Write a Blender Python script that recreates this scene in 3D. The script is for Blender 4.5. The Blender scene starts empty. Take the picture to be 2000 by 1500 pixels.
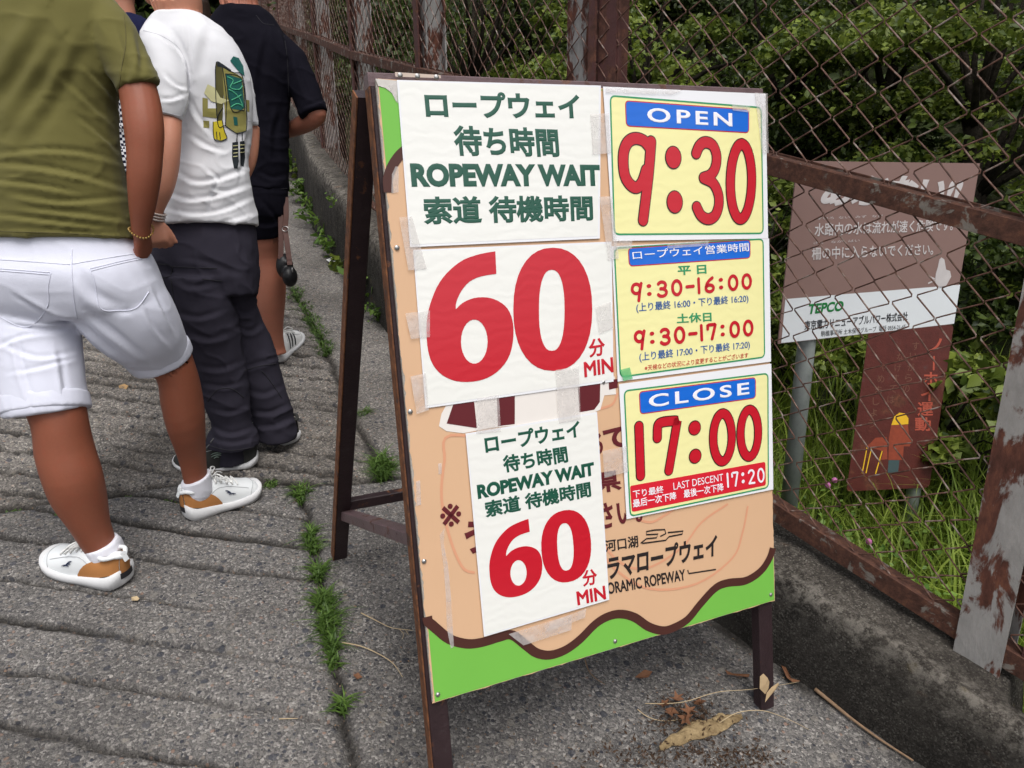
import bpy, math, random
import numpy as np
from mathutils import Vector, Matrix, noise
from mathutils.bvhtree import BVHTree
from mathutils.geometry import tessellate_polygon

sc = bpy.context.scene
COL = sc.collection
rng = np.random.default_rng(7)
random.seed(7)

# ------------------------------------------------------------------ camera
# A phone camera, 67 degrees wide, held at 1.52 m and tipped 17 degrees down.
F = 1450.0
CAM_Z = 1.5203
_down = np.array([50.0, 4750.0, 1450.0]); _down /= np.linalg.norm(_down)
_up = -_down
_fw = np.array([0, 0, 1.0]); _fw -= _up * (_fw @ _up); _fw /= np.linalg.norm(_fw)
_rt = np.cross(_fw, _up)
R = np.array([_rt, _fw, _up])                 # lens frame -> world
CAM = np.array([0, 0, CAM_Z])
cam = bpy.data.cameras.new('camera'); camo = bpy.data.objects.new('camera', cam); COL.objects.link(camo)
cam.sensor_width = 36.0; cam.lens = 36.0 * F / 2000.0; cam.clip_start = 0.05; cam.clip_end = 300
_m = Matrix.Identity(4)
for i in range(3):
    _m[i][0] = R[i][0]; _m[i][1] = -R[i][1]; _m[i][2] = -R[i][2]; _m[i][3] = CAM[i]
camo.matrix_world = _m
sc.camera = camo

# ------------------------------------------------------------------ daylight: bright overcast
w = bpy.data.worlds.new('World'); sc.world = w; w.use_nodes = True
nt = w.node_tree
SUN_EL, SUN_AZ = math.radians(64), math.radians(165)
sky = nt.nodes.new('ShaderNodeTexSky'); sky.sky_type = 'NISHITA'; sky.sun_disc = False
sky.sun_elevation = SUN_EL; sky.sun_rotation = SUN_AZ
sky.air_density = 1.0; sky.dust_density = 4.0; sky.ozone_density = 1.0
bg = nt.nodes['Background']; bg.inputs[1].default_value = 0.15
hs = nt.nodes.new('ShaderNodeHueSaturation'); hs.inputs['Saturation'].default_value = 0.25
nt.links.new(sky.outputs[0], hs.inputs['Color']); nt.links.new(hs.outputs[0], bg.inputs[0])
sl = bpy.data.lights.new('sun', 'SUN'); sl.energy = 1.5; sl.angle = math.radians(35); sl.color = (1.0, 0.97, 0.93)
so = bpy.data.objects.new('sun', sl); COL.objects.link(so)
# sun direction: azimuth measured from +Y towards +X
_sd = Vector((math.sin(SUN_AZ) * math.cos(SUN_EL), math.cos(SUN_AZ) * math.cos(SUN_EL), math.sin(SUN_EL)))
so.rotation_euler = _sd.to_track_quat('Z', 'Y').to_euler()
so.location = (0, 0, 12)
sc.view_settings.view_transform = 'Standard'; sc.view_settings.look = 'None'
sc.view_settings.gamma = 1.0; sc.view_settings.exposure = 0.43
sc.cycles.max_bounces = 6; sc.cycles.transparent_max_bounces = 12
sc.cycles.use_denoising = True

# ------------------------------------------------------------------ geometry helpers
def ray(u, v):
    return R @ np.array([(u - 1000) / F, (v - 750) / F, 1.0])
def at(u, v, depth):
    """a point at a given distance along the lens axis"""
    return CAM + ray(u, v) * depth
def project(P):
    q = (np.asarray(P) - CAM) @ R
    return np.stack([q[:, 0] / q[:, 2] * F + 1000, q[:, 1] / q[:, 2] * F + 750], 1), q[:, 2]
def road_z(x, y):
    return 0.1456 * y - 0.0731 * x
GN = np.array([0.0731, -0.1456, 1.0]); GN /= np.linalg.norm(GN)
def gpt(u, v, h=0.0):
    d = ray(u, v); k = (h / GN[2] * 1.0 - CAM_Z) / (d[2] - 0.1456 * d[1] + 0.0731 * d[0])
    return CAM + d * k
def on_vert(p0, p1, u, v):
    d = ray(u, v); e = np.asarray(p1) - np.asarray(p0); nn = np.array([e[1], -e[0]])
    return CAM + d * ((nn @ np.asarray(p0)) / (nn @ d[:2]))

class MB:
    """collects verts and faces"""
    def __init__(s): s.v = []; s.f = []; s.n = 0
    def add(s, V, Fs):
        V = [tuple(map(float, p)) for p in V]
        s.f += [tuple(int(i) + s.n for i in f) for f in Fs]; s.v += V; s.n += len(V); return s
    def box(s, c, ax, ay, az):
        """centre and three half-axis vectors"""
        c, ax, ay, az = map(np.asarray, (c, ax, ay, az))
        V = [c + i * ax + j * ay + k * az for i in (-1, 1) for j in (-1, 1) for k in (-1, 1)]
        Q = [(0, 1, 3, 2), (4, 6, 7, 5), (0, 4, 5, 1), (2, 3, 7, 6), (0, 2, 6, 4), (1, 5, 7, 3)]
        if np.dot(np.cross(ax, ay), az) < 0: Q = [q[::-1] for q in Q]
        return s.add(V, Q)
    def bar(s, a, b, u, wu, wv, bev=0.0):
        """rectangular bar a->b; u is a side direction, wu and wv full widths"""
        a, b, u = map(lambda q: np.asarray(q, float), (a, b, u))
        d = b - a; L = np.linalg.norm(d); d /= L
        u = u - d * (u @ d); u /= np.linalg.norm(u); vv = np.cross(d, u)
        bv = min(wu, wv) * 0.15 if bev == 0 else bev
        x, y = wu / 2, wv / 2
        prof = [(x - bv, -y), (x, -y + bv), (x, y - bv), (x - bv, y), (-x + bv, y), (-x, y - bv), (-x, -y + bv), (-x + bv, -y)]
        V = [a + u * p + vv * q for p, q in prof] + [b + u * p + vv * q for p, q in prof]
        Fq = [(i, (i + 1) % 8, 8 + (i + 1) % 8, 8 + i) for i in range(8)] + [tuple(range(8))[::-1], tuple(range(8, 16))]
        return s.add(V, Fq)
    def tube(s, P, rad, seg=8, cap=True):
        P = [np.asarray(p, float) for p in P]; n = len(P)
        if np.isscalar(rad): rad = [rad] * n
        T = [P[min(i + 1, n - 1)] - P[max(i - 1, 0)] for i in range(n)]
        T = [t / (np.linalg.norm(t) + 1e-12) for t in T]
        a = np.array([0, 0, 1.0]) if abs(T[0][2]) < 0.9 else np.array([1.0, 0, 0])
        u = np.cross(T[0], a); u /= np.linalg.norm(u); V = []
        for i in range(n):
            u = u - T[i] * (u @ T[i]); u /= np.linalg.norm(u); vv = np.cross(T[i], u)
            for k in range(seg):
                t = 2 * math.pi * k / seg
                V.append(P[i] + (u * math.cos(t) + vv * math.sin(t)) * rad[i])
        Fq = [(i * seg + k, i * seg + (k + 1) % seg, (i + 1) * seg + (k + 1) % seg, (i + 1) * seg + k) for i in range(n - 1) for k in range(seg)]
        if cap: Fq += [tuple(range(seg))[::-1], tuple(range((n - 1) * seg, n * seg))]
        return s.add(V, Fq)
    def loft(s, rings, cap=True):
        """rings: lists of points with the same count"""
        m = len(rings[0]); V = [p for r in rings for p in r]
        Fq = [(i * m + k, i * m + (k + 1) % m, (i + 1) * m + (k + 1) % m, (i + 1) * m + k) for i in range(len(rings) - 1) for k in range(m)]
        if cap: Fq += [tuple(range(m))[::-1], tuple(range((len(rings) - 1) * m, len(rings) * m))]
        return s.add(V, Fq)
    def ball(s, c, ax, ay, az, nu=16, nv=10):
        c, ax, ay, az = map(lambda q: np.asarray(q, float), (c, ax, ay, az))
        V = [c + az]
        for j in range(1, nv):
            p = math.pi * j / nv
            for i in range(nu):
                t = 2 * math.pi * i / nu
                V.append(c + az * math.cos(p) + (ax * math.cos(t) + ay * math.sin(t)) * math.sin(p))
        V.append(c - az); Fq = []
        for i in range(nu):
            Fq.append((0, 1 + i, 1 + (i + 1) % nu))
            for j in range(nv - 2):
                a = 1 + j * nu
                Fq.append((a + i, a + nu + i, a + nu + (i + 1) % nu, a + (i + 1) % nu))
            a = 1 + (nv - 2) * nu
            Fq.append((a + i, len(V) - 1, a + (i + 1) % nu))
        return s.add(V, Fq)
    def build(s, name, mat, parent=None, smooth=False):
        return link_mesh(name, s.v, s.f, mat, parent, smooth)

def link_mesh(name, V, Fs, mat, parent=None, smooth=False):
    me = bpy.data.meshes.new(name)
    me.from_pydata([tuple(map(float, p)) for p in V], [], [tuple(map(int, f)) for f in Fs]); me.update()
    return link_obj(name, me, mat, parent, smooth)
def link_obj(name, me, mat, parent=None, smooth=False):
    o = bpy.data.objects.new(name, me); COL.objects.link(o)
    for m in (mat if isinstance(mat, (list, tuple)) else [mat]): me.materials.append(m)
    if smooth: me.polygons.foreach_set('use_smooth', [True] * len(me.polygons))
    if parent is not None: attach(o, parent)
    return o
def wloc(o):
    p = Vector(o.location)
    while o.parent is not None:
        o = o.parent; p = p + Vector(o.location) if False else p
    return p
ORIG = {}
def attach(o, parent):
    """parent without moving: things are only ever translated when built"""
    o.parent = parent
    o.matrix_parent_inverse = Matrix.Translation(-Vector(ORIG.get(parent.name, (0, 0, 0))))
def thing(name, label, cat, loc=(0, 0, 0), group=None):
    o = bpy.data.objects.new(name, None); COL.objects.link(o)
    o.location = tuple(map(float, loc)); ORIG[o.name] = tuple(map(float, loc)); o.empty_display_size = 0.1
    return tag(o, label, cat, group)
def tag(o, label=None, cat=None, group=None, kind=None):
    if label: o['label'] = label
    if cat: o['category'] = cat
    if group: o['group'] = group
    if kind: o['kind'] = kind
    return o

def mesh_arrays(me):
    V = np.empty(len(me.vertices) * 3); me.vertices.foreach_get('co', V)
    return V.reshape(-1, 3), [tuple(p.vertices) for p in me.polygons]
def fuse(mb, voxel, smooth=8, dec=None):
    """one continuous closed surface out of overlapping closed shells"""
    me = bpy.data.meshes.new('tmp'); me.from_pydata(mb.v, [], mb.f); me.update()
    o = bpy.data.objects.new('tmp', me); COL.objects.link(o)
    m = o.modifiers.new('r', 'REMESH'); m.mode = 'VOXEL'; m.voxel_size = voxel; m.use_smooth_shade = True
    if smooth:
        k = o.modifiers.new('s', 'SMOOTH'); k.factor = 0.5; k.iterations = smooth
    dg = bpy.context.evaluated_depsgraph_get(); dg.update()
    r = bpy.data.meshes.new_from_object(o.evaluated_get(dg))
    bpy.data.objects.remove(o); bpy.data.meshes.remove(me)
    return r
def grid_mesh(name, P, mat, ni, nj, smooth=True, parent=None):
    """P: (ni*nj,3) array in row-major order"""
    me = bpy.data.meshes.new(name)
    i, j = np.meshgrid(np.arange(ni - 1), np.arange(nj - 1), indexing='ij')
    a = (i * nj + j).ravel(); Q = np.stack([a, a + nj, a + nj + 1, a + 1], 1)
    fast_mesh(me, P, Q); 
    return link_obj(name, me, mat, parent, smooth)
def fast_mesh(me, V, Q):
    V = np.asarray(V, float); Q = np.asarray(Q); k = Q.shape[1]
    me.vertices.add(len(V)); me.vertices.foreach_set('co', V.ravel())
    me.loops.add(Q.size); me.loops.foreach_set('vertex_index', Q.ravel().astype(np.int32))
    me.polygons.add(len(Q)); me.polygons.foreach_set('loop_start', np.arange(0, Q.size, k, dtype=np.int32))
    me.update(calc_edges=True); me.validate()

def vnoise(x, y, z=0.0, seed=0):
    """cheap value noise on numpy arrays, about -1..1"""
    def h(i, j, k):
        n = (i * 374761393 + j * 668265263 + k * 2147483647 + seed * 974634777) & 0xffffffff
        n = ((n ^ (n >> 13)) * 1274126177) & 0xffffffff
        return ((n ^ (n >> 16)) & 0xffff) / 32767.5 - 1
    x = np.asarray(x, float); y = np.asarray(y, float); z = np.asarray(z, float) + 0 * x
    xi, yi, zi = np.floor(x).astype(np.int64), np.floor(y).astype(np.int64), np.floor(z).astype(np.int64)
    fx, fy, fz = x - xi, y - yi, z - zi
    fx, fy, fz = [t * t * (3 - 2 * t) for t in (fx, fy, fz)]
    r = 0
    for a in (0, 1):
        for b in (0, 1):
            for c in (0, 1):
                r = r + h(xi + a, yi + b, zi + c) * (fx if a else 1 - fx) * (fy if b else 1 - fy) * (fz if c else 1 - fz)
    return r

# ------------------------------------------------------------------ materials
def srgb(r, g, b):
    f = lambda c: (c / 255 / 12.92) if c / 255 <= 0.04045 else ((c / 255 + 0.055) / 1.055) ** 2.4
    return (f(r), f(g), f(b))
class Nodes:
    def __init__(s, name):
        s.m = bpy.data.materials.new(name); s.m.use_nodes = True; s.t = s.m.node_tree
        s.b = s.t.nodes['Principled BSDF']; s.out = s.t.nodes['Material Output']
    def n(s, kind, **kw):
        x = s.t.nodes.new(kind)
        for k, v in kw.items():
            if k in x.inputs: x.inputs[k].default_value = v
            else: setattr(x, k, v)
        return x
    def l(s, a, b): s.t.links.new(a, b)
    def co(s, which='Object'):
        return s.n('ShaderNodeTexCoord').outputs[which]
    def noise(s, scale, detail=4, rough=0.55, vec=None, dist=0.0):
        x = s.n('ShaderNodeTexNoise', Scale=scale, Detail=detail, Roughness=rough, Distortion=dist)
        s.l(vec if vec is not None else s.co(), x.inputs['Vector']); return x.outputs['Fac']
    def vor(s, scale, vec=None, feature='F1', rand=1.0):
        x = s.n('ShaderNodeTexVoronoi'); x.feature = feature; x.inputs['Scale'].default_value = scale; x.inputs['Randomness'].default_value = rand
        s.l(vec if vec is not None else s.co(), x.inputs['Vector']); return x
    def ramp(s, fac, stops, interp='LINEAR'):
        x = s.n('ShaderNodeValToRGB'); x.color_ramp.interpolation = interp
        e = x.color_ramp.elements
        while len(e) < len(stops): e.new(0.5)
        for k, (p, c) in zip(e, stops):
            k.position = p; k.color = (*c, 1) if not np.isscalar(c) else (c, c, c, 1)
        s.l(fac, x.inputs[0]); return x.outputs[0]
    def mix(s, fac, a, b, mode='MIX'):
        x = s.n('ShaderNodeMix'); x.data_type = 'RGBA'; x.blend_type = mode
        for val, k in ((fac, 0), (a, 6), (b, 7)):
            if isinstance(val, bpy.types.NodeSocket): s.l(val, x.inputs[k])
            elif k == 0: x.inputs[0].default_value = val
            else: x.inputs[k].default_value = (*val, 1) if len(val) == 3 else val
        return x.outputs[2]
    def math(s, op, a, b=0.0):
        x = s.n('ShaderNodeMath'); x.operation = op
        for val, k in ((a, 0), (b, 1)):
            if isinstance(val, bpy.types.NodeSocket): s.l(val, x.inputs[k])
            else: x.inputs[k].default_value = val
        return x.outputs[0]
    def bump(s, h, strength=0.3, dist=0.01, prev=None):
        x = s.n('ShaderNodeBump', Strength=strength, Distance=dist); s.l(h, x.inputs['Height'])
        if prev is not None: s.l(prev, x.inputs['Normal'])
        return x.outputs[0]
    def done(s, base=None, rough=None, normal=None, spec=None, metal=None):
        for v, k in ((base, 'Base Color'), (rough, 'Roughness'), (normal, 'Normal'), (spec, 'Specular IOR Level'), (metal, 'Metallic')):
            if v is None: continue
            if isinstance(v, bpy.types.NodeSocket): s.l(v, s.b.inputs[k])
            elif k == 'Base Color': s.b.inputs[k].default_value = (*v, 1)
            else: s.b.inputs[k].default_value = v
        return s.m
def plain(name, c, rough=0.6, var=0.12, scale=30, spec=0.4, bump=0.0, bscale=400):
    N = Nodes(name); f = N.noise(scale)
    col = N.mix(f, tuple(x * (1 - var) for x in c), tuple(min(1, x * (1 + var)) for x in c))
    nb = N.bump(N.noise(bscale, 3), bump, 0.002) if bump else None
    return N.done(col, rough, nb, spec)
def cloth(name, c, var=0.08, weave=0.25, rough=0.9, big=6.0, scale=900):
    N = Nodes(name)
    f = N.noise(big, 5)
    col = N.mix(f, tuple(x * (1 - var) for x in c), tuple(min(1, x * (1 + var)) for x in c))
    col = N.mix(N.math('MULTIPLY', N.noise(1400, 2), 0.35), col, tuple(x * 0.72 for x in c))
    h = N.noise(scale, 2)
    nb = N.bump(h, weave, 0.0012)
    nb = N.bump(N.noise(14, 4), 0.25, 0.006, nb)
    N.b.inputs['Sheen Weight'].default_value = 0.10 if max(c) > 0.05 else 0.0
    return N.done(col, rough, nb, 0.2 if max(c) > 0.05 else 0.08)
def rusty(name, paint, rust=(0.10, 0.042, 0.025), cover=0.5, scale=9, rough=0.75, zs=1.0):
    N = Nodes(name); v = N.co(); mpp = N.n('ShaderNodeMapping'); mpp.inputs['Scale'].default_value = (1, 1, zs); N.l(v, mpp.inputs[0]); v = mpp.outputs[0]
    big = N.noise(scale, 8, 0.62, v, 0.4)
    mask = N.ramp(big, [(cover - 0.03, 0.0), (cover + 0.02, 1.0)])
    rc = N.ramp(N.noise(45, 6, 0.7, v), [(0.25, tuple(x * 0.35 for x in rust)), (0.5, rust), (0.72, (rust[0] * 1.9, rust[1] * 1.9, rust[2] * 1.6))])
    pc = N.ramp(N.noise(22, 6, 0.7, v), [(0.3, tuple(x * 0.72 for x in paint)), (0.6, paint), (0.78, tuple(x * 0.55 + 0.03 for x in paint))])
    col = N.mix(mask, pc, rc)
    nb = N.bump(N.noise(120, 5, 0.7, v), 0.5, 0.003)
    nb = N.bump(mask, -0.5, 0.002, nb)
    return N.done(col, N.math('ADD', N.math('MULTIPLY', mask, 0.2), rough - 0.1), nb, 0.3)
def skin(name, c):
    N = Nodes(name)
    f = N.noise(9, 5, 0.6)
    col = N.mix(f, tuple(x * 0.76 for x in c), (min(1, c[0] * 1.2), c[1] * 1.2, c[2] * 1.2))
    col = N.mix(N.ramp(N.noise(30, 6, 0.7, None, 1.0), [(0.52, 0.0), (0.72, 0.4)]), col, (c[0] * 1.12, c[1] * 0.84, c[2] * 0.84))
    col = N.mix(N.math('MULTIPLY', N.noise(160, 3), 0.28), col, (c[0] * 0.7, c[1] * 0.55, c[2] * 0.5))
    N.b.inputs['Subsurface Weight'].default_value = 0.12
    N.b.inputs['Subsurface Radius'].default_value = (0.01, 0.004, 0.002); N.b.inputs['Subsurface Scale'].default_value = 0.6
    return N.done(col, 0.52, N.bump(N.noise(380, 4), 0.16, 0.0015), 0.35)
def leafmat(name, dark, light, trans=0.35, rough=0.5):
    N = Nodes(name)
    g = N.n('ShaderNodeNewGeometry').outputs['Random Per Island']
    col = N.ramp(g, [(0.0, dark), (0.55, tuple((a + b) / 2 for a, b in zip(dark, light))), (1.0, light)])
    big = N.noise(1.6, 3)
    col = N.mix(N.ramp(big, [(0.35, 0.0), (0.65, 0.55)]), col, tuple(x * 0.55 for x in dark))
    N.done(col, rough, None, 0.35)
    tr = N.n('ShaderNodeBsdfTranslucent'); N.l(col, tr.inputs['Color'])
    ms = N.n('ShaderNodeMixShader'); ms.inputs[0].default_value = trans
    N.l(N.b.outputs[0], ms.inputs[1]); N.l(tr.outputs[0], ms.inputs[2]); N.l(ms.outputs[0], N.out.inputs[0])
    return N.m
# ================================================================== the road
# Plan of the foot of the wall that carries the fence, from the near right up the slope to the far left.
WALL = np.array([(2.9, -0.9), (1.6, 0.655), (0.9464, 1.4364), (0.5851, 1.8679), (0.10, 2.56), (-0.6399, 3.8673), (-1.0464, 4.7955), (-1.558, 6.008), (-2.0739, 7.6489), (-2.6534, 9.2689), (-3.9, 12.4), (-6.0, 17.0)])
def poly_side(P, x, y):
    """signed distance to the open polyline P: positive to its right when walking from first to last"""
    best = np.full(np.shape(x), 1e9); sgn = np.zeros(np.shape(x)); run = np.zeros(np.shape(x)); acc = 0
    for a, b in zip(P[:-1], P[1:]):
        d = b - a; L = np.hypot(*d)
        t = np.clip(((x - a[0]) * d[0] + (y - a[1]) * d[1]) / L ** 2, 0, 1)
        px, py = x - a[0] - t * d[0], y - a[1] - t * d[1]
        r = np.hypot(px, py); k = r < best
        best = np.where(k, r, best); sgn = np.where(k, np.sign(d[1] * px - d[0] * py), sgn); run = np.where(k, acc + t * L, run); acc += L
    return best * sgn, run

JL = np.array([(0.1, 0.2), (-0.20, 0.88), (-0.363, 1.335), (-0.52, 1.78), (-0.696, 2.274), (-0.80, 2.46)])      # joint of the near slab
JU = np.array([(-0.47, 2.53), (-0.66, 2.93), (-0.921, 3.602), (-1.359, 4.584), (-1.9, 6.0), (-3.4, 9.5)])        # joint of the upper slab
TJ = np.array([(-4.0, 1.55), (-2.4, 2.02), (-1.66, 2.19), (-1.33, 2.32), (-1.05, 2.45), (-0.78, 2.447), (-0.58, 2.47), (-0.38, 2.54), (-0.10, 2.58), (0.12, 2.6)])
E1 = np.array([math.cos(math.radians(-7)), math.sin(math.radians(-7))]); E2 = np.array([-E1[1], E1[0]])
def axis(*segs):
    out = []
    for a, b, st in segs: out += list(np.arange(a, b, st))
    return np.array(out + [segs[-1][1]])
S = axis((-14, -3.2, 0.6), (-3.2, -2.3, 0.05), (-2.3, 1.3, 0.016), (1.3, 2.2, 0.06), (2.2, 4, 0.4))
T = axis((-3, 0.75, 0.3), (0.75, 2.75, 0.0042), (2.75, 4.3, 0.007), (4.3, 6.5, 0.03), (6.5, 26, 0.6))
sg, tg = np.meshgrid(S, T, indexing='ij')
X = sg * E1[0] + tg * E2[0]; Y = sg * E1[1] + tg * E2[1]
Z = road_z(X, Y)
dl, _ = poly_side(JL, X, Y); du, _ = poly_side(JU, X, Y); dt, _ = poly_side(TJ, X, Y)
upper = dt < 0                                     # beyond the cross joint
front_left = (~upper) & (dl < -0.012)
upper_left = upper & (du < -0.012)
tt = tg + 0.010 * vnoise(X * 3.3, Y * 3.3, 0, 1) + 0.006 * vnoise(X * 17, Y * 17, 0, 2) + 0.004 * vnoise(X * 60, Y * 60, 0, 3)
def ledge(t, spacing, phase, depth, wid):
    k = (t - phase) / spacing; fr = k - np.floor(k); d = fr * spacing
    gv = np.exp(-(np.minimum(d, spacing - d) / wid) ** 2)
    return -depth * gv + depth * 0.55 * (1 - fr), np.floor(k)
g1, k1 = ledge(tt, 0.152, 0.02, 0.020, 0.0075)
amp1 = 0.55 + 0.6 * vnoise(k1 * 3.7, X * 1.6, 0, 5)
g2, k2 = ledge(tt + 0.035 * sg * (tg > 2.9), 0.118, 0.05, 0.020, 0.008)
amp2 = 0.8 + 0.6 * vnoise(k2 * 2.1, X * 2.5, 0, 6)
edge1 = np.clip(-dl / 0.10, 0, 1); edge2 = np.clip(-du / 0.08, 0, 1)
Z = Z + np.where(front_left, g1 * np.clip(amp1, 0.15, 1.2) * edge1, 0) + np.where(upper_left, g2 * np.clip(amp2, 0.2, 1.4) * edge2, 0)
Z = Z + np.where(upper_left, 0.008 * vnoise(X * 26, Y * 40, 0, 8) + 0.008 * vnoise(X * 60, Y * 75, 0, 9), 0.0012 * vnoise(X * 50, Y * 50, 0, 10))
wob = 0.006 * vnoise(X * 14, Y * 14, 0, 11) + 0.004 * vnoise(X * 45, Y * 45, 0, 12)
for d_, msk, wd, dp in ((dl, ~upper, 0.011, 0.022), (du, upper, 0.013, 0.02), (dt, X < 0.4, 0.013, 0.022)):
    Z = Z - np.where(msk, dp * np.exp(-((d_ + wob) / wd) ** 2), 0)
Z = Z + 0.004 * vnoise(X * 2.3, Y * 2.3, 0, 13)
wd_, _ = poly_side(WALL, X, Y)
Z = np.where(wd_ > 0.10, Z - np.clip((wd_ - 0.10) * 3, 0, 1.6), Z)       # the slab ends under the wall

N = Nodes('exposed_aggregate'); v = N.co()
wv = N.n('ShaderNodeMix'); wv.data_type = 'VECTOR'; wv.inputs[0].default_value = 0.012
nz = N.n('ShaderNodeTexNoise', Scale=38.0, Detail=3.0); N.l(v, nz.inputs['Vector']); N.l(v, wv.inputs[4]); N.l(nz.outputs['Color'], wv.inputs[5])
vv = wv.outputs[1]
small = N.vor(185, vv); mid = N.vor(88, vv); bigv = N.vor(36, vv)
def sep(c):
    x = N.n('ShaderNodeSeparateColor'); N.l(c, x.inputs[0]); return x.outputs
fine = N.ramp(sep(small.outputs['Color'])[0], [(0.0, (0.018, 0.018, 0.022)), (0.3, (0.055, 0.054, 0.055)), (0.6, (0.115, 0.111, 0.106)), (0.85, (0.20, 0.19, 0.178)), (1.0, (0.40, 0.385, 0.36))])
sand = N.ramp(N.noise(420, 4, 0.75, v), [(0.35, (0.030, 0.029, 0.028)), (0.5, (0.105, 0.10, 0.096)), (0.66, (0.28, 0.265, 0.245))])
c0 = N.mix(0.5, fine, sand)
mm = sep(mid.outputs['Color'])
stone = N.ramp(mm[1], [(0.0, (0.018, 0.021, 0.030)), (0.25, (0.045, 0.048, 0.058)), (0.5, (0.13, 0.125, 0.118)), (0.8, (0.175, 0.16, 0.14)), (0.97, (0.20, 0.13, 0.10)), (1.0, (0.42, 0.40, 0.37))])
mmask = N.math('MULTIPLY', N.ramp(mm[0], [(0.60, 0.0), (0.62, 1.0)]), N.ramp(mid.outputs['Distance'], [(0.36, 1.0), (0.46, 0.0)]))
c1 = N.mix(N.math('MULTIPLY', mmask, 0.85), c0, stone)
bb = sep(bigv.outputs['Color'])
bst = N.ramp(bb[1], [(0.0, (0.024, 0.028, 0.040)), (0.4, (0.055, 0.058, 0.068)), (0.75, (0.15, 0.14, 0.125)), (1.0, (0.22, 0.205, 0.18))])
bmask = N.math('MULTIPLY', N.ramp(bb[0], [(0.75, 0.0), (0.77, 1.0)]), N.ramp(bigv.outputs['Distance'], [(0.30, 1.0), (0.40, 0.0)]))
c2 = N.mix(N.math('MULTIPLY', bmask, 0.75), c1, bst)
stain = N.ramp(N.noise(1.7, 6, 0.6, v), [(0.32, (0.72, 0.685, 0.665)), (0.52, (1.10, 1.06, 1.05)), (0.72, (1.34, 1.29, 1.27))])
c3 = N.mix(1.0, c2, stain, 'MULTIPLY')
ol = N.n('ShaderNodeAttribute'); ol.attribute_name = 'old_slab'
c3 = N.mix(ol.outputs['Fac'], N.mix(1.0, c3, (1.32, 1.345, 1.35), 'MULTIPLY'), N.mix(1.0, c3, (1.60, 1.585, 1.52), 'MULTIPLY'))
patch_ = N.ramp(N.noise(0.9, 5, 0.65, v, 0.6), [(0.44, 0.0), (0.60, 0.35)])
c3 = N.mix(patch_, c3, N.mix(1.0, c3, (0.62, 0.60, 0.58), 'MULTIPLY'))
# soil gathered in the grooves and joints, kept as a vertex mask of where the slab is low
at_ = N.n('ShaderNodeAttribute'); at_.attribute_name = 'soil'
c4 = N.mix(at_.outputs['Fac'], c3, N.ramp(N.noise(140, 5, 0.7, v), [(0.35, (0.010, 0.0085, 0.007)), (0.6, (0.030, 0.026, 0.022)), (0.75, (0.075, 0.055, 0.042))]))
h = N.math('ADD', N.math('MULTIPLY', N.math('SUBTRACT', 0.5, small.outputs['Distance']), 0.5), N.math('MULTIPLY', N.noise(420, 4, 0.75, v), 0.8))
h = N.math('ADD', h, N.math('MULTIPLY', mmask, 0.5)); h = N.math('ADD', h, N.math('MULTIPLY', bmask, 0.5))
nb = N.bump(h, 1.0, 0.006)
ground_mat = N.done(c4, 0.88, nb, 0.25)
road = grid_mesh('road', np.stack([X.ravel(), Y.ravel(), Z.ravel()], 1), ground_mat, len(S), len(T))
tag(road, kind='structure')
low = np.maximum.reduce([np.where(~upper, np.exp(-((dl + wob) / 0.013) ** 2), 0), np.where(upper, np.exp(-((du + wob) / 0.018) ** 2), 0), np.exp(-((dt + wob) / 0.016) ** 2) * (X < 0.4)])
low = np.maximum(low, 1.0 * np.where(front_left, np.exp(-(np.minimum((tt - 0.02) % 0.152, 0.152 - (tt - 0.02) % 0.152) / 0.009) ** 2), 0) * np.clip(amp1, 0, 1))
low = np.maximum(low, 0.9 * np.where(upper_left, np.exp(-(np.minimum((tt + 0.035 * sg * (tg > 2.9) - 0.05) % 0.118, 0.118 - (tt + 0.035 * sg * (tg > 2.9) - 0.05) % 0.118) / 0.010) ** 2), 0) * np.clip(amp2, 0, 1))
low = np.maximum(low, np.exp(-(np.abs(wd_ + 0.015) / 0.03) ** 2) * np.clip(0.6 + 0.7 * vnoise(X * 11, Y * 11, 0, 14), 0, 1))
at = road.data.attributes.new('soil', 'FLOAT', 'POINT'); at.data.foreach_set('value', np.clip(low, 0, 1).ravel())
at = road.data.attributes.new('old_slab', 'FLOAT', 'POINT'); at.data.foreach_set('value', np.clip(-dt / 0.03 + 0.5, 0, 1).ravel() * np.where(du < 0.02, 1.0, 0.55).ravel())
del at
def at(u, v, depth):
    return CAM + ray(u, v) * depth

# ================================================================== the wall under the fence
_, RUN = poly_side(WALL, WALL[:, 0], WALL[:, 1])
_seg = np.hypot(*(WALL[1:] - WALL[:-1]).T); WCUM = np.concatenate([[0], np.cumsum(_seg)])
def wall_at(r):
    i = int(np.clip(np.searchsorted(WCUM, r) - 1, 0, len(WALL) - 2)); d = WALL[i + 1] - WALL[i]; L = np.hypot(*d)
    p = WALL[i] + d * (r - WCUM[i]) / L
    # blend the outward normal near the corners
    def nn(k):
        k = int(np.clip(k, 0, len(WALL) - 2)); e = WALL[k + 1] - WALL[k]; e = e / np.hypot(*e); return np.array([e[1], -e[0]])
    f = (r - WCUM[i]) / L
    n_ = nn(i)
    if f < 0.3: n_ = nn(i) * (0.5 + f / 0.6) + nn(i - 1) * (0.5 - f / 0.6)
    elif f > 0.7: n_ = nn(i) * (0.5 + (1 - f) / 0.6) + nn(i + 1) * (0.5 - (1 - f) / 0.6)
    return p, n_ / np.hypot(*n_)
R0 = WCUM[3]
def wall_top(r):
    """height of the wall's top edge along its run"""
    return 0.479 + (0.231 if r > R0 else 0.184) * (r - R0) + 0.006 * math.sin(r * 2.1)
rs = np.arange(0.2, WCUM[-1] - 0.1, 0.02)
rows = []
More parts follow.
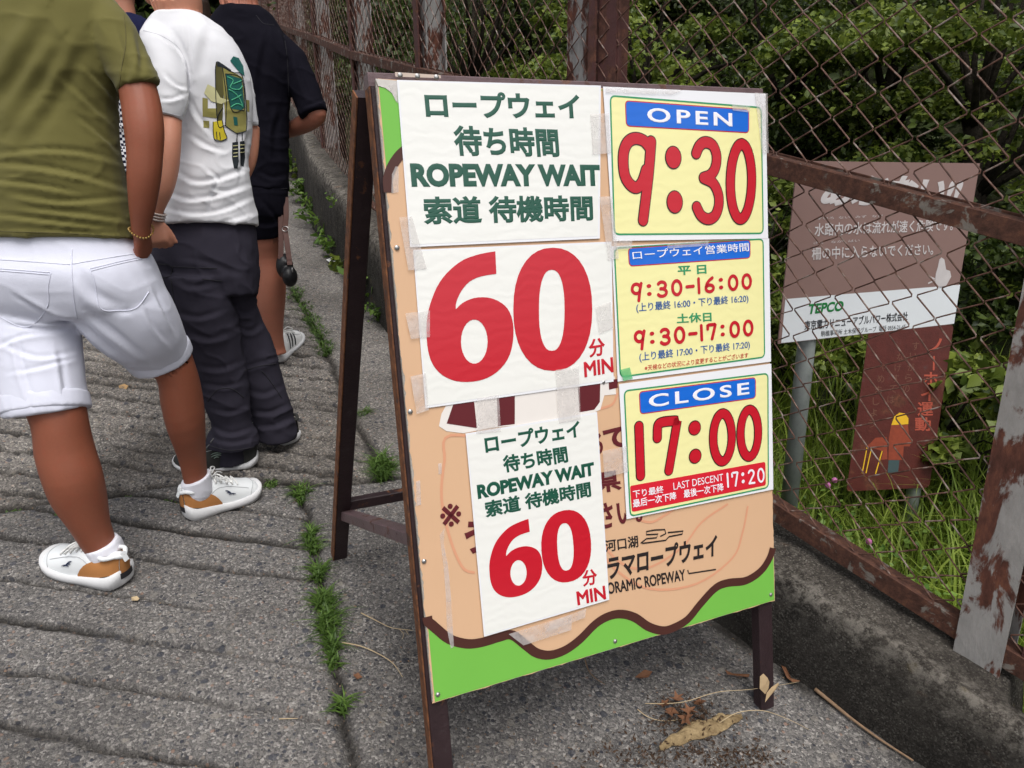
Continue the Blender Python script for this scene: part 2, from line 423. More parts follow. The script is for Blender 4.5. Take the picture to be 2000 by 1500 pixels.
for r in rs:
    p, n_ = wall_at(r); zt = wall_top(r)
    prof = [(-0.012, None), (-0.004, 0.35), (0.0, 0.75), (0.006, 0.94), (0.022, 1.0), (0.08, 1.0), (0.16, 1.0), (0.235, 0.985), (0.25, 0.93), (0.255, -1.0)]
    zb = road_z(*p) - 0.06
    notch = 0.16 if r < R0 - 0.70 else 0.0      # the post stands in a gap behind the lip
    for k, (o_, f_) in enumerate(prof):
        q = p + n_ * o_
        z = zb if f_ is None else (zb - 0.6 if f_ < 0 else zb + (zt - zb) * f_ + (0.018 * (o_ - 0.03) / 0.2 - (notch if o_ > 0.1 else 0) if o_ > 0.03 else 0))
        rough = 0.009 * float(vnoise(r * 9, k * 1.7, 0, 21)) + 0.006 * float(vnoise(r * 30, k * 3.1, 0, 22))
        rows.append((q[0] + n_[0] * rough, q[1] + n_[1] * rough, z + rough))
N = Nodes('weathered_concrete'); v = N.co()
f = N.noise(5, 8, 0.65, v)
col = N.ramp(f, [(0.32, (0.012, 0.011, 0.010)), (0.5, (0.034, 0.030, 0.027)), (0.68, (0.085, 0.078, 0.070))])
sp = N.vor(150, v); col = N.mix(N.ramp(N.noise(160, 4, 0.8, v), [(0.62, 0.0), (0.67, 0.8)]), col, (0.19, 0.178, 0.16))
col = N.mix(N.ramp(N.noise(7.3, 3, 0.5, v), [(0.68, 0.0), (0.74, 0.7)]), col, (0.15, 0.06, 0.02))
col = N.mix(N.ramp(N.vor(9, v).outputs['Distance'], [(0.09, 0.65), (0.15, 0.0)]), col, (0.17, 0.14, 0.08))
col = N.mix(N.ramp(N.noise(26, 5, 0.8, v), [(0.66, 0.0), (0.72, 0.8)]), col, (0.30, 0.29, 0.265))
pv = N.vor(260, v); pr_ = N.n('ShaderNodeSeparateColor'); N.l(pv.outputs['Color'], pr_.inputs[0])
agg = N.ramp(pr_.outputs[0], [(0.0, (0.020, 0.018, 0.017)), (0.5, (0.065, 0.058, 0.052)), (0.85, (0.13, 0.12, 0.105)), (1.0, (0.28, 0.27, 0.25))])
col = N.mix(N.ramp(N.noise(6, 6, 0.7, v), [(0.35, 0.15), (0.62, 0.6)]), col, agg)
ea = N.n('ShaderNodeAttribute'); ea.attribute_name = 'edge'
col = N.mix(N.math('MULTIPLY', ea.outputs['Fac'], N.ramp(N.noise(34, 6, 0.75, v), [(0.44, 0.0), (0.60, 0.75)])), col, (0.24, 0.225, 0.205))
ta = N.n('ShaderNodeAttribute'); ta.attribute_name = 'lit_weathered_top'
col = N.mix(ta.outputs['Fac'], N.mix(1.0, col, (0.58, 0.57, 0.55), 'MULTIPLY'), N.mix(1.0, col, (1.18, 1.14, 1.08), 'MULTIPLY'))  # staining with overhead light painted in: top face lighter, front face darker
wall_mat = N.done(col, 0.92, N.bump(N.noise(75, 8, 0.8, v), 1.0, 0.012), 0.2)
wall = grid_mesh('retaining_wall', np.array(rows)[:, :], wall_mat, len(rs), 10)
for nm_, vals in (('edge', (0, 0, 0.25, 1, 1, 0.3, 0, 0, 0, 0)), ('lit_weathered_top', (0, 0, 0.05, 0.4, 1, 1, 1, 1, 0.6, 0))):
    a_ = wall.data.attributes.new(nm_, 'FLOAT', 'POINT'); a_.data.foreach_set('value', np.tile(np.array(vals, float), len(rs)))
tag(wall, 'low dark stained concrete wall running under the rusty fence', 'wall')

# ================================================================== ground beyond the fence
def hill_z(x, y):
    d, r = poly_side(WALL, np.asarray(x, float), np.asarray(y, float))
    near = np.clip(d, 0, 1.5)
    base = road_z(x, y)
    z = base + 0.06 - 0.50 * np.clip(d - 0.15, 0, 1.25) + 0.18 * np.clip(d - 1.6, 0, 2.2) + 0.62 * np.clip(d - 3.6, 0, 7) + 0.95 * np.clip(d - 8, 0, 30)
    return z + 0.05 * vnoise(np.asarray(x) * 1.3, np.asarray(y) * 1.3, 0, 31) + 0.2 * vnoise(np.asarray(x) * 0.4, np.asarray(y) * 0.4, 0, 32) * np.clip(d - 2, 0, 1)
HR = np.concatenate([np.arange(0.3, WCUM[-1] - 0.2, 0.15)]); HD = np.concatenate([np.arange(0.2, 4, 0.15), np.arange(4, 26, 0.8)])
P = []
for r in HR:
    p, n_ = wall_at(r)
    for d in HD: P.append((p[0] + n_[0] * d, p[1] + n_[1] * d))
P = np.array(P)
# sheets fanned from a bent line may cross, so use a plain grid over the far side instead
gx = np.arange(-16, 30, 0.25); gy = np.arange(-4, 34, 0.25)
gx, gy = np.meshgrid(gx, gy, indexing='ij')
gd, _ = poly_side(WALL, gx, gy)
gz = np.where(gd > 0.14, hill_z(gx, gy), road_z(gx, gy) - 0.9)
N = Nodes('forest_floor')
col = N.ramp(N.noise(6, 8, 0.7), [(0.3, (0.010, 0.009, 0.006)), (0.5, (0.022, 0.026, 0.010)), (0.7, (0.035, 0.05, 0.015))])
floor_mat = N.done(col, 0.95, N.bump(N.noise(30, 6, 0.7), 1.0, 0.05), 0.1)
hill = grid_mesh('hillside', np.stack([gx.ravel(), gy.ravel(), gz.ravel()], 1), floor_mat, *gx.shape)
tag(hill, kind='structure')
# ================================================================== the rusty chain link fence
post_paint = rusty('flaking_white_paint', (0.29, 0.28, 0.27), rust=(0.085, 0.032, 0.022), cover=0.525, scale=15, zs=0.4)
post_rust = rusty('rusted_dark_paint', (0.085, 0.033, 0.030), rust=(0.085, 0.036, 0.026), cover=0.5, scale=12)
rail_rust = rusty('rusted_rail', (0.17, 0.15, 0.13), rust=(0.072, 0.031, 0.021), cover=0.41, scale=18)
N = Nodes('rusted_wire'); v = N.co()
col = N.ramp(N.noise(26, 4, 0.6, v), [(0.38, (0.055, 0.023, 0.016)), (0.54, (0.135, 0.065, 0.046)), (0.66, (0.28, 0.23, 0.20))])
wire_mat = N.done(col, 0.6, N.bump(N.noise(300, 3), 0.4, 0.001), 0.4)

FP = [np.array(q) for q in [(2.15, 0.20), (1.0866, 1.5026), (0.2701, 2.4777), (-0.4239, 3.7807), (-0.9673, 4.985), (-1.4957, 6.2477)]]
for cx in (572, 550, 533):                                        # further posts, each a bay on
    d_ = ray(cx, 100)[:2]; d_ /= np.hypot(*d_); q = FP[-1]; bq = d_ @ q; disc = bq * bq - (q @ q - 1.45 ** 2)
    FP.append(d_ * (bq + math.sqrt(max(disc, 0.01))))
FP += [FP[-1] + (FP[-1] - FP[-2]) * 1.0, FP[-1] + (FP[-1] - FP[-2]) * 2.0]
ZU = [1.03, 1.35, 1.635, 1.905, 2.135, 2.41]
ZL = [0.10, 0.425, 0.735, 1.03, 1.27, 1.53]
while len(ZU) < len(FP): ZU.append(ZU[-1] + 0.26); ZL.append(ZL[-1] + 0.26)
fence = thing('chain_link_fence', 'rusty chain link fence with flaking white posts above the concrete wall', 'fence', (*FP[2], 0.5))
TOP = 1.05                                                         # top rail above the middle rail
for i, q in enumerate(FP):
    d = (FP[min(i + 1, len(FP) - 1)] - FP[max(i - 1, 0)]); d = np.array([*d, 0]) / np.hypot(*d); nn = np.array([d[1], -d[0], 0])
    q3 = np.array([*q, 0.0]); zb = ZL[i] - (0.48 if i == 1 else 0.30); zt = ZU[i] + TOP + 0.05
    up = np.array([0, 0, 1.0])
    # white H section post just beyond the mesh
    h = MB(); c = q3 + nn * 0.075 + d * {1: -0.02, 2: 0.13}.get(i, 0.0) - nn * (0.05 if i == 1 else 0.0); c[2] = (zb + zt) / 2; hl = (zt - zb) / 2
    h.box(c - nn * 0.046, d * 0.05, nn * 0.004, up * hl); h.box(c + nn * 0.046, d * 0.05, nn * 0.004, up * hl); h.box(c, d * 0.004, nn * 0.0415, up * (hl - 0.001))
    h.build('post', post_paint, fence)
    # rusted flats and angles of the mesh panels meeting at the post
    a = MB(); z0, z1 = ZL[i] - 0.02, ZU[i] + TOP
    for s_, w_ in (((0.062, 0.017), (-0.045, 0.016)) if False else (((-0.12, 0.02),) if i == 1 else (((0.016, 0.015),) if i == 2 else ((0.0, 0.026),)))):
        c = q3 + d * s_ - nn * 0.004; c[2] = (z0 + z1) / 2
        a.box(c, d * w_, nn * 0.004, up * (z1 - z0) / 2); a.box(c + d * w_ * 0.8 + nn * 0.022, d * 0.003, nn * 0.018, up * ((z1 - z0) / 2 - 0.002))
    a.build('upright', post_rust, fence)
    if i == 2:
        a = MB(); c = q3 - d * 0.040 + nn * 0.012; c[2] = (z0 + z1) / 2; a.box(c, d * 0.040, nn * 0.004, up * (z1 - z0) / 2)
        a.box(c - d * 0.042 + nn * 0.02, d * 0.003, nn * 0.02, up * ((z1 - z0) / 2 - 0.003)); a.build('upright', post_rust, fence)
def lerp(a, b, t): return a + (b - a) * t
for i in range(len(FP) - 1):
    a2, b2 = FP[i], FP[i + 1]; d = b2 - a2; L = np.hypot(*d); dh = np.array([*d / L, 0]); nn = np.array([dh[1], -dh[0], 0])
    far = i >= 5
    for nm, z0, z1 in (('rail', ZU[i], ZU[i + 1]), ('bottom_rail', ZL[i], ZL[i + 1]), ('top_rail', ZU[i] + TOP, ZU[i + 1] + TOP)):
        A = np.array([*a2, z0]) + dh * 0.004; B = np.array([*b2, z1]) - dh * 0.004
        m = MB(); u = np.array([0, 0, 1.0])
        # an L angle: upright leg towards the road, flat leg towards the hill
        m.bar(A - nn * 0.012, B - nn * 0.012, nn, 0.006, 0.046 if nm != 'bottom_rail' else 0.052, 0.001)
        m.bar(A + nn * 0.012 + u * 0.0215, B + nn * 0.012 + u * 0.0215, nn, 0.040, 0.006, 0.001)
        if nm == 'rail': m.bar(A + nn * 0.042 + u * 0.012, B + nn * 0.042 + u * 0.012, nn, 0.006, 0.034, 0.001)
        m.build(nm, rail_rust if nm != 'top_rail' else post_rust, fence)
    # woven mesh: zigzag wires hooked into their neighbours
    px = 0.049; pz = 0.074
    seg = 6; rad = 0.0019
    zb0, zb1 = ZL[i] + 0.02, ZL[i + 1] + 0.02
    nw = int(L / px); mb = MB()
    hgt = (ZU[i] - ZL[i]) + TOP - 0.02
    nz_ = int(hgt / (pz / 2))
    for k in range(nw + 1):
        pts = []
        for j in range(nz_ + 1):
            side = (1 if (j + k) % 2 else -1)
            s_ = (k + 0.5 * side * 1.03) * px + px * 0.5
            s_ += 0.004 * math.sin(k * 1.7 + j * 0.6)
            if s_ < 0.0 or s_ > L: s_ = min(max(s_, 0.0), L)
            z = lerp(zb0, zb1, s_ / L) + j * pz / 2 + 0.003 * math.sin(k * 0.9 + j * 1.3)
            P0 = np.array([a2[0] + dh[0] * s_, a2[1] + dh[1] * s_, z]) + nn * (0.0022 * side + 0.006 * math.sin(s_ * 5 + z * 4) * 0.8)
            pts.append(P0)
        fine = [pts[0]]                                       # straight runs with a tight bend at every hook
        for a_, b_ in zip(pts[:-1], pts[1:]): fine += [a_ * 0.93 + b_ * 0.07, a_ * 0.07 + b_ * 0.93]
        mb.tube(fine + [pts[-1]], rad, seg)
    mb.build('wire_mesh', wire_mat, fence)
# ================================================================== flat signs: fit a rectangle to a seen plane
def rect_plane(px, width):
    """px: TL TR BR BL as seen; width in metres. Returns origin TL, unit right, unit down, unit away, height (world)"""
    A = []
    for (x, y), (u, v) in zip([(0, 0), (1, 0), (1, 1), (0, 1)], px):
        A.append([x, y, 1, 0, 0, 0, -u * x, -u * y, -u]); A.append([0, 0, 0, x, y, 1, -v * x, -v * y, -v])
    H = np.linalg.svd(np.array(A))[2][-1].reshape(3, 3)
    M = np.linalg.inv(np.array([[F, 0, 1000], [0, F, 750], [0, 0, 1.0]])) @ H
    if M[2, 2] < 0: M = -M
    a, b, t = M.T; s = width / np.linalg.norm(a); a, b, t = R @ a * s, R @ b * s, R @ t * s + CAM
    ex = a / np.linalg.norm(a); hh = np.linalg.norm(b); ey = b - ex * (ex @ b); ey /= np.linalg.norm(ey)
    return t, ex, ey, np.cross(ex, ey), hh
class Plane:
    def __init__(s, px, width):
        s.o, s.x, s.y, s.n, s.h = rect_plane(px, width); s.w = width
    def hit(s, u, v):
        d = ray(u, v); k = ((s.o - CAM) @ s.n) / (d @ s.n); p = CAM + d * k - s.o
        return np.array([p @ s.x, p @ s.y])
    def pt(s, xy, off=0.0):
        return s.o + s.x * xy[0] + s.y * xy[1] - s.n * off
    # each returns (verts, faces) lying `off` in front of the plane; outlines are given where they are seen
    def poly(s, mb, outer, off, holes=(), local=False):
        loops = [[(q if local else s.hit(*q)) for q in lp] for lp in [outer, *holes]]
        flat = [Vector((q[0], q[1], 0)) for lp in loops for q in lp]
        tri = tessellate_polygon([[Vector((q[0], q[1], 0)) for q in lp] for lp in loops])
        out = []
        for t in tri:
            a, b, c = (flat[i] for i in t)
            out.append(t if (b - a).cross(c - a).z < 0 else t[::-1])      # faces look at the viewer
        mb.add([s.pt(q, off) for q in flat], out)
    def rrect(s, quad, rad):
        """rounded quad (local points) from TL TR BR BL as seen"""
        Q = [s.hit(*q) for q in quad]; out = []
        for i in range(4):
            p, a, b = Q[i], Q[i - 1], Q[(i + 1) % 4]
            da = (a - p) / np.linalg.norm(a - p); db = (b - p) / np.linalg.norm(b - p)
            for t in np.linspace(0, 1, 6):
                e = p + da * rad * (1 - t) ** 2 + db * rad * t ** 2
                out.append(e)
        return out
    def grow(s, pts, d):
        """offset a local convex outline outward by d"""
        c = np.mean(pts, 0); pts = np.array(pts); n = len(pts); out = []
        for i in range(n):
            t = pts[(i + 1) % n] - pts[i - 1]; nrm = np.array([t[1], -t[0]]); nrm /= np.linalg.norm(nrm) + 1e-9
            if nrm @ (pts[i] - c) < 0: nrm = -nrm
            out.append(pts[i] + nrm * d)
        return out
    def stroke(s, mb, P, wid, off, closed=False, local=True, caps=True):
        """round ended ribbon along local points"""
        P = np.array([q if local else s.hit(*q) for q in P]); n = len(P); L = []; Rr = []
        for i in range(n):
            if closed: t = P[(i + 1) % n] - P[i - 1]
            else: t = P[min(i + 1, n - 1)] - P[max(i - 1, 0)]
            t = t / (np.linalg.norm(t) + 1e-12); nr = np.array([-t[1], t[0]])
            L.append(P[i] + nr * wid / 2); Rr.append(P[i] - nr * wid / 2)
        V = [s.pt(q, off) for q in L + Rr]; m = n if closed else n - 1
        mb.add(V, [(i, (i + 1) % n, n + (i + 1) % n, n + i) for i in range(m)])
        if caps and not closed:
            for e, k in ((P[0], 1), (P[-1], 2)): s.disc(mb, e, wid / 2, wid / 2, off + 2e-5 * k)
    def disc(s, mb, c, rx, ry, off, n=24):
        V = [s.pt(c, off)] + [s.pt(np.array(c) + np.array([rx * math.cos(2 * math.pi * k / n), ry * math.sin(2 * math.pi * k / n)]), off) for k in range(n)]
        mb.add(V, [(0, 1 + (k + 1) % n, 1 + k) for k in range(n)])
    def text(s, mb, body, tl, tr, bl, off, bold=0.0, shear=0.0, space=1.0):
        V, Fs = text_geo(body, bold, space)
        a, b, c = s.hit(*tl), s.hit(*tr), s.hit(*bl)
        pts = []
        for x, y, z in V:
            q = a + (b - a) * (x + shear * y) + (c - a) * (1 - y)
            pts.append(s.pt(q, off + z * 3e-4))
        mb.add(pts, Fs)
    def strokes(s, mb, body, tl, tr, bl, off, wt=0.17, grow=0.0, local=None):
        """rounded numerals; wt is the stroke width as a share of the height"""
        x0 = 0.0; items = []
        for ch in body:
            adv, st, dots = GLYPH[ch]
            items.append((x0, st, dots)); x0 += adv
        W = x0 - 0.10
        a, b, c = s.hit(*tl), s.hit(*tr), s.hit(*bl)
        ux, uy = (b - a) / W, (c - a)
        hgt = np.linalg.norm(uy)
        k = 0
        for x, st, dots in items:
            for path in st:
                Pp = [a + ux * (x + p[0]) + uy * (1 - p[1]) for p in path]
                s.stroke(mb, Pp, (wt + grow) * hgt, off + k * 4e-5); k += 1
            for p in dots:
                s.disc(mb, a + ux * (x + p[0]) + uy * (1 - p[1]), (0.088 + grow / 2) * np.linalg.norm(ux), (0.115 + grow / 2) * hgt, off + k * 4e-5); k += 1
def arc(cx, cy, rx, ry, a0, a1, n=14):
    return [(cx + rx * math.cos(math.radians(a0 + (a1 - a0) * i / (n - 1))), cy + ry * math.sin(math.radians(a0 + (a1 - a0) * i / (n - 1)))) for i in range(n)]
GLYPH = {
    '0': (0.58, [arc(0.24, 0.5, 0.17, 0.41, 90, 450, 30)], []),
    '1': (0.30, [[(0.10, 0.09), (0.10, 0.91)]], []),
    '2': (0.54, [arc(0.22, 0.72, 0.15, 0.19, 165, -10, 12) + [(0.34, 0.58), (0.08, 0.10)], [(0.08, 0.09), (0.38, 0.09)]], []),
    '3': (0.56, [arc(0.22, 0.71, 0.15, 0.20, 150, -75, 14) + [(0.17, 0.52)], [(0.20, 0.53)] + arc(0.22, 0.295, 0.17, 0.215, 70, -150, 14)], []),
    '6': (0.58, [[(0.36, 0.90), (0.24, 0.78), (0.13, 0.58), (0.085, 0.38)] + arc(0.24, 0.29, 0.155, 0.20, 180, 540, 22)], []),
    '7': (0.54, [[(0.06, 0.68), (0.06, 0.90), (0.10, 0.91), (0.36, 0.91), (0.38, 0.90), (0.36, 0.80), (0.22, 0.09)]], []),
    '9': (0.56, [arc(0.21, 0.64, 0.155, 0.27, 35, 325, 22), [(0.40, 0.92), (0.335, 0.50), (0.28, -0.04)]], []),
    ':': (0.40, [], [(0.13, 0.74), (0.13, 0.28)]),
    '-': (0.44, [[(0.06, 0.5), (0.32, 0.5)]], []),
}
_tcache = {}
def text_geo(body, bold=0.0, space=1.0):
    """verts with x,y in 0..1 over the ink box (y up), z 0..1, and faces"""
    key = (body, bold, space)
    if key in _tcache: return _tcache[key]
    cu = bpy.data.curves.new('lettering', 'FONT'); cu.body = body; cu.resolution_u = 4; cu.space_character = space
    if bold: cu.bevel_depth = bold; cu.bevel_resolution = 0
    o = bpy.data.objects.new('lettering', cu); COL.objects.link(o)
    dg = bpy.context.evaluated_depsgraph_get(); dg.update()
    me = bpy.data.meshes.new_from_object(o.evaluated_get(dg)); V, Fs = mesh_arrays(me)
    bpy.data.objects.remove(o); bpy.data.curves.remove(cu); bpy.data.meshes.remove(me)
    if bold: Fs = [f for f in Fs if min(V[i][2] for i in f) > -1e-6]
    used = sorted({i for f in Fs for i in f}); mp = {k: i for i, k in enumerate(used)}
    V = V[used]; Fs = [tuple(mp[i] for i in f) for f in Fs]
    lo, hi = V.min(0), V.max(0); V = (V - [lo[0], lo[1], 0]) / [hi[0] - lo[0], hi[1] - lo[1], max(bold, 1e-6)]
    out = []
    for f in Fs:
        a, b, c = V[f[0]], V[f[1]], V[f[2]]
        out.append(f)
    _tcache[key] = (V, out); return _tcache[key]

BW = 0.89
BP = Plane([(732, 153), (1493, 184), (1512, 1174), (841, 1376)], BW)
LEG = 1.493                                                     # length of the front legs from the panel's top
pb = BP
FLf = pb.pt((0.0, LEG)); base = (FLf + pb.pt((BW, LEG))) / 2
board = thing('a_frame_sign', 'rusty brown A-frame notice board covered in taped ropeway notices', 'notice board', base)
brown = rusty('brown_painted_steel', (0.030, 0.017, 0.019), rust=(0.115, 0.045, 0.022), cover=0.66, scale=16, rough=0.55)
rustedge = rusty('rusted_steel', (0.07, 0.035, 0.025), rust=(0.13, 0.052, 0.024), cover=0.40, scale=20)
# front frame: square tubes behind the panel, running on as legs
def bar_on(mb, a, b, wx, wn, off):
    A, B = pb.pt(a, off - wn / 2), pb.pt(b, off - wn / 2); mb.bar(A, B, pb.x, wx, wn, 0.002)
for nm, x in (('front_leg', 0.014), ('front_leg', BW - 0.022)):
    m = MB(); bar_on(m, (x, 0.012), (x, LEG), 0.042, 0.030, -0.009); leg_ = m.build(nm, brown, board)
    if x < 0.1: m = MB(); bar_on(m, (x - 0.0225, 0.012), (x - 0.0225, LEG), 0.003, 0.034, -0.008); m.build('edge_plate', rustedge, leg_)
m = MB(); m.bar(pb.pt((-0.010, 0.0), -0.026), pb.pt((BW + 0.004, -0.002), -0.026), pb.n, 0.034, 0.026, 0.002); 
hinge_rail = m.build('top_rail', rusty('worn_brown_steel', (0.13, 0.085, 0.09), rust=(0.10, 0.05, 0.04), cover=0.6, scale=20, rough=0.5), board)
m = MB(); bar_on(m, (0.04, pb.h - 0.03), (BW - 0.05, pb.h - 0.03), 0.03, 0.028, -0.009)
# (a flat cross piece behind the foot of the panel)
m = MB(); m.bar(pb.pt((0.036, pb.h - 0.04), -0.024), pb.pt((BW - 0.044, pb.h - 0.04), -0.024), pb.n, 0.028, 0.03, 0.002); m.build('cross_bar', brown, board)
# rear frame swings out from the top rail
RL_ = gpt(663, 1085)
slope = RL_ - (pb.pt((0.0, 0.0), -0.06)); 
topL = pb.pt((-0.002, 0.012), -0.062)
off_ = RL_ - topL
for nm, x in (('rear_leg', 0.0), ('rear_leg', BW - 0.02)):
    A = topL + pb.x * x; B = RL_ + pb.x * x
    if x > 0:
        B = B.copy(); B = A + (B - A) * ((A[2] - road_z(*B[:2]) ) / (A[2] - B[2]))
    m = MB(); m.bar(A, B, pb.x, 0.040, 0.034, 0.002); leg_ = m.build(nm, brown, board)
    m = MB(); m.bar(A - pb.x * 0.0215, B - pb.x * 0.0215, pb.x, 0.003, 0.036, 0.0005); m.build('edge_plate', rustedge, leg_)
m = MB(); m.bar(topL + pb.x * 0.02, topL + pb.x * (BW - 0.04), pb.n, 0.03, 0.03, 0.002); m.build('rear_top_rail', brown, board)
# stretchers between front and rear legs
for x in (0.0, BW - 0.02):
    A = topL + off_ * 0.80 + pb.x * x; 
    B = pb.pt((x + 0.014, LEG * 0.765), -0.04)
    if x == 0.0:
        A = topL + off_ * (0.862) + pb.x * 0.01; B = pb.pt((0.012, 0.872), -0.04)
    m = MB(); m.bar(A, B, np.array([0, 0, 1.0]), 0.028, 0.034, 0.002); m.build('stretcher', hinge_rail.data.materials[0] if x == 0 else brown, board)
for x in (0.06,):
    m = MB(); m.bar(topL + off_ * 0.83 + pb.x * 0.02, topL + off_ * 0.83 + pb.x * (BW - 0.04), np.array([0, 0, 1.0]), 0.03, 0.03, 0.002); m.build('cross_bar', brown, board)

# the painted panel with a chipped edge
def chip(i, s): return 0.0045 * abs(vnoise(i * 0.9, s, 0, 41)) + 0.003 * abs(vnoise(i * 0.23, s, 0, 42))
edge = []
NE = 150
for i in range(NE): edge.append((float(chip(i, 0.0)) + (0.02 if False else 0), i / NE * pb.h))
left = edge
bottom = [(i / 60 * BW, pb.h - 0.5 * float(chip(i, 7.0))) for i in range(60)]
right = [(BW - 0.35 * float(chip(i, 13.0)), pb.h - i / NE * pb.h) for i in range(NE)]
topE = [(BW - i / 60 * BW, 0.3 * float(chip(i, 19.0))) for i in range(60)]
outline = left + bottom + right + topE
tan = plain('tan_print', srgb(206, 168, 134), 0.42, 0.04, 8, 0.35)
core = plain('chipped_board', (0.36, 0.33, 0.29), 0.9, 0.5, 220, 0.2, 0.6)
green = plain('green_print', srgb(112, 178, 72), 0.42, 0.05, 9, 0.35)
choc = plain('chocolate_print', srgb(72, 40, 34), 0.45, 0.08, 30, 0.35)
maroon = plain('maroon_print', srgb(92, 30, 36), 0.45, 0.06, 30, 0.35)
salmon = plain('salmon_print', srgb(208, 150, 118), 0.45, 0.04, 30, 0.35)
blackp = plain('black_print', srgb(38, 32, 32), 0.45, 0.06, 30, 0.35)
whitep = plain('white_print', srgb(222, 216, 210), 0.4, 0.03, 30, 0.4)
TH = 0.008
m = MB(); n_ = len(outline)
core_out = [(0.0015, 0.001), (0.0015, pb.h - 0.001), (BW - 0.001, pb.h - 0.001), (BW - 0.001, 0.001)]
m.loft([[pb.pt(q, -0.001) for q in core_out], [pb.pt(q, -TH) for q in core_out]])
panel = m.build('panel', core, board)
m = MB(); pb.poly(m, outline, 0.0, local=True); face = m.build('printed_face', tan, panel)
# art printed on the face
def clipx(q): return (min(max(q[0], 0.006), BW - 0.003), min(max(q[1], 0.004), pb.h - 0.004))
m = MB()
pb.poly(m, [clipx(pb.hit(*q)) for q in [(728, 150), (1180, 170), (1000, 215), (880, 245), (815, 268), (783, 287), (762, 312), (750, 345), (742, 345)]], 0.0006, local=True)
m.build('green_border', green, panel); m = MB()
wave = [(827, 1206), (849, 1225), (878, 1248), (912, 1257), (942, 1254), (976, 1244), (1000, 1240), (1027, 1260), (1048, 1275), (1074, 1279), (1104, 1269), (1133, 1248), (1163, 1218), (1189, 1203), (1214, 1199), (1240, 1206), (1265, 1223), (1291, 1231), (1312, 1227), (1342, 1210), (1367, 1180), (1397, 1148), (1422, 1138), (1452, 1135), (1473, 1125), (1490, 1110), (1503, 1089), (1509, 1070)]
wl = [pb.hit(*q) for q in wave]
def smooth_path(P, k=4):
    P = [np.array(q) for q in P]; out = []
    for i in range(len(P) - 1):
        p0, p1, p2, p3 = P[max(i - 1, 0)], P[i], P[i + 1], P[min(i + 2, len(P) - 1)]
        for t in np.linspace(0, 1, k, endpoint=False):
            out.append(0.5 * ((2 * p1) + (p2 - p0) * t + (2 * p0 - 5 * p1 + 4 * p2 - p3) * t * t + (3 * p1 - p0 - 3 * p2 + p3) * t ** 3))
    return out + [P[-1]]
wls = [clipx(q) for q in smooth_path(wl)]
pb.poly(m, [(0.006, wls[0][1])] + wls + [(BW - 0.003, wls[-1][1]), (BW - 0.003, pb.h - 0.003), (0.006, pb.h - 0.003)], 0.0006, local=True)
m.build('green_border', green, panel)
m = MB()
pb.stroke(m, wls, 0.020, 0.0011, caps=False)
m.build('border_line', choc, panel); m = MB()
pb.stroke(m, [clipx(q) for q in smooth_path([pb.hit(*q) for q in [(754, 376), (757, 350), (767, 322), (788, 296), (822, 278), (900, 250), (1000, 220)]])], 0.018, 0.0011, caps=False)
m.build('border_line', choc, panel)
m = MB()
for P_ in ([(1010, 870), (880, 850), (868, 900), (862, 960), (868, 1010), (885, 1070), (905, 1110), (925, 1118)], [(1150, 1010), (1200, 1090), (1260, 1110), (1330, 1070), (1370, 1020), (1420, 985)],
           [(1150, 1040), (1200, 1110), (1270, 1150), (1360, 1140), (1430, 1090), (1450, 1040), (1460, 990)], [(1165, 800), (1195, 790), (1205, 770)], [(1235, 1010), (1270, 1020), (1300, 1005), (1330, 985)]):
    m = MB(); pb.stroke(m, smooth_path([pb.hit(*q) for q in P_], 5), 0.0055, 0.0008); m.build('printed_outline', salmon, panel)
m = MB(); pb.poly(m, [(857, 832), (862, 808), (875, 785), (905, 765), (1200, 735), (1203, 770), (1180, 772), (1172, 800), (1140, 815), (1040, 828), (960, 835), (905, 846), (872, 842)], 0.0009); m.build('letter_outline', whitep, panel)
m = MB()
for q in ([(886, 786), (925, 778), (931, 836), (872, 827)], [(970, 772), (1005, 764), (1005, 828), (972, 832)], [(1128, 750), (1172, 742), (1171, 785), (1160, 800), (1131, 805)], [(1188, 742), (1206, 740), (1206, 757), (1189, 761)]):
    mq = MB(); pb.poly(mq, q, 0.0014); mq.build('block_letter', maroon, panel)
pb.text(m, '※', (858, 986), (899, 981), (861, 1031), 0.001, 0.008)
pb.text(m, 'さい。', (1165, 985), (1251, 968), (1170, 1036), 0.001, 0.03)
pb.text(m, '県', (1158, 925), (1211, 917), (1162, 965), 0.001, 0.03)
pb.text(m, 'る', (1150, 850), (1176, 845), (1152, 892), 0.001, 0.04)
pb.text(m, 'て', (1176, 838), (1225, 830), (1180, 880), 0.001, 0.04)
pb.text(m, 'う', (905, 1020), (950, 1012), (910, 1084), 0.001, 0.04)
m.build('lettering', maroon, panel)
m = MB()
pb.text(m, 'ノラマロープウェイ', (1150, 1094), (1396, 1043), (1156, 1140), 0.001, 0.035, 0.02)
pb.text(m, '河口湖', (1180, 1055), (1245, 1045), (1182, 1079), 0.001, 0.02)
pb.text(m, 'ANORAMIC ROPEWAY', (1157, 1143), (1337, 1111), (1160, 1166), 0.001, 0.025)
for P_ in ([(1252, 1060), (1262, 1052), (1282, 1050), (1285, 1043), (1262, 1044), (1262, 1038), (1278, 1035), (1298, 1034), (1300, 1042), (1290, 1047)], [(1255, 1061), (1300, 1055), (1306, 1048), (1332, 1043), (1334, 1037), (1305, 1040)], [(1343, 1114), (1345, 1120), (1397, 1112)]):
    pb.stroke(m, [pb.hit(*q) for q in P_], 0.0035, 0.001)
m.build('lettering', blackp, panel)
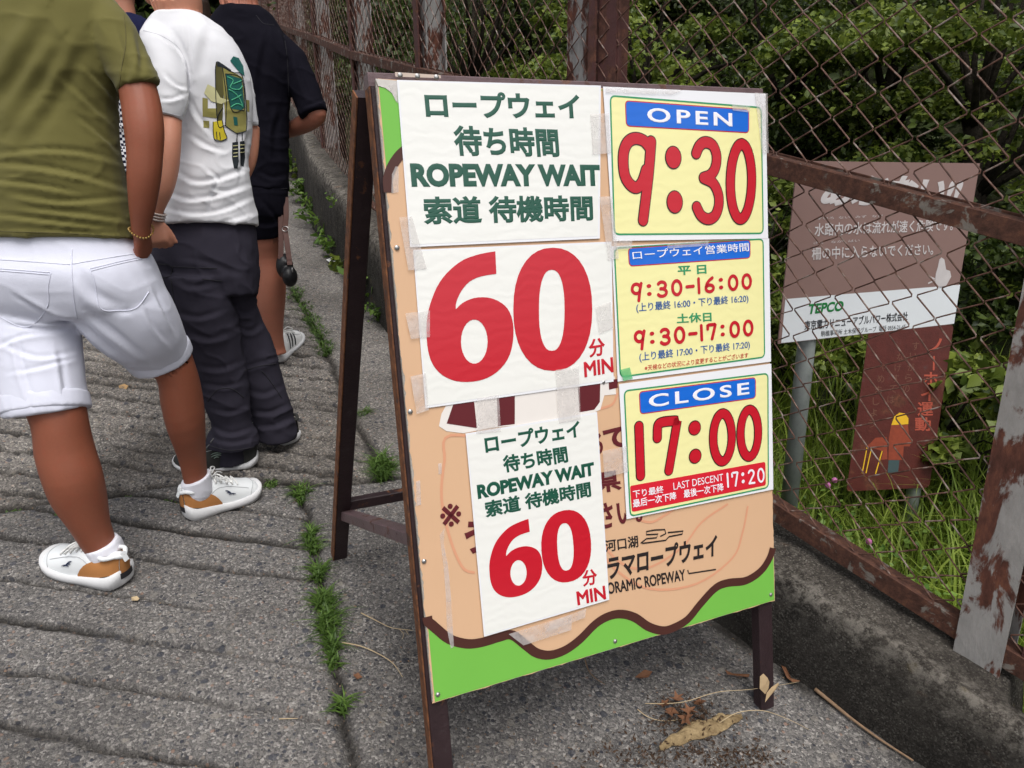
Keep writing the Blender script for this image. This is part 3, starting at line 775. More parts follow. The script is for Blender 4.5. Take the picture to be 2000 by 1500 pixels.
# screws
steel = Nodes('screw_steel').done((0.42, 0.41, 0.40), 0.35, None, 0.5, 0.9)
for q in [(775, 484), (801, 804), (828, 1096), (855, 1356), (1201, 1252), (1505, 1161), (1178, 746), (781, 147), (815, 149), (852, 151)]:
    p = pb.pt(pb.hit(*q), 0.0008); m = MB(); m.ball(p, pb.x * 0.0052, pb.y * 0.0052, -pb.n * 0.0035, 12, 6)
    m.build('screw', steel, panel)
# old torn tape left on the face
film = Nodes('clear_tape')
film.b.inputs['Base Color'].default_value = (0.72, 0.68, 0.66, 1); film.b.inputs['Roughness'].default_value = 0.3
film.b.inputs['Alpha'].default_value = 0.36; film.l(film.bump(film.noise(45, 5, 0.7, None, 2.0), 0.5, 0.004), film.b.inputs['Normal']); film.l(film.ramp(film.noise(30, 4), [(0.3, 0.22), (0.7, 0.5)]), film.b.inputs['Alpha']); film = film.m
m = MB(); pb.poly(m, [(858, 1045), (868, 1030), (866, 1062), (874, 1100), (880, 1160), (884, 1230), (886, 1262), (880, 1266), (872, 1225), (870, 1160), (866, 1110)], 0.0019); m.build('torn_tape', film, panel)
m = MB()
for q in ([(855, 905), (862, 904), (862, 925), (856, 926)], [(812, 940), (820, 938), (822, 985), (813, 988)], [(772, 325), (778, 326), (778, 376), (764, 378), (765, 340)]): pb.poly(m, q, 0.0019)
m.build('torn_tape', film, panel)
# pale torn paper along the top left corner
m = MB(); pb.poly(m, [(733, 154), (775, 158), (775, 200), (765, 182), (752, 172), (738, 168)], 0.0017); m.build('torn_paper', plain('torn_paper', (0.55, 0.52, 0.49), 0.8, 0.2, 90), panel)
m = MB(); pb.poly(m, [(758, 168), (778, 160), (780, 205), (772, 198)], 0.0022); m.build('torn_tape', film, panel)
m = MB(); pb.poly(m, [(771, 141), (860, 147), (861, 153), (772, 150)], 0.0012); m.build('bracket', plain('bare_plate', (0.5, 0.40, 0.34), 0.5, 0.1, 40), panel)

# ================================================================== the notices taped to the panel
cream = Nodes('laminated_cream')
cc = cream.mix(cream.noise(3, 3), (0.735, 0.735, 0.69), (0.79, 0.785, 0.75))
hb = cream.n('ShaderNodeTexWave'); hb.bands_direction = 'Z'; hb.inputs['Scale'].default_value = 13; hb.inputs['Distortion'].default_value = 7; hb.inputs['Detail'].default_value = 2; hb.inputs['Detail Scale'].default_value = 1.6
cream.l(cream.co(), hb.inputs['Vector'])
cream.b.inputs['Coat Weight'].default_value = 0.5; cream.b.inputs['Coat Roughness'].default_value = 0.12
cream = cream.done(cc, 0.4, cream.bump(hb.outputs['Fac'], 0.05, 0.004), 0.45)
white = plain('white_laminate', (0.76, 0.765, 0.79), 0.25, 0.02, 6, 0.5)
def ink(name, c):
    N = Nodes(name); hb = N.n('ShaderNodeTexWave'); hb.bands_direction = 'Z'
    hb.inputs['Scale'].default_value = 13; hb.inputs['Distortion'].default_value = 7; hb.inputs['Detail'].default_value = 2; hb.inputs['Detail Scale'].default_value = 1.6
    N.l(N.co(), hb.inputs['Vector'])
    N.b.inputs['Coat Weight'].default_value = 0.6; N.b.inputs['Coat Roughness'].default_value = 0.14
    return N.done(c, 0.4, N.bump(hb.outputs['Fac'], 0.05, 0.004), 0.4)
yellow = ink('yellow_print', srgb(232, 226, 162)); dgreen = ink('dark_green_ink', srgb(14, 76, 58)); red = ink('red_ink', srgb(188, 18, 38))
lgreen = ink('green_ink', srgb(48, 142, 92)); blue = ink('blue_ink', srgb(14, 100, 202)); bluet = ink('blue_text_ink', srgb(32, 84, 150)); wink = ink('white_ink', srgb(232, 230, 236)); kink = ink('black_ink', (0.02, 0.012, 0.012)); banred = ink('red_bar_ink', srgb(206, 30, 48))
def notice(label, quad, mat, off, curl=0.004):
    Q = [pb.hit(*q) for q in quad]; c = pb.pt(np.mean(Q, 0), off)
    t = thing('notice', label, 'poster', c, 'notices taped to the board')
    n1, n2 = 14, 14; V = []
    for layer in (0, 1):
        for i in range(n1 + 1):
            for j in range(n2 + 1):
                a = Q[0] + (Q[1] - Q[0]) * j / n2; b = Q[3] + (Q[2] - Q[3]) * j / n2; q = a + (b - a) * i / n1
                V.append(pb.pt(q, off - layer * 0.0009))
    k = (n1 + 1) * (n2 + 1); w_ = n2 + 1; Fs = []
    for i in range(n1):
        for j in range(n2):
            a = i * w_ + j; Fs.append((a, a + w_, a + w_ + 1, a + 1)); Fs.append((k + a, k + a + 1, k + a + w_ + 1, k + a + w_))
    rim = [j for j in range(n2)] + [i * w_ + n2 for i in range(n1)] + [n1 * w_ + n2 - j for j in range(n2)] + [(n1 - i) * w_ for i in range(n1)]
    for i in range(len(rim)): Fs.append((rim[i], rim[(i + 1) % len(rim)], k + rim[(i + 1) % len(rim)], k + rim[i]))
    link_mesh('sheet', V, Fs, mat, t)
    return t
def tape(t, quad, off, mat=None, nm='tape'):
    m = MB(); pb.poly(m, quad, off); return m.build(nm, mat or film, t)

n1 = notice('large cream notice with green lettering saying ROPEWAY WAIT', [(774, 157), (1172, 168), (1170, 466), (800, 483)], white, 0.0034)
m = MB(); pb.poly(m, [(778, 160), (1168, 171), (1166, 461), (803, 478)], 0.0037); m.build('paper', cream, n1)
m = MB()
pb.text(m, 'ロープウェイ', (826, 178), (1129, 184), (831, 231), 0.0041, 0.036)
pb.text(m, '待ち時間', (882, 245), (1087, 251), (888, 305), 0.0041, 0.034)
pb.text(m, 'ROPEWAY WAIT', (799, 319), (1169, 322), (803, 366), 0.0041, 0.055)
pb.text(m, '索道 待機時間', (823, 384), (1155, 381), (827, 440), 0.0041, 0.034)
m.build('lettering', dgreen, n1)
n2 = notice('large cream notice showing a huge red 60 MIN', [(806, 488), (1193, 472), (1197, 745), (830, 797)], white, 0.0030)
m = MB(); pb.poly(m, [(809, 491), (1190, 476), (1193, 741), (833, 792)], 0.0033); m.build('paper', cream, n2)
SIX = [(966, 491), (938, 496), (905, 507), (878, 527), (857, 552), (843, 582), (834, 615), (832, 650), (835, 685), (845, 713), (864, 733), (890, 744), (922, 745), (952, 737), (977, 719), (994, 693), (1001, 660), (1000, 628), (990, 603), (972, 588), (950, 581), (925, 582), (903, 591), (889, 604), (890, 590), (900, 568), (916, 550), (938, 540), (968, 535)]
SIXH = [(925 + 26 * math.cos(t), 667 + 43 * math.sin(t)) for t in np.linspace(0, 2 * math.pi, 26, endpoint=False)]
def sup(cx, cy, rx, ry, e=2.3, lean=0.0, n=36):
    return [(cx + rx * np.sign(math.cos(t)) * abs(math.cos(t)) ** (2 / e) - lean * ry * math.sin(t), cy + ry * np.sign(math.sin(t)) * abs(math.sin(t)) ** (2 / e)) for t in np.linspace(0, 2 * math.pi, n, endpoint=False)]
NIL = sup(1078, 604, 77, 120, 2.25); NILH = sup(1076, 606, 25, 79, 2.4)
def smooth_loop(P, sharp=(), k=4):
    return P
m = MB(); six = smooth_path(SIX[:24], 3) + [np.array(q) for q in smooth_path(SIX[23:], 3)]
pb.poly(m, [pb.hit(*q) for q in six], 0.0039, [[pb.hit(*q) for q in SIXH]], local=True)
pb.poly(m, [pb.hit(*q) for q in NIL], 0.0039, [[pb.hit(*q) for q in NILH]], local=True)
pb.text(m, '分', (1147, 663), (1179, 658), (1149, 699), 0.0038, 0.03)
pb.text(m, 'MIN', (1138, 707), (1195, 697), (1140, 737), 0.0038, 0.03)
m.build('lettering', red, n2)
n3 = notice('small tilted cream notice repeating ROPEWAY WAIT and 60 MIN', [(908, 846), (1164, 804), (1188, 1170), (944, 1242)], white, 0.0045)
m = MB(); pb.poly(m, [(911, 849), (1162, 808), (1185, 1167), (947, 1238)], 0.0048); m.build('paper', cream, n3)
m = MB()
pb.text(m, 'ロープウェイ', (943, 850), (1129, 819), (947, 885), 0.0052, 0.036)
pb.text(m, '待ち時間', (978, 889), (1104, 869), (983, 923), 0.0052, 0.034)
pb.text(m, 'ROPEWAY WAIT', (929, 946), (1157, 901), (932, 974), 0.0052, 0.055)
pb.text(m, '索道 待機時間', (943, 978), (1150, 938), (947, 1011), 0.0052, 0.034)
m.build('lettering', dgreen, n3)
src = np.array([[*pb.hit(966, 491), 1], [*pb.hit(905, 745), 1], [*pb.hit(1155, 604), 1]]); dst = np.array([pb.hit(1030, 1012), pb.hit(1001, 1164), pb.hit(1152, 1057)])
AF = np.linalg.solve(src, dst)
tf = lambda q: np.array([*pb.hit(*q), 1]) @ AF
m = MB(); pb.poly(m, [tf(q) for q in six], 0.0053, [[tf(q) for q in SIXH]], local=True)
pb.poly(m, [tf(q) for q in NIL], 0.0053, [[tf(q) for q in NILH]], local=True)
pb.text(m, '分', (1134, 1113), (1163, 1108), (1136, 1145), 0.0052, 0.03)
pb.text(m, 'MIN', (1123, 1154), (1179, 1142), (1126, 1181), 0.0052, 0.03)
m.build('lettering', red, n3)

def yellow_card(t, card, banner, off):
    a = pb.rrect(card, 0.012); m = MB(); pb.poly(m, a, off, local=True); m.build('yellow_field', yellow, t)
    m = MB(); pb.stroke(m, a, 0.0035, off + 0.0003, closed=True); m.build('border', lgreen, t)
    b = pb.rrect(banner, 0.008); m = MB(); pb.poly(m, pb.grow(b, 0.0022), off + 0.0003, local=True); m.build('banner_edge', red, t)
    m = MB(); pb.poly(m, b, off + 0.0006, local=True); return m.build('banner', blue, t)
n4 = notice('white and yellow notice with a blue banner reading OPEN 9:30', [(1176, 170), (1493, 184), (1498, 466), (1196, 471)], white, 0.0038)
yellow_card(n4, [(1190, 188), (1484, 211), (1488, 456), (1198, 458)], [(1220, 199), (1459, 216), (1459, 259), (1222, 246)], 0.0041)
m = MB(); pb.text(m, 'OPEN', (1261, 211), (1427, 222), (1262, 239), 0.0051, 0.022, 0.0, 1.28); m.build('lettering', wink, n4)
Z5 = lambda P: [(1150 + 0.3 * x, 150 + 0.3 * y) for x, y in P]
def big_digits(t, strokes_, dots, off, wid):
    for g, mat, dz in ((0.0045, kink, 0.0), (0.0, red, 0.0006)):
        m = MB(); k = 0
        for P_, cl in strokes_:
            L_ = [pb.hit(*q) for q in P_]; L_ = smooth_path(L_, 5)
            pb.stroke(m, L_, wid + g, off + dz + k * 5e-5); k += 2
        for c, rx, ry in dots:
            cc_ = pb.hit(*c); r1 = abs(pb.hit(c[0] + rx, c[1])[0] - cc_[0]); r2 = abs(pb.hit(c[0], c[1] + ry)[1] - cc_[1])
            pb.disc(m, cc_, r1 + g / 2, r2 + g / 2, off + dz + k * 5e-5); k += 1
        m.build('digit_outline' if g else 'lettering', mat, t)
oval = lambda cx, cy, rx, ry, lean=0.0: [(cx + rx * math.cos(t) + lean * math.sin(t), cy + ry * math.sin(t)) for t in np.linspace(-math.pi / 2, 1.5 * math.pi + 0.05, 22)]
big_digits(n4, [(Z5([(385, 460), (350, 420), (296, 404), (250, 425), (222, 480), (216, 560), (227, 645), (258, 700), (300, 724), (338, 690), (365, 610)]), 0), (Z5([(397, 426), (380, 640), (345, 935)]), 0),
                (Z5([(690, 500), (712, 452), (750, 429), (798, 450), (822, 515), (815, 590), (785, 640), (738, 660)]), 0), (Z5([(742, 662), (800, 695), (833, 765), (836, 840), (812, 905), (768, 928), (722, 905), (693, 850)]), 0),
                (Z5(oval(981, 684, 69, 243, -4)), 0)], [(Z5([(541, 528)])[0], 14.5, 21), (Z5([(550, 817)])[0], 14.5, 21)], 0.0046, 0.0225)
n5 = notice('pale yellow notice of weekday and holiday opening hours', [(1193, 481), (1500, 466), (1504, 706), (1205, 745)], white, 0.0034)
yellow_card(n5, [(1198, 485), (1488, 467), (1491, 697), (1210, 736)], [(1226, 486), (1462, 470), (1462, 503), (1228, 519)], 0.0037)
m = MB(); pb.text(m, 'ロープウェイ営業時間', (1232, 490), (1459, 474), (1234, 508), 0.0047, 0.008); m.build('lettering', wink, n5)
m = MB(); pb.text(m, '平 日', (1321, 520), (1377, 517), (1322, 538), 0.0042, 0.03); pb.text(m, '土休日', (1319, 613), (1387, 609), (1320, 632), 0.0042, 0.03); m.build('lettering', lgreen, n5)
m = MB()
pb.strokes(m, '9:30-16:00', (1229, 553), (1466, 533), (1231, 587), 0.0042, 0.20)
pb.strokes(m, '9:30-17:00', (1235, 646), (1469, 623), (1237, 681), 0.0042, 0.20)
pb.text(m, '※天候などの状況により変更することがございます', (1257, 713), (1459, 688), (1257, 724), 0.0042, 0.006)
m.build('lettering', red, n5)
m = MB()
pb.text(m, '(上り最終 16:00・下り最終 16:20)', (1240, 592), (1459, 574), (1241, 612), 0.0042, 0.016)
pb.text(m, '(上り最終 17:00・下り最終 17:20)', (1246, 688), (1462, 664), (1247, 708), 0.0042, 0.016)
m.build('lettering', bluet, n5)
n6 = notice('white and yellow notice with a blue banner reading CLOSE 17:00', [(1207, 750), (1504, 710), (1508, 955), (1222, 1013)], white, 0.0042)
yellow_card(n6, [(1217, 763), (1497, 729), (1498, 951), (1229, 1007)], [(1247, 766), (1472, 738), (1472, 776), (1249, 807)], 0.0045)
m = MB(); pb.text(m, 'CLOSE', (1264, 771), (1460, 746), (1265, 796), 0.0055, 0.022, 0.0, 1.28); m.build('lettering', wink, n6)
Z7 = lambda P: [(1180 + 0.22 * x, 700 + 0.22 * y) for x, y in P]
big_digits(n6, [(Z7([(297, 600), (304, 800), (312, 1036)]), 0), (Z7([(460, 702), (462, 612), (476, 576), (520, 560), (600, 552), (632, 556), (630, 590), (562, 990)]), 0),
                (Z7(oval(1037, 698, 82, 212, -3)), 0), (Z7(oval(1275, 661, 78, 208, -3)), 0)], [(Z7([(790, 614)])[0], 11, 13), (Z7([(795, 864)])[0], 11, 13)], 0.0050, 0.0205)
b = pb.rrect([(1228, 948), (1492, 901), (1493, 947), (1232, 999)], 0.006); m = MB(); pb.poly(m, b, 0.0050, local=True); m.build('red_bar', banred, n6)
m = MB()
pb.text(m, '下り最終', (1233, 957), (1293, 947), (1234, 972), 0.0054, 0.012); pb.text(m, 'LAST DESCENT', (1312, 942), (1409, 924), (1313, 956), 0.0054, 0.0)
pb.text(m, '最后一次下降', (1233, 975), (1318, 959), (1234, 991), 0.0054, 0.016); pb.text(m, '最後一次下降', (1332, 956), (1410, 942), (1333, 972), 0.0054, 0.016)
pb.strokes(m, '17:20', (1414, 922), (1490, 911), (1416, 953), 0.0054, 0.13)
m.build('lettering', wink, n6)
# clear tape that holds the sheets
for t, q, o_ in ((n1, [(1150, 225), (1186, 222), (1191, 300), (1155, 303)], 0.0058), (n1, [(1168, 385), (1192, 384), (1206, 505), (1185, 508)], 0.0060), (n1, [(778, 425), (803, 423), (832, 525), (796, 528)], 0.0056),
                 (n3, [(930, 778), (972, 770), (976, 842), (928, 846)], 0.0066), (n3, [(1082, 722), (1128, 715), (1131, 818), (1089, 826)], 0.0068), (n3, [(991, 1236), (1115, 1197), (1113, 1228), (1020, 1258)], 0.0066), (n3, [(1060, 1218), (1142, 1186), (1140, 1204), (1062, 1232)], 0.0070),
                 (n2, [(790, 612), (838, 606), (838, 658), (801, 662)], 0.0056), (n2, [(800, 735), (830, 728), (836, 800), (812, 808)], 0.0058), (n4, [(1180, 172), (1330, 178), (1310, 186), (1180, 182)], 0.0066), (n4, [(1426, 205), (1462, 208), (1460, 221), (1427, 217)], 0.0068),
                 (n4, [(1470, 182), (1495, 184), (1497, 300), (1484, 300)], 0.0066), (n5, [(1160, 600), (1190, 590), (1196, 640), (1168, 652)], 0.0062), (n5, [(1300, 476), (1380, 470), (1380, 480), (1300, 486)], 0.0064), (n5, [(1195, 470), (1232, 470), (1230, 486), (1196, 488)], 0.0068), (n6, [(1174, 880), (1222, 870), (1224, 920), (1178, 932)], 0.0060)):
    tape(t, q, o_)
gt = Nodes('green_tape'); gt.b.inputs['Base Color'].default_value = (0.12, 0.5, 0.2, 1); gt.b.inputs['Alpha'].default_value = 0.7
tape(n5, [(1208, 722), (1227, 717), (1233, 739), (1215, 744)], 0.0062, gt.m, 'green_tape')

# ================================================================== the two signs beyond the fence
galv = Nodes('galvanised_pipe'); galv = galv.done(galv.ramp(galv.noise(14, 6, 0.6), [(0.3, (0.22, 0.24, 0.235)), (0.6, (0.36, 0.385, 0.375))]), 0.6, galv.bump(galv.noise(150, 3), 0.2, 0.002), 0.4, 0.3)
sp = Plane([(1558, 314), (1914, 319), (1864, 633), (1525, 671)], 0.84)
mauve = plain('faded_mauve_paint', srgb(134, 108, 102), 0.75, 0.08, 7, 0.25); swhite = plain('sign_white', srgb(218, 222, 226), 0.7, 0.05, 9, 0.25); tgreen = plain('sign_green', srgb(28, 120, 60), 0.6); tblack = plain('sign_black', srgb(40, 40, 46), 0.6)
pole_x = sp.hit(1590, 690)[0]
pole_base = gpt(1553, 1010, -0.1)
c = sp.pt((pole_x, sp.h), -0.038); foot = c + np.array([0, 0, 1.0]) * 0
foot[2] = float(hill_z(foot[0], foot[1])) - 0.05
warn = thing('warning_sign', 'faded mauve and white warning sign on a grey pole beyond the fence', 'sign', foot)
m = MB(); m.loft([[sp.pt(q, 0) for q in ((0, 0), (0, sp.h), (sp.w, sp.h), (sp.w, 0))], [sp.pt(q, -0.004) for q in ((0, 0), (0, sp.h), (sp.w, sp.h), (sp.w, 0))]]); plate = m.build('plate', mauve, warn)
m = MB(); sp.poly(m, [(1533.5, 584), (1875, 556), (1863, 632), (1525.5, 670)], 0.001); m.build('white_band', swhite, plate)
m = MB()
sp.text(m, 'あぶない!!', (1604, 338), (1874, 346), (1598, 402), 0.001, 0.05, 0.05)
sp.text(m, '水路内の水は流れが速く危険です。', (1591, 436), (1862, 427), (1590, 462), 0.001, 0.014)
sp.text(m, '柵の中に入らないでください。', (1585, 483), (1823, 475), (1585, 508), 0.001, 0.014)
sp.text(m, 'すいろ  ない   みず   なが', (1595, 424), (1724, 419), (1595, 429), 0.001, 0.0)
sp.text(m, 'さく   なか   はい', (1589, 472), (1679, 467), (1588, 477), 0.001, 0.0)
sp.poly(m, [(1480 + .28 * x, 280 + .28 * y) for x, y in [(1280, 795), (1300, 810), (1312, 880), (1340, 890), (1348, 930), (1320, 980), (1300, 1010), (1250, 1010), (1235, 960), (1240, 910), (1255, 860), (1265, 810)]], 0.001)
for a, b in (((1195, 930), (1230, 945)), ((1190, 975), (1228, 958))): sp.stroke(m, [sp.hit(1480 + .28 * a[0], 280 + .28 * a[1]), sp.hit(1480 + .28 * b[0], 280 + .28 * b[1])], 0.006, 0.001)
m.build('lettering', plain('sign_white_ink', srgb(196, 190, 190), 0.7), plate)
m = MB(); sp.text(m, 'TEPCO', (1577, 594), (1646, 587), (1576, 614), 0.002, 0.035, 0.04); m.build('lettering', tgreen, plate)
m = MB(); sp.text(m, '東京電力リニューアブルパワー株式会社', (1571, 626), (1773, 608), (1570, 645), 0.002, 0.014)
sp.text(m, '駒橋事業所 土木保守グループ  電話 0554-21-65', (1603, 646), (1768, 632), (1603, 657), 0.002, 0.0); m.build('lettering', tblack, plate)
m = MB(); m.tube([c - np.array([0, 0, 0.0]) + np.array([0, 0, sp.h * 0.9]), c, foot], 0.030, 14); m.build('pole', galv, warn, True)
rp = Plane([(1697, 647), (1863, 634), (1815, 952), (1653, 960)], 0.37)
rred = rusty('rusted_red_plate', (0.088, 0.016, 0.011), rust=(0.095, 0.030, 0.017), cover=0.62, scale=6, rough=0.6)
c2 = rp.pt((rp.w * 0.52, rp.h * 0.9), -0.036); foot2 = c2.copy(); foot2[2] = float(hill_z(c2[0], c2[1])) - 0.05
rs_ = thing('antilitter_sign', 'rusty dark red sign with a helmeted worker on a pole beyond the fence', 'sign', foot2)
a = rp.rrect([(1697, 647), (1863, 634), (1815, 952), (1653, 960)], 0.02)
m = MB(); m.loft([[rp.pt(q, 0) for q in a[::-1]], [rp.pt(q, -0.003) for q in a[::-1]]]); plate2 = m.build('plate', rred, rs_)
q3 = lambda P: [(1480 + x / 3, 600 + y / 3) for x, y in P]
def bx(x0, y0, x1, y1): return q3([(x0, y0), (x1, y0), (x0, y1)])
m = MB()
for ch, b_ in (('ノ', (1000, 182, 1080, 262)), ('ホ', (970, 380, 1056, 455)), ('イ', (955, 470, 1040, 550)), ('運', (935, 556, 1028, 638)), ('動', (920, 645, 1014, 727))): rp.text(m, ch, *bx(*b_), 0.001, 0.02)
rp.stroke(m, [rp.hit(*q) for q in q3([(1032, 290), (1030, 365)])], 0.008, 0.001)
m.build('lettering', plain('faded_orange_ink', srgb(160, 72, 54), 0.7), plate2)
m = MB()
for k, ch in enumerate('すいがらの'): rp.text(m, ch, *bx(905 - 14 * k, 205 + 62 * k, 945 - 14 * k, 250 + 62 * k), 0.001, 0.0)
for k, ch in enumerate('なげすては'): rp.text(m, ch, *bx(815 - 14 * k, 270 + 62 * k, 855 - 14 * k, 315 + 62 * k), 0.001, 0.0)
for k, ch in enumerate('やめましょう'): rp.text(m, ch, *bx(715 - 14 * k, 330 + 66 * k, 755 - 14 * k, 375 + 66 * k), 0.001, 0.0)
m.build('lettering', plain('faded_brown_ink', srgb(104, 66, 52), 0.7), plate2)
m = MB(); rp.poly(m, q3([(782, 690), (800, 640), (830, 618), (862, 622), (882, 650), (882, 685), (840, 688)]), 0.001)
for P_ in ([(640, 820), (612, 970)], [(665, 830), (634, 970)], [(728, 845), (690, 975)]): rp.stroke(m, [rp.hit(*q) for q in q3(P_)], 0.005, 0.001)
m.build('worker_helmet', plain('yellow_ink', srgb(214, 168, 30), 0.7), plate2)
m = MB(); rp.poly(m, q3([(782, 690), (880, 688), (884, 740), (905, 780), (890, 815), (855, 815), (850, 895), (765, 895), (768, 760)]), 0.0008); rp.poly(m, q3([(640, 815), (690, 765), (755, 760), (760, 890), (720, 895), (735, 845)]), 0.0007); m.build('worker_figure', plain('orange_ink', srgb(132, 56, 34), 0.7, 0.3, 60), plate2)
m = MB(); rp.poly(m, q3([(766, 896), (830, 896), (822, 970), (760, 970)]), 0.001); m.build('worker_trousers', plain('teal_ink', srgb(56, 74, 76), 0.7), plate2)
m = MB(); m.tube([rp.pt((rp.w * 0.53, rp.h * 0.72), -0.034), rp.pt((rp.w * 0.53, rp.h * 0.86), -0.034), c2, foot2], 0.031, 14); m.build('pole', galv, rs_, True)
# ================================================================== plants
def unit(a): return a / (np.linalg.norm(a, axis=-1, keepdims=True) + 1e-12)
def leaf_quads(C, size, up=0.6, rg=rng, out=None, aspect=0.62, fold=0.25):
    """diamond leaves folded on the midrib at the points C; returns verts, tris"""
    n = len(C); nrm = unit(rg.normal(size=(n, 3)) + np.array([0, 0, 1.0]) * up * 2 + (0 if out is None else out))
    a = unit(np.cross(nrm, rg.normal(size=(n, 3)))); b = np.cross(nrm, a)
    s = size * rg.uniform(0.6, 1.3, (n, 1)) if np.isscalar(size) else size[:, None]
    tip = C + a * s * 0.5; bas = C - a * s * 0.5
    mid = C - a * s * 0.05
    l = mid + b * s * aspect * 0.5 + nrm * s * fold * 0.4; r = mid - b * s * aspect * 0.5 + nrm * s * fold * 0.4
    V = np.stack([bas, r, tip, l], 1).reshape(-1, 3)
    k = np.arange(n)[:, None] * 4
    Q = np.concatenate([k + [0, 1, 2], k + [0, 2, 3]], 0)
    return V, Q
def leaf_obj(name, V, Q, mat, parent=None):
    me = bpy.data.meshes.new(name); fast_mesh(me, V, Q); return link_obj(name, me, mat, parent)
def blades(B, H, W, lean, rg=rng, seg=4, droop=0.5):
    """grass blades rooted at B"""
    n = len(B); az = rg.uniform(0, 2 * math.pi, n); d = np.stack([np.cos(az), np.sin(az), 0 * az], 1)
    side = np.stack([-np.sin(az), np.cos(az), 0 * az], 1); V = []
    for k in range(seg + 1):
        t = k / seg
        c = B + d * (lean * H * t ** 1.8)[:, None] + np.array([0, 0, 1.0]) * (H * (t - droop * lean * t ** 2.6))[:, None]
        wv = (W * (1 - t ** 1.6) * 0.5 + 0.0002)[:, None]
        V += [c - side * wv, c + side * wv]
    V = np.stack(V, 1).reshape(-1, 3); k = np.arange(n)[:, None] * 2 * (seg + 1)
    Q = np.concatenate([k + 2 * i + np.array([0, 1, 3, 2]) for i in range(seg)], 0)
    return V, Q
leaf_dark = leafmat('dark_leaves', (0.014, 0.028, 0.005), (0.10, 0.145, 0.024), 0.3)
leaf_mid = leafmat('mid_green_leaves', (0.034, 0.064, 0.009), (0.24, 0.30, 0.045), 0.35)
leaf_light = leafmat('light_green_leaves', (0.06, 0.10, 0.012), (0.30, 0.36, 0.06), 0.4)
grass_m = leafmat('tall_grass_blades', (0.16, 0.25, 0.024), (0.42, 0.52, 0.095), 0.5)
weed_m = leafmat('weed_leaves', (0.06, 0.13, 0.016), (0.22, 0.34, 0.06), 0.3)
N = Nodes('bark'); bark = N.done(N.ramp(N.noise(20, 6, 0.7), [(0.3, (0.010, 0.008, 0.006)), (0.7, (0.05, 0.042, 0.032))]), 0.95, N.bump(N.noise(40, 5, 0.7), 1.0, 0.02), 0.1)

def tree(label, u, v, depth, rad, n, mat, size, clumps=22, flat=0.28, trunk_r=0.09, name='broadleaf_tree', group='trees on the slope behind the fence', lean=0.0, hide=False):
    rg = np.random.default_rng(abs(int(u * 13 + v * 7 + depth * 101)))
    c = CAM + ray(u, v) * depth
    g = np.array([c[0] + lean, c[1] + 0.15, 0.0]); g[2] = float(hill_z(g[0], g[1])) - 0.1
    t = thing(name, label, 'tree', g, group)
    cen = unit(rg.normal(size=(clumps, 3))) * rg.uniform(0.25, 1.0, (clumps, 1)) ** 0.5 * np.array([rad, rad, rad * 0.95]) + c
    cen[:, 2] = np.maximum(cen[:, 2], np.maximum(hill_z(cen[:, 0], cen[:, 1]), g[2]) + 0.25)
    cr = rad * rg.uniform(0.26, 0.48, clumps)
    w_ = rg.dirichlet(cr ** 2 * 3 / rad ** 2 + 0.5)
    idx = rg.choice(clumps, n, p=w_)
    off = unit(rg.normal(size=(n, 3))) * rg.uniform(0, 1, (n, 1)) ** 0.4
    off[:, 2] *= flat; off[:, 2] -= 0.25 * (off[:, 0] ** 2 + off[:, 1] ** 2)
    C = cen[idx] + off * cr[idx][:, None]
    V, Q = leaf_quads(C, size, 0.55, rg, out=unit(off) * 0.5)
    leaf_obj('crown', V, Q, mat, t)
    m = MB(); top = c + np.array([0, 0, rad * 0.3])
    pts = [g, g * 0.66 + top * 0.34 + np.array([0.06, 0.02, 0]), g * 0.33 + top * 0.67 + np.array([-0.05, 0.03, 0]), top]
    m.tube(pts, [trunk_r, trunk_r * 0.8, trunk_r * 0.55, trunk_r * 0.2], 9)
    for k in range(0, clumps, 2):
        s = pts[1] * 0.6 + pts[2] * 0.4 if cen[k][2] < c[2] else pts[2]
        m.tube([s, s * 0.5 + cen[k] * 0.5 + rg.normal(size=3) * 0.05, cen[k]], [trunk_r * 0.35, trunk_r * 0.2, 0.006], 5)
    m.build('trunk', bark, t, True)
    return t
TREES = [
    ('dark layered tree rising behind the first white post', 930, 60, 6.6, 1.15, 6500, leaf_dark, 0.075),
    ('dark green tree between the two white posts above the notice board', 1060, 40, 7.2, 1.2, 6500, leaf_mid, 0.075),
    ('broad tree with tiered foliage right behind the brown upright', 1270, 120, 6.0, 1.0, 6000, leaf_light, 0.07),
    ('tall shadowy tree with a black trunk beside the OPEN notice', 1400, 40, 8.2, 1.3, 5500, leaf_dark, 0.08),
    ('leafy tree directly above the mauve warning sign', 1560, 130, 5.6, 0.95, 8000, leaf_mid, 0.065),
    ('dark tree low behind the top edge of the mauve sign', 1480, 290, 6.2, 0.8, 5500, leaf_dark, 0.065),
    ('bushy tree up the slope right of the mauve sign', 1760, 120, 5.4, 0.95, 8000, leaf_mid, 0.065),
    ('yellowish green tree filling the top right corner', 1960, 90, 4.3, 0.75, 5500, leaf_light, 0.062),
    ('dense dark tree at the right edge below the yellowish tree', 1950, 330, 4.6, 0.75, 7000, leaf_mid, 0.062),
    ('shadowy tree far up the slope behind the left fence bays', 760, 40, 9.0, 1.4, 5000, leaf_dark, 0.09),
    ('dark tree farthest along the fence behind the rusted uprights', 640, 30, 11.0, 1.6, 4500, leaf_dark, 0.1),
    ('tall background tree high above the OPEN notice', 1250, -120, 8.5, 1.6, 5000, leaf_dark, 0.09),
    ('tall background tree high above the mauve sign', 1640, -130, 8.0, 1.6, 5500, leaf_dark, 0.09),
    ('tall background tree high behind the white posts', 980, -140, 9.5, 1.7, 4500, leaf_dark, 0.1),
]
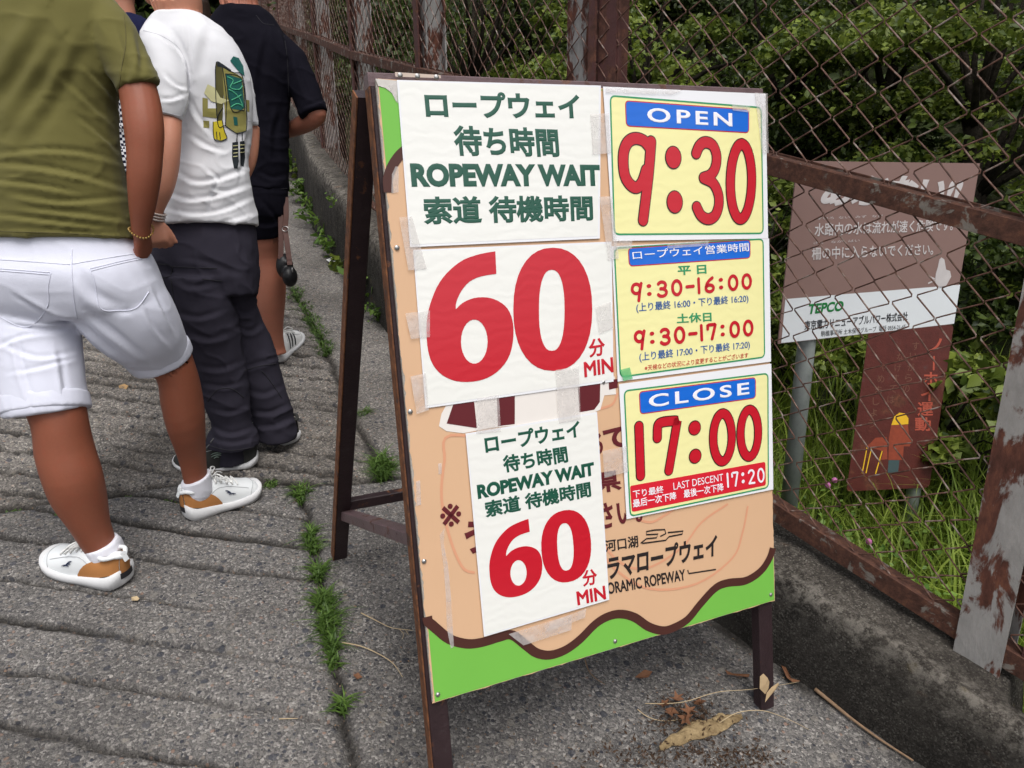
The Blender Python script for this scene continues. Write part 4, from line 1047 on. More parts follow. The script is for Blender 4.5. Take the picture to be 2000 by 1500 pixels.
for a in TREES: tree(*a[:5], int(a[5] * 1.5), a[6], a[7] * 0.78)
FAR = [('leafy tree on the left bank far up the road', -250, -60, 15.0, 3.2, 3500, leaf_dark, 0.2), ('tall dark tree closing the road far behind the queue', 120, -40, 17.0, 3.4, 9000, leaf_dark, 0.25), ('bushy tree beside the road end behind the navy top', 330, -20, 16.0, 2.8, 9000, leaf_dark, 0.24), ('dark tree behind the far end of the fence', 500, -60, 17.0, 3.2, 3500, leaf_dark, 0.2)]
for a in FAR: tree(*a, clumps=26, flat=0.7, group='trees far up the road')
BUSH = [
    ('dark glossy bush beside the right edge of the mauve sign', 1925, 520, 3.9, 0.42, 4200, leaf_dark, 0.05),
    ('broad leaved bush below the dark bush near the right post', 1900, 800, 3.5, 0.36, 1500, leaf_mid, 0.085),
    ('pale feathery bush touching the board edge left of the mauve sign', 1520, 440, 4.6, 0.36, 2600, leaf_light, 0.05),
    ('pale green leafy shrub at the foot of the dark bush', 1800, 700, 3.9, 0.35, 2600, leaf_light, 0.055),
    ('small light green shrub left of the sign pole', 1545, 640, 4.2, 0.34, 2400, leaf_light, 0.05),
    ('low dark bush behind the mauve sign', 1700, 430, 5.0, 0.6, 4500, leaf_dark, 0.055),
]
for a in BUSH: tree(*a, clumps=14, flat=0.6, trunk_r=0.02, name='shrub', group='shrubs behind the fence')

# undergrowth on the slope: leaves nobody could count
n = 60000
x = rng.uniform(-5, 12, n); y = rng.uniform(-0.5, 20, n); d, _ = poly_side(WALL, x, y)
k = (d > 2.4) & (d < 13) & (rng.uniform(size=n) < 0.9); x, y = x[k], y[k]
C = np.stack([x, y, hill_z(x, y) + rng.uniform(0.0, 0.55, len(x)) * (0.3 + 0.7 * (vnoise(x * 0.9, y * 0.9, 0, 51) > 0))], 1)
V, Q = leaf_quads(C, 0.11, 0.6); o = leaf_obj('undergrowth', V, Q, leaf_dark); tag(o, 'dark leafy undergrowth covering the slope behind the fence', 'undergrowth', kind='stuff')
# tall arching grass just beyond the fence
n = 34000
x = rng.uniform(-3.5, 3.2, n); y = rng.uniform(0.2, 8.5, n); d, _ = poly_side(WALL, x, y)
k = (d > 0.40) & (d < 3.2); x, y, d = x[k], y[k], d[k]
H = np.where(d > 1.15, rng.uniform(0.35, 0.85, len(x)), rng.uniform(0.08, 0.26, len(x))) * (0.7 + 0.4 * vnoise(x * 1.4, y * 1.4, 0, 52))
B = np.stack([x, y, hill_z(x, y) - 0.02], 1)
V, Q = blades(B, H, np.where(H > 0.3, rng.uniform(0.007, 0.015, len(x)), rng.uniform(0.003, 0.006, len(x))), rng.uniform(0.25, 0.95, len(x)))
me = bpy.data.meshes.new('grass'); fast_mesh(me, V, Q); g1_ = link_obj('grass', me, grass_m); tag(g1_, 'bright tall arching grass growing just beyond the fence', 'grass', kind='stuff')
n = 60000
x = rng.uniform(0.2, 3.4, n); y = rng.uniform(1.0, 4.6, n); d, _ = poly_side(WALL, x, y); k = (d > 0.3) & (d < 2.2); x, y = x[k], y[k]
B = np.stack([x, y, hill_z(x, y) - 0.01], 1); H = rng.uniform(0.06, 0.20, len(x))
V, Q = blades(B, H, rng.uniform(0.002, 0.004, len(x)), rng.uniform(0.1, 0.6, len(x)), seg=3)
me = bpy.data.meshes.new('lawn_grass'); fast_mesh(me, V, Q); g2_ = link_obj('grass', me, grass_m); tag(g2_, 'short fine grass around the feet of the sign poles', 'grass', kind='stuff')
n = 20000                                              # low leafy ground cover between the grasses
x = rng.uniform(-3.0, 2.6, n); y = rng.uniform(0.6, 7.5, n); d, _ = poly_side(WALL, x, y); k = (d > 0.25) & (d < 2.2) & (vnoise(x * 2.2, y * 2.2, 0, 53) > -0.15); x, y = x[k], y[k]
C = np.stack([x, y, hill_z(x, y) + rng.uniform(0.02, 0.22, len(x))], 1)
V, Q = leaf_quads(C, 0.032, 0.9); o = leaf_obj('ground_cover', V, Q, weed_m); tag(o, 'leafy green ground cover among the grass beyond the fence', 'ground cover', kind='stuff')
pinkm = plain('clover_pink', (0.40, 0.12, 0.28), 0.8, 0.3, 200)
for lab, u, v, dep in (('pink clover flower left of the rusty sign', 1617, 948, 2.75), ('second pink clover flower right beside the first', 1630, 938, 2.85), ('pink clover flower low beneath the rusty sign', 1697, 1058, 2.5)):
    p = CAM + ray(u, v) * dep; g = p.copy(); g[2] = float(hill_z(p[0], p[1]))
    t = thing('clover_flower', lab, 'flower', g, 'clover flowers'); m = MB(); m.ball(p, (0.011, 0, 0), (0, 0.011, 0), (0, 0, 0.011), 8, 6)
    fl = m.build('blossom', pinkm, t); m = MB(); m.tube([g, p], 0.0012, 5); m.build('stem', weed_m, t)

# weeds along the foot of the wall
def weed(label, u, v, hgt, spread, nl, lsz, mat=None, h0=0.0, seed=0):
    rg = np.random.default_rng(int(u * 3 + v) + seed); g = gpt(u, v, h0)
    t = thing('weed', label, 'weed', g, 'weeds along the foot of the wall')
    C = []; m = MB()
    for s in range(max(5, nl // 14)):
        az = rg.uniform(0, 6.28); r_ = spread * rg.uniform(0.2, 1.0); h_ = hgt * rg.uniform(0.45, 1.0)
        tip = g + np.array([math.cos(az) * r_, math.sin(az) * r_, h_]); mid = g + np.array([math.cos(az) * r_ * 0.35, math.sin(az) * r_ * 0.35, h_ * 0.65])
        m.tube([g, mid, tip], [0.0028, 0.002, 0.001], 5)
        for q in range(nl // max(5, nl // 14)):
            f = rg.uniform(0.3, 1.05); p = (g * (1 - f) + mid * f if f < 0.5 else mid * (2 - 2 * f) + tip * (2 * f - 1)) if f <= 1 else tip
            C.append(p + rg.normal(size=3) * np.array([0.35, 0.35, 0.15]) * lsz)
    C = np.array(C); C = np.concatenate([C, C + rg.normal(size=C.shape) * np.array([0.5, 0.5, 0.3]) * lsz]); C[:, 2] = np.maximum(C[:, 2], road_z(C[:, 0], C[:, 1]) + 0.008)
    V, Q = leaf_quads(C, lsz * 0.78, 0.8, rg, aspect=0.55)
    leaf_obj('leaves', V, Q, mat or weed_m, t); m.build('stem', weed_m, t)
for a in (('small leafy weed farthest up the wall foot', 574, 330, 0.30, 0.22, 60, 0.10), ('yellowish weed second farthest up the wall foot', 584, 350, 0.22, 0.2, 70, 0.09, leaf_light), ('fine leaved weed by the wall beyond the broad leaved one', 603, 392, 0.20, 0.2, 90, 0.07),
          ('dense bushy weed in the middle of the wall foot', 622, 448, 0.30, 0.20, 150, 0.06), ('broad leaved weed between the bushy weed and the paper scrap', 648, 478, 0.26, 0.22, 46, 0.12), ('spreading weed behind the white paper scrap', 672, 505, 0.20, 0.20, 80, 0.075),
          ('pale drooping weed just right of the paper scrap', 672, 530, 0.09, 0.16, 40, 0.08, leaf_light), ('broad leaved weed between the board legs', 738, 590, 0.22, 0.16, 50, 0.11), ('low weed right behind the panel edge by the wall', 750, 625, 0.12, 0.12, 70, 0.055), ('short sprig growing from the wall top', 652, 402, 0.08, 0.06, 14, 0.05, None, 0.42)): weed(*a)

# grass tufts in the pavement joints
def tuft(label, u, v, hgt, spread, nb, seed, wd=0.005):
    rg = np.random.default_rng(seed); g = gpt(u, v, -0.008)
    ang = rg.uniform(0, 6.28, nb); r_ = spread * np.sqrt(rg.uniform(0, 1, nb))
    ax = np.array([-0.30, 0.95])
    B = np.stack([g[0] + r_ * np.cos(ang) * 0.35 + ax[0] * r_ * np.sin(ang), g[1] + r_ * np.cos(ang) * 0.35 + ax[1] * r_ * np.sin(ang), 0 * r_], 1); B[:, 2] = road_z(B[:, 0], B[:, 1]) - 0.012
    B = np.concatenate([B, B + rg.normal(size=B.shape) * np.array([0.004, 0.012, 0])]); nb *= 2
    V, Q = blades(B, hgt * 0.75 * rg.uniform(0.3, 1.15, nb), wd * rg.uniform(0.6, 1.5, nb), rg.uniform(0.6, 1.7, nb), rg, 4, 0.4)
    me = bpy.data.meshes.new('grass_tuft'); fast_mesh(me, V, Q); o = link_obj('grass_tuft', me, tuft_m)
    # the thing's origin goes to its root
    me.transform(Matrix.Translation(-Vector(g))); o.location = Vector(g)
    tag(o, label, 'grass tuft', 'grass tufts in the pavement joints')
tuft_m = leafmat('tuft_blades', (0.045, 0.095, 0.014), (0.15, 0.25, 0.05), 0.3)
for a in (('lone star shaped grass tuft nearest the camera in the long joint', 672, 1380, 0.055, 0.02, 34), ('thin grass tuft just above the lone nearest one', 653, 1292, 0.05, 0.025, 28), ('narrow grass tuft third up the long joint', 651, 1262, 0.07, 0.03, 40), ('thick grass tuft fourth up the long joint', 640, 1222, 0.075, 0.045, 90),
          ('long grass tuft fifth up the long joint', 634, 1180, 0.07, 0.045, 90), ('upright grass tuft sixth up the long joint', 622, 1122, 0.07, 0.03, 60), ('leafy grass tuft beside the rear leg foot', 612, 1070, 0.06, 0.035, 60), ('small grass tuft above the one by the rear leg', 606, 1046, 0.06, 0.03, 44),
          ('spreading grass tuft where the joints cross', 590, 968, 0.06, 0.05, 80), ('low grass tuft left of the joint crossing', 528, 951, 0.03, 0.05, 60), ('large bright grass tuft between the legs of the board', 745, 918, 0.10, 0.085, 170), ('small grass tuft above the board stretcher', 714, 808, 0.05, 0.04, 60),
          ('grass tuft at the lower end of the upper joint', 634, 682, 0.05, 0.10, 120), ('grass tuft second up the upper joint', 622, 655, 0.05, 0.12, 120), ('grass tuft third up the upper joint', 608, 630, 0.05, 0.12, 120), ('grass tuft fourth up the upper joint', 593, 605, 0.05, 0.13, 120), ('grass tuft at the upper end of the joint by the camera pouch', 577, 578, 0.06, 0.13, 110),
          ('mossy tuft in the cross joint left of the striding foot', 330, 985, 0.02, 0.06, 90), ('mossy tuft in the cross joint behind the planted leg', 245, 985, 0.018, 0.05, 70), ('mossy tuft left of the planted leg in the cross joint', 110, 1005, 0.02, 0.05, 80), ('mossy tuft at the left picture edge in the cross joint', 12, 1016, 0.02, 0.06, 70)):
    tuft(*a, seed=int(a[1] * 7 + a[2]))
tuft_sprig = None
# ================================================================== people, seen from behind in the queue
SEG = 28
def ring_px(ul, vl, ur, vr, dep, ratio, axis, exp=2.0, dd=0.0):
    """an elliptic cross-section whose silhouette runs between two seen points at a known distance"""
    A, B = at(ul, vl, dep - dd), at(ur, vr, dep + dd); c = (A + B) / 2; u = (B - A) / 2; hw = np.linalg.norm(u); uu = u / hw
    v = np.cross(axis, uu); v /= np.linalg.norm(v)
    return [c + uu * hw * np.sign(math.cos(t)) * abs(math.cos(t)) ** (2 / exp) + v * hw * ratio * np.sign(math.sin(t)) * abs(math.sin(t)) ** (2 / exp) for t in np.linspace(0, 2 * math.pi, SEG, endpoint=False)]
def body_loft(mb, rows, ratio=0.9, exp=2.0, sub=3):
    """rows: (ul,vl,ur,vr,depth[,ratio[,dd]]) from top to bottom, interpolated smoothly"""
    rows = [tuple(r) + ((ratio,) if len(r) < 6 else ()) for r in rows]; rows = [r + ((0.0,) if len(r) < 7 else ()) for r in rows]
    P = smooth_path([np.array(r, float) for r in rows], sub); cs = [(at(p[0], p[1], p[4]) + at(p[2], p[3], p[4])) / 2 for p in P]; rings = []
    for i, p in enumerate(P):
        ax = cs[min(i + 1, len(cs) - 1)] - cs[max(i - 1, 0)]; ax /= np.linalg.norm(ax) + 1e-9
        rings.append(ring_px(*p[:6], ax, exp, p[6]))
    mb.loft(rings)
def T3(*rows): return [(r[0], r[1], r[2], r[1], *r[3:]) for r in rows]
def limb(mb, P, seg=16):
    """P: (u, v, depth, radius in metres)"""
    Q = smooth_path([np.array([*at(p[0], p[1], p[2]), p[3]]) for p in P], 4)
    mb.tube([q[:3] for q in Q], [q[3] for q in Q], seg)
def hand(mb, wrist, d, palm_n, side, s=1.0, curl=0.9, thumb_out=0.8):
    """palm plus five separate bent fingers. d: along the hand; palm_n: out of the palm; side: towards the thumb"""
    d = unit(np.array(d, float)); palm_n = np.array(palm_n, float); palm_n = unit(palm_n - d * (palm_n @ d)); x = unit(np.cross(d, palm_n)); x = x if x @ np.array(side) > 0 else -x
    wrist = np.array(wrist, float); rings = []
    for t, w_, h_ in ((-0.02, 0.024, 0.019), (0.0, 0.026, 0.019), (0.03, 0.036, 0.017), (0.065, 0.042, 0.015), (0.088, 0.040, 0.013)):
        rings.append([wrist + d * t * s + x * math.cos(a) * w_ * s + palm_n * math.sin(a) * h_ * s for a in np.linspace(0, 2 * math.pi, 18, endpoint=False)])
    mb.loft(rings)
    for k, (off, L, r) in enumerate(((0.030, 0.072, 0.0088), (0.0105, 0.082, 0.0092), (-0.0105, 0.076, 0.0088), (-0.030, 0.060, 0.0078))):
        p = wrist + d * 0.083 * s + x * off * s; ang = 0.25; dr = d; pts = [p - d * 0.015 * s]; rr = [r * s]
        pts.append(p); rr.append(r * s)
        for seg_, f in enumerate((0.45, 0.31, 0.24)):
            ang += curl * (0.55 + 0.12 * seg_) * (1 + 0.06 * k)
            dr = d * math.cos(ang) + palm_n * math.sin(ang); p = p + dr * L * f * s; pts.append(p); rr.append(r * s * (0.97 - 0.1 * seg_))
        mb.tube(pts, rr, 9)
    p = wrist + d * 0.018 * s + x * 0.026 * s; pts = [p - x * 0.012 * s, p]
    for a_, L in ((thumb_out, 0.036), (thumb_out * 0.6, 0.03), (thumb_out * 0.25, 0.024)):
        p = p + unit(d * math.cos(a_) + x * math.sin(a_) + palm_n * 0.35) * L * s; pts.append(p)
    mb.tube(pts, [0.013 * s, 0.0125 * s, 0.0105 * s, 0.0098 * s, 0.008 * s], 10)
def head(mb, c, fwd, s=1.0):
    """skull, jaw, nose, lips, ears; c is the middle of the head"""
    up = np.array([0, 0, 1.0]); f = unit(np.array([fwd[0], fwd[1], 0.0])); r = np.cross(f, up); c = np.array(c, float)
    mb.ball(c + up * 0.03 * s - f * 0.008 * s, r * 0.076 * s, f * 0.098 * s, up * 0.092 * s, 22, 14)
    mb.ball(c - up * 0.045 * s + f * 0.030 * s, r * 0.058 * s, f * 0.066 * s, up * 0.070 * s, 20, 12)
    mb.ball(c - up * 0.098 * s + f * 0.066 * s, r * 0.026 * s, f * 0.022 * s, up * 0.02 * s, 12, 8)
    mb.ball(c + up * 0.006 * s + f * 0.080 * s, r * 0.050 * s, f * 0.018 * s, up * 0.016 * s, 14, 8)
    mb.tube([c + up * 0.004 * s + f * 0.088 * s, c - up * 0.022 * s + f * 0.106 * s, c - up * 0.036 * s + f * 0.102 * s], [0.008 * s, 0.012 * s, 0.013 * s], 9)
    for q in (-1, 1):
        mb.ball(c - up * 0.036 * s + f * 0.094 * s + r * q * 0.010 * s, r * 0.010 * s, f * 0.010 * s, up * 0.009 * s, 8, 6)
        mb.ball(c + r * q * 0.080 * s - f * 0.012 * s - up * 0.008 * s, r * 0.009 * s, f * 0.020 * s, up * 0.032 * s, 12, 8)
        mb.ball(c + r * q * 0.044 * s + f * 0.066 * s - up * 0.020 * s, r * 0.024 * s, f * 0.020 * s, up * 0.022 * s, 10, 8)
    for dz, w_ in ((-0.060, 0.024), (-0.070, 0.021)):
        mb.ball(c + up * dz * s + f * 0.088 * s, r * w_ * s, f * 0.010 * s, up * 0.007 * s, 12, 6)
eye_m = plain('eye_white', (0.6, 0.58, 0.55), 0.3); iris_m = plain('dark_iris', (0.02, 0.012, 0.01), 0.3)
def eyes(c, fwd, parent, s=1.0):
    up = np.array([0, 0, 1.0]); f = unit(np.array([fwd[0], fwd[1], 0.0])); r = np.cross(f, up)
    for q in (-1, 1):
        p = np.array(c) + r * q * 0.032 * s + f * 0.079 * s - up * 0.004 * s
        m = MB(); m.ball(p, r * 0.013 * s, f * 0.011 * s, up * 0.008 * s, 10, 8); e = m.build('eye', eye_m, parent, True)
        m = MB(); m.ball(p + f * 0.0085 * s, r * 0.005 * s, f * 0.004 * s, up * 0.005 * s, 8, 6); m.build('iris', iris_m, e, True)
def hair_cap(c, fwd, mat, parent, s=1.0, low=-0.055, long=None):
    up = np.array([0, 0, 1.0]); f = unit(np.array([fwd[0], fwd[1], 0.0])); r = np.cross(f, up); c = np.array(c); m = MB()
    rings = []
    for t in np.linspace(0.02, 1.0, 9):
        ph = t * 2.25; rg_ = []
        for a in np.linspace(0, 2 * math.pi, 26, endpoint=False):
            back = 0.5 - 0.5 * math.sin(a)      # 1 at the back of the head
            p2 = min(ph, 1.05 + 1.2 * back); R_ = 1.06 + 0.012 * math.sin(a * 9 + t * 5)
            rg_.append(c + up * 0.034 * s - f * 0.012 * s + (r * math.cos(a) * 0.079 + f * math.sin(a) * 0.101) * math.sin(p2) * R_ * s + up * math.cos(p2) * 0.098 * R_ * s)
        rings.append(rg_)
    m.loft(rings)
    if long:
        m.loft([[c + up * dz * s - f * (0.075 + fo) * s + r * math.cos(a) * wd * s + f * math.sin(a) * th * s for a in np.linspace(0, 2 * math.pi, 20, endpoint=False)] for dz, fo, wd, th in ((0.06, -0.02, 0.075, 0.06), (-0.05, -0.01, 0.088, 0.055), (-0.14, 0.0, 0.09, 0.045), (-0.24, 0.015, 0.085, 0.035), (-long, 0.02, 0.05, 0.02))])
    me = fuse(m, 0.006, 3); V, Fs = mesh_arrays(me)
    nz_ = vnoise(V[:, 0] * 150, V[:, 1] * 150, V[:, 2] * 18, 61) * 0.0035; nr = np.array([v.normal for v in me.vertices]); V = V + nr * nz_[:, None]
    me.vertices.foreach_set('co', V.ravel()); me.update()
    return link_obj('hair', me, mat, parent, True)

def polydist(P2, line):
    """signed distance (px) from points to a polyline and the share of its length"""
    best = np.full(len(P2), 1e9); sg = np.ones(len(P2)); run = np.zeros(len(P2)); acc = 0.0; line = np.array(line, float)
    tot = np.hypot(*(line[1:] - line[:-1]).T).sum()
    for a, b in zip(line[:-1], line[1:]):
        d = b - a; L = np.hypot(*d); t = np.clip(((P2 - a) @ d) / L ** 2, 0, 1); q = P2 - a - t[:, None] * d; r_ = np.hypot(q[:, 0], q[:, 1]); k = r_ < best
        best = np.where(k, r_, best); sg = np.where(k, np.sign(d[0] * q[:, 1] - d[1] * q[:, 0]), sg); run = np.where(k, (acc + t * L) / tot, run); acc += L
    return best * sg, run
def garment(name, mb, voxel, mat, parent, folds=(), wrinkle=0.0, wscale=(10, 10, 10), smooth=6, seed=0, extra=None):
    """fused cloth surface; folds: (seen polyline, width px, height m) modelled into the cloth"""
    me = fuse(mb, voxel, smooth); V, Fs = mesh_arrays(me); nr = np.array([v.normal for v in me.vertices])
    P2, _ = project(V); facing = np.clip(-np.einsum('ij,ij->i', nr, unit(V - CAM)) * 4, 0, 1)
    d = np.zeros(len(V))
    for line, wd, amp in folds:
        line = smooth_path(line, 4); s_, run = polydist(P2, line); env = np.sin(np.clip(run, 0.02, 0.98) * math.pi) ** 0.6
        x = s_ / wd
        if wd >= 14: d += amp * env * facing * (np.exp(-(x - 0.7) ** 2 * 1.6) - 0.8 * np.exp(-(x + 0.7) ** 2 * 1.6))
        else: d += amp * env * facing * (1.05 * np.exp(-np.abs(x - 0.5) * 1.7) - 0.95 * np.exp(-(x + 0.45) ** 2 * 3.6))
    if wrinkle:
        d += wrinkle * (vnoise(V[:, 0] * wscale[0], V[:, 1] * wscale[1], V[:, 2] * wscale[2], 71 + seed) + 0.5 * vnoise(V[:, 0] * wscale[0] * 2.3, V[:, 1] * wscale[1] * 2.3, V[:, 2] * wscale[2] * 2.3, 72 + seed))
    if wrinkle:                                           # small sharp creases
        qx = V + 0.03 * np.stack([vnoise(V[:, 0] * 14, V[:, 1] * 14, V[:, 2] * 14, 81 + k) for k in range(3)], 1)
        rdg = 1 - np.abs(vnoise(qx[:, 0] * 11 + qx[:, 2] * 9, qx[:, 1] * 11, qx[:, 2] * 17, 85 + seed)); d += wrinkle * 1.5 * (rdg ** 5 - 0.2)
    V = V + nr * d[:, None]
    me.vertices.foreach_set('co', V.ravel()); me.update()
    return link_obj(name, me, mat, parent, True), BVHTree.FromPolygons([Vector(v) for v in V], Fs)
def surf(bvh, u, v, lift):
    d = ray(u, v); d = d / np.linalg.norm(d); h, nn, _, _ = bvh.ray_cast(Vector(CAM), Vector(d))
    if h is None: return None
    nn = np.array(nn); nn = nn if nn @ d < 0 else -nn
    return np.array(h) + nn * lift
def seam(bvh, lines, rad, mat, name, parent, lift=0.0):
    m = MB()
    for ln in lines:
        P = [surf(bvh, *q, lift) for q in smooth_path(ln, 6)]; P = [p for p in P if p is not None]
        if len(P) > 2: m.tube(P, rad, 6)
    return m.build(name, mat, parent, True) if m.v else None
def patch(bvh, outline, lift, mat, name, parent, maxlen=6.0):
    """a flat print or pocket laid on the cloth: outline as seen, followed over the surface"""
    tri = [[np.array(outline[i], float) for i in t] for t in tessellate_polygon([[Vector((*q, 0)) for q in outline]])]
    out = []
    while tri:
        a, b, c = tri.pop(); L = [np.hypot(*(b - a)), np.hypot(*(c - b)), np.hypot(*(a - c))]; k = int(np.argmax(L))
        if L[k] > maxlen:
            p, q, r_ = [(a, b, c), (b, c, a), (c, a, b)][k]; mm = (p + q) / 2; tri += [[p, mm, r_], [mm, q, r_]]
        else: out.append((a, b, c))
    idx = {}; V = []; Fs = []
    for t in out:
        f = []
        for q in t:
            key = (round(q[0], 3), round(q[1], 3))
            if key not in idx:
                p = surf(bvh, q[0], q[1], lift)
                if p is None: break
                idx[key] = len(V); V.append(p)
            f.append(idx[key])
        if len(f) == 3:
            a, b, c = (V[i] for i in f); Fs.append(f if np.cross(b - a, c - a) @ (a - CAM) < 0 else f[::-1])
    return link_mesh(name, V, Fs, mat, parent, True)

def shoe(parent, heel, toe, style, sc_=1.0, wid=0.105, seed=0):
    """a trainer from heel to toe on the road. style: dict of materials and flags"""
    heel, toe = np.array(heel, float), np.array(toe, float); L = np.linalg.norm(toe - heel); f = (toe - heel) / L; up = GN.copy(); up -= f * (up @ f); up = unit(up); r = np.cross(f, up)
    def half(t, g=0.0):      # plan half-width along the length
        return wid / 2 * (0.70 + 0.30 * math.sin(min(1, t * 1.45) * math.pi * 0.5 + 0.0) - 0.10 * math.exp(-((t - 0.42) / 0.16) ** 2)) * (max(0.0, 1 - max(0, (t - 0.78) / 0.225) ** 2.4)) ** 0.5 * (max(0.0, 1 - max(0, (0.10 - t) / 0.105) ** 2.2)) ** 0.5 + g
    def inward(t): return -0.006 * math.sin(t * math.pi)
    root = parent
    TT = [0.0, 0.008, 0.02, 0.045, 0.08, 0.13, 0.2, 0.28, 0.36, 0.45, 0.54, 0.63, 0.72, 0.80, 0.87, 0.93, 0.97, 0.99, 1.0]
    th = style.get('sole', 0.034)
    def P(t, x, z): return heel + f * L * t + r * (x + inward(t)) + up * z
    # sole: flared foot, thick at the heel, rolled up at toe and heel
    rings = []
    for t in TT:
        h = max(half(t), 0.004); lift = 0.022 * max(0, (t - 0.72) / 0.28) ** 2 + 0.014 * max(0, (0.12 - t) / 0.12) ** 1.5; top = th * (1.0 - 0.35 * t) + 0.010 * math.exp(-((t - 0.03) / 0.10) ** 2) + lift * 0.9 + 0.004 * math.sin(t * 9)
        fl = 0.007 + 0.004 * math.exp(-(t / 0.2) ** 2)
        rings.append([P(t, x, z) for x, z in ((-h - fl * 0.4, lift + 0.004), (-h * 0.8, lift), (0, lift), (h * 0.8, lift), (h + fl * 0.4, lift + 0.004), (h + fl, lift + top * 0.45), (h + fl * 0.8, top), (h * 0.7, top + 0.002), (0, top + 0.002), (-h * 0.7, top + 0.002), (-h - fl * 0.8, top), (-h - fl, lift + top * 0.45))])
    m = MB(); m.loft(rings); so_ = m.build('sole', style['sole_mat'], root, True)
    # upper
    def topz(t): return (0.115 - 0.030 * math.exp(-((t - 0.16) / 0.10) ** 2) * 0 ) * 1.0 if False else float(np.interp(t, [0, 0.03, 0.10, 0.2, 0.30, 0.40, 0.52, 0.66, 0.80, 0.92, 1.0], [0.108, 0.116, 0.108, 0.096, 0.102, 0.114, 0.102, 0.084, 0.070, 0.058, 0.036]))
    def U(t, a, lift=0.0):
        """a: 0 at one side of the sole, pi at the other"""
        h = max(half(t) - 0.002 + lift, 0.003); zb = th * (1 - 0.35 * t) * 0.8 + 0.012 * max(0, (t - 0.8) / 0.2) ** 2; zt = topz(t) + lift
        ca, sa = math.cos(a), math.sin(a)
        return P(t, h * np.sign(ca) * abs(ca) ** 0.75 * (1 - 0.22 * sa ** 2 * (1.0 if t < 0.5 else 0.4)), zb + (zt - zb) * abs(sa) ** 0.85)
    AA = np.linspace(0, math.pi, 17)
    tU = list(np.linspace(0.012, 0.985, 26))
    m = MB(); V = [U(t, a) for t in tU for a in AA]; na = len(AA)
    Fs = [(i * na + k, i * na + k + 1, (i + 1) * na + k + 1, (i + 1) * na + k) for i in range(len(tU) - 1) for k in range(na - 1)]
    Fs += [tuple(range(na)), tuple(range((len(tU) - 1) * na, len(tU) * na))[::-1]]
    m.add(V, Fs); up_ = m.build('upper', style['upper_mat'], root, True)
    def skin_patch(name, fn, t0, t1, mat, lift, nt=12, nk=14):
        V = []
        for i in range(nt + 1):
            t = t0 + (t1 - t0) * i / nt; a0, a1 = fn(t)
            for k in range(nk + 1): V.append(U(t, a0 + (a1 - a0) * k / nk, lift))
        Fs = [(i * (nk + 1) + k, i * (nk + 1) + k + 1, (i + 1) * (nk + 1) + k + 1, (i + 1) * (nk + 1) + k) for i in range(nt) for k in range(nk)]
        return link_mesh(name, V, Fs, mat, up_, True)
    if 'counter' in style:
        for nm, mt, l0, hi in (('heel_counter', style['counter'], 0.0022, 1.25), ('heel_band', style['band'], 0.0034, 0.22)):
            for sd in (0, 1):
                ln = 0.44 if nm == 'heel_counter' else 0.27
                fn = (lambda t, hi=hi, ln=ln: (0.02, 0.02 + hi * (1 - ((t - 0.012) / ln) ** 2.0))) if sd == 0 else (lambda t, hi=hi, ln=ln: (math.pi - 0.02, math.pi - 0.02 - hi * (1 - ((t - 0.012) / ln) ** 2.0)))
                skin_patch(nm, fn, 0.012, ln, mt, l0)
            m = MB(); V = []; hs_ = np.linspace(0.02, hi, 8)      # closes round the back of the heel
            for a in hs_:
                A_, B_ = U(0.012, a, l0), U(0.012, math.pi - a, l0)
                for k in range(9):
                    s_ = k / 8; V.append(A_ * (1 - s_) + B_ * s_ - f * 0.006 * math.sin(s_ * math.pi) - f * l0)
            m.add(V, [(i * 9 + k, i * 9 + k + 1, (i + 1) * 9 + k + 1, (i + 1) * 9 + k) for i in range(7) for k in range(8)]); m.build(nm, mt, up_, True)
        m = MB(); p = P(0.005, 0, topz(0.02) + 0.004); m.bar(p, p - f * 0.012 - up * 0.026, r, 0.016, 0.004, 0.001); m.build('pull_tab', style['upper_mat'], up_)
    if 'stripes' in style:
        for k in range(3):
            for sd in (0, 1):
                t0 = 0.36 + 0.085 * k
                V = []
                for i in range(9):
                    a = 0.12 + 0.95 * i / 8; a2 = a if sd == 0 else math.pi - a; tc = t0 + 0.07 * i / 8
                    V += [U(tc, a2, 0.002), U(tc + 0.035, a2, 0.002)]
                link_mesh('stripe', V, [(2 * i, 2 * i + 1, 2 * i + 3, 2 * i + 2) for i in range(8)], style['stripes'], up_)
        for sd in (0, 1):
            skin_patch('heel_counter', (lambda t: (0.5, 1.35)) if sd == 0 else (lambda t: (math.pi - 0.5, math.pi - 1.35)), 0.014, 0.15, style['stripes'], 0.0022, 6, 6)
    # collar roll round the ankle opening
    m = MB(); col_ = [P(0.125 + 0.125 * math.cos(q), 0.030 * math.sin(q), topz(0.125 + 0.125 * math.cos(q)) + 0.000 + 0.004 * math.cos(q)) for q in np.linspace(0, 2 * math.pi, 25)]
    m.tube(col_, 0.0065, 8, False); m.build('collar', style['upper_mat'], up_, True)
    m = MB()                                              # seams of the toe cap and the side panel
    m.tube([U(0.80 + 0.10 * math.sin(a) ** 2, a, 0.0008) for a in np.linspace(0.25, math.pi - 0.25, 15)], 0.0011, 5)
    for sd in (0, 1):
        m.tube([U(t, (0.55 + 0.35 * math.sin((t - 0.3) * 5)) if sd == 0 else math.pi - (0.55 + 0.35 * math.sin((t - 0.3) * 5)), 0.0008) for t in np.linspace(0.34, 0.80, 12)], 0.001, 5)
    m.build('seam', style.get('seam_mat', greyth_), up_)
    # laces
    m = MB()
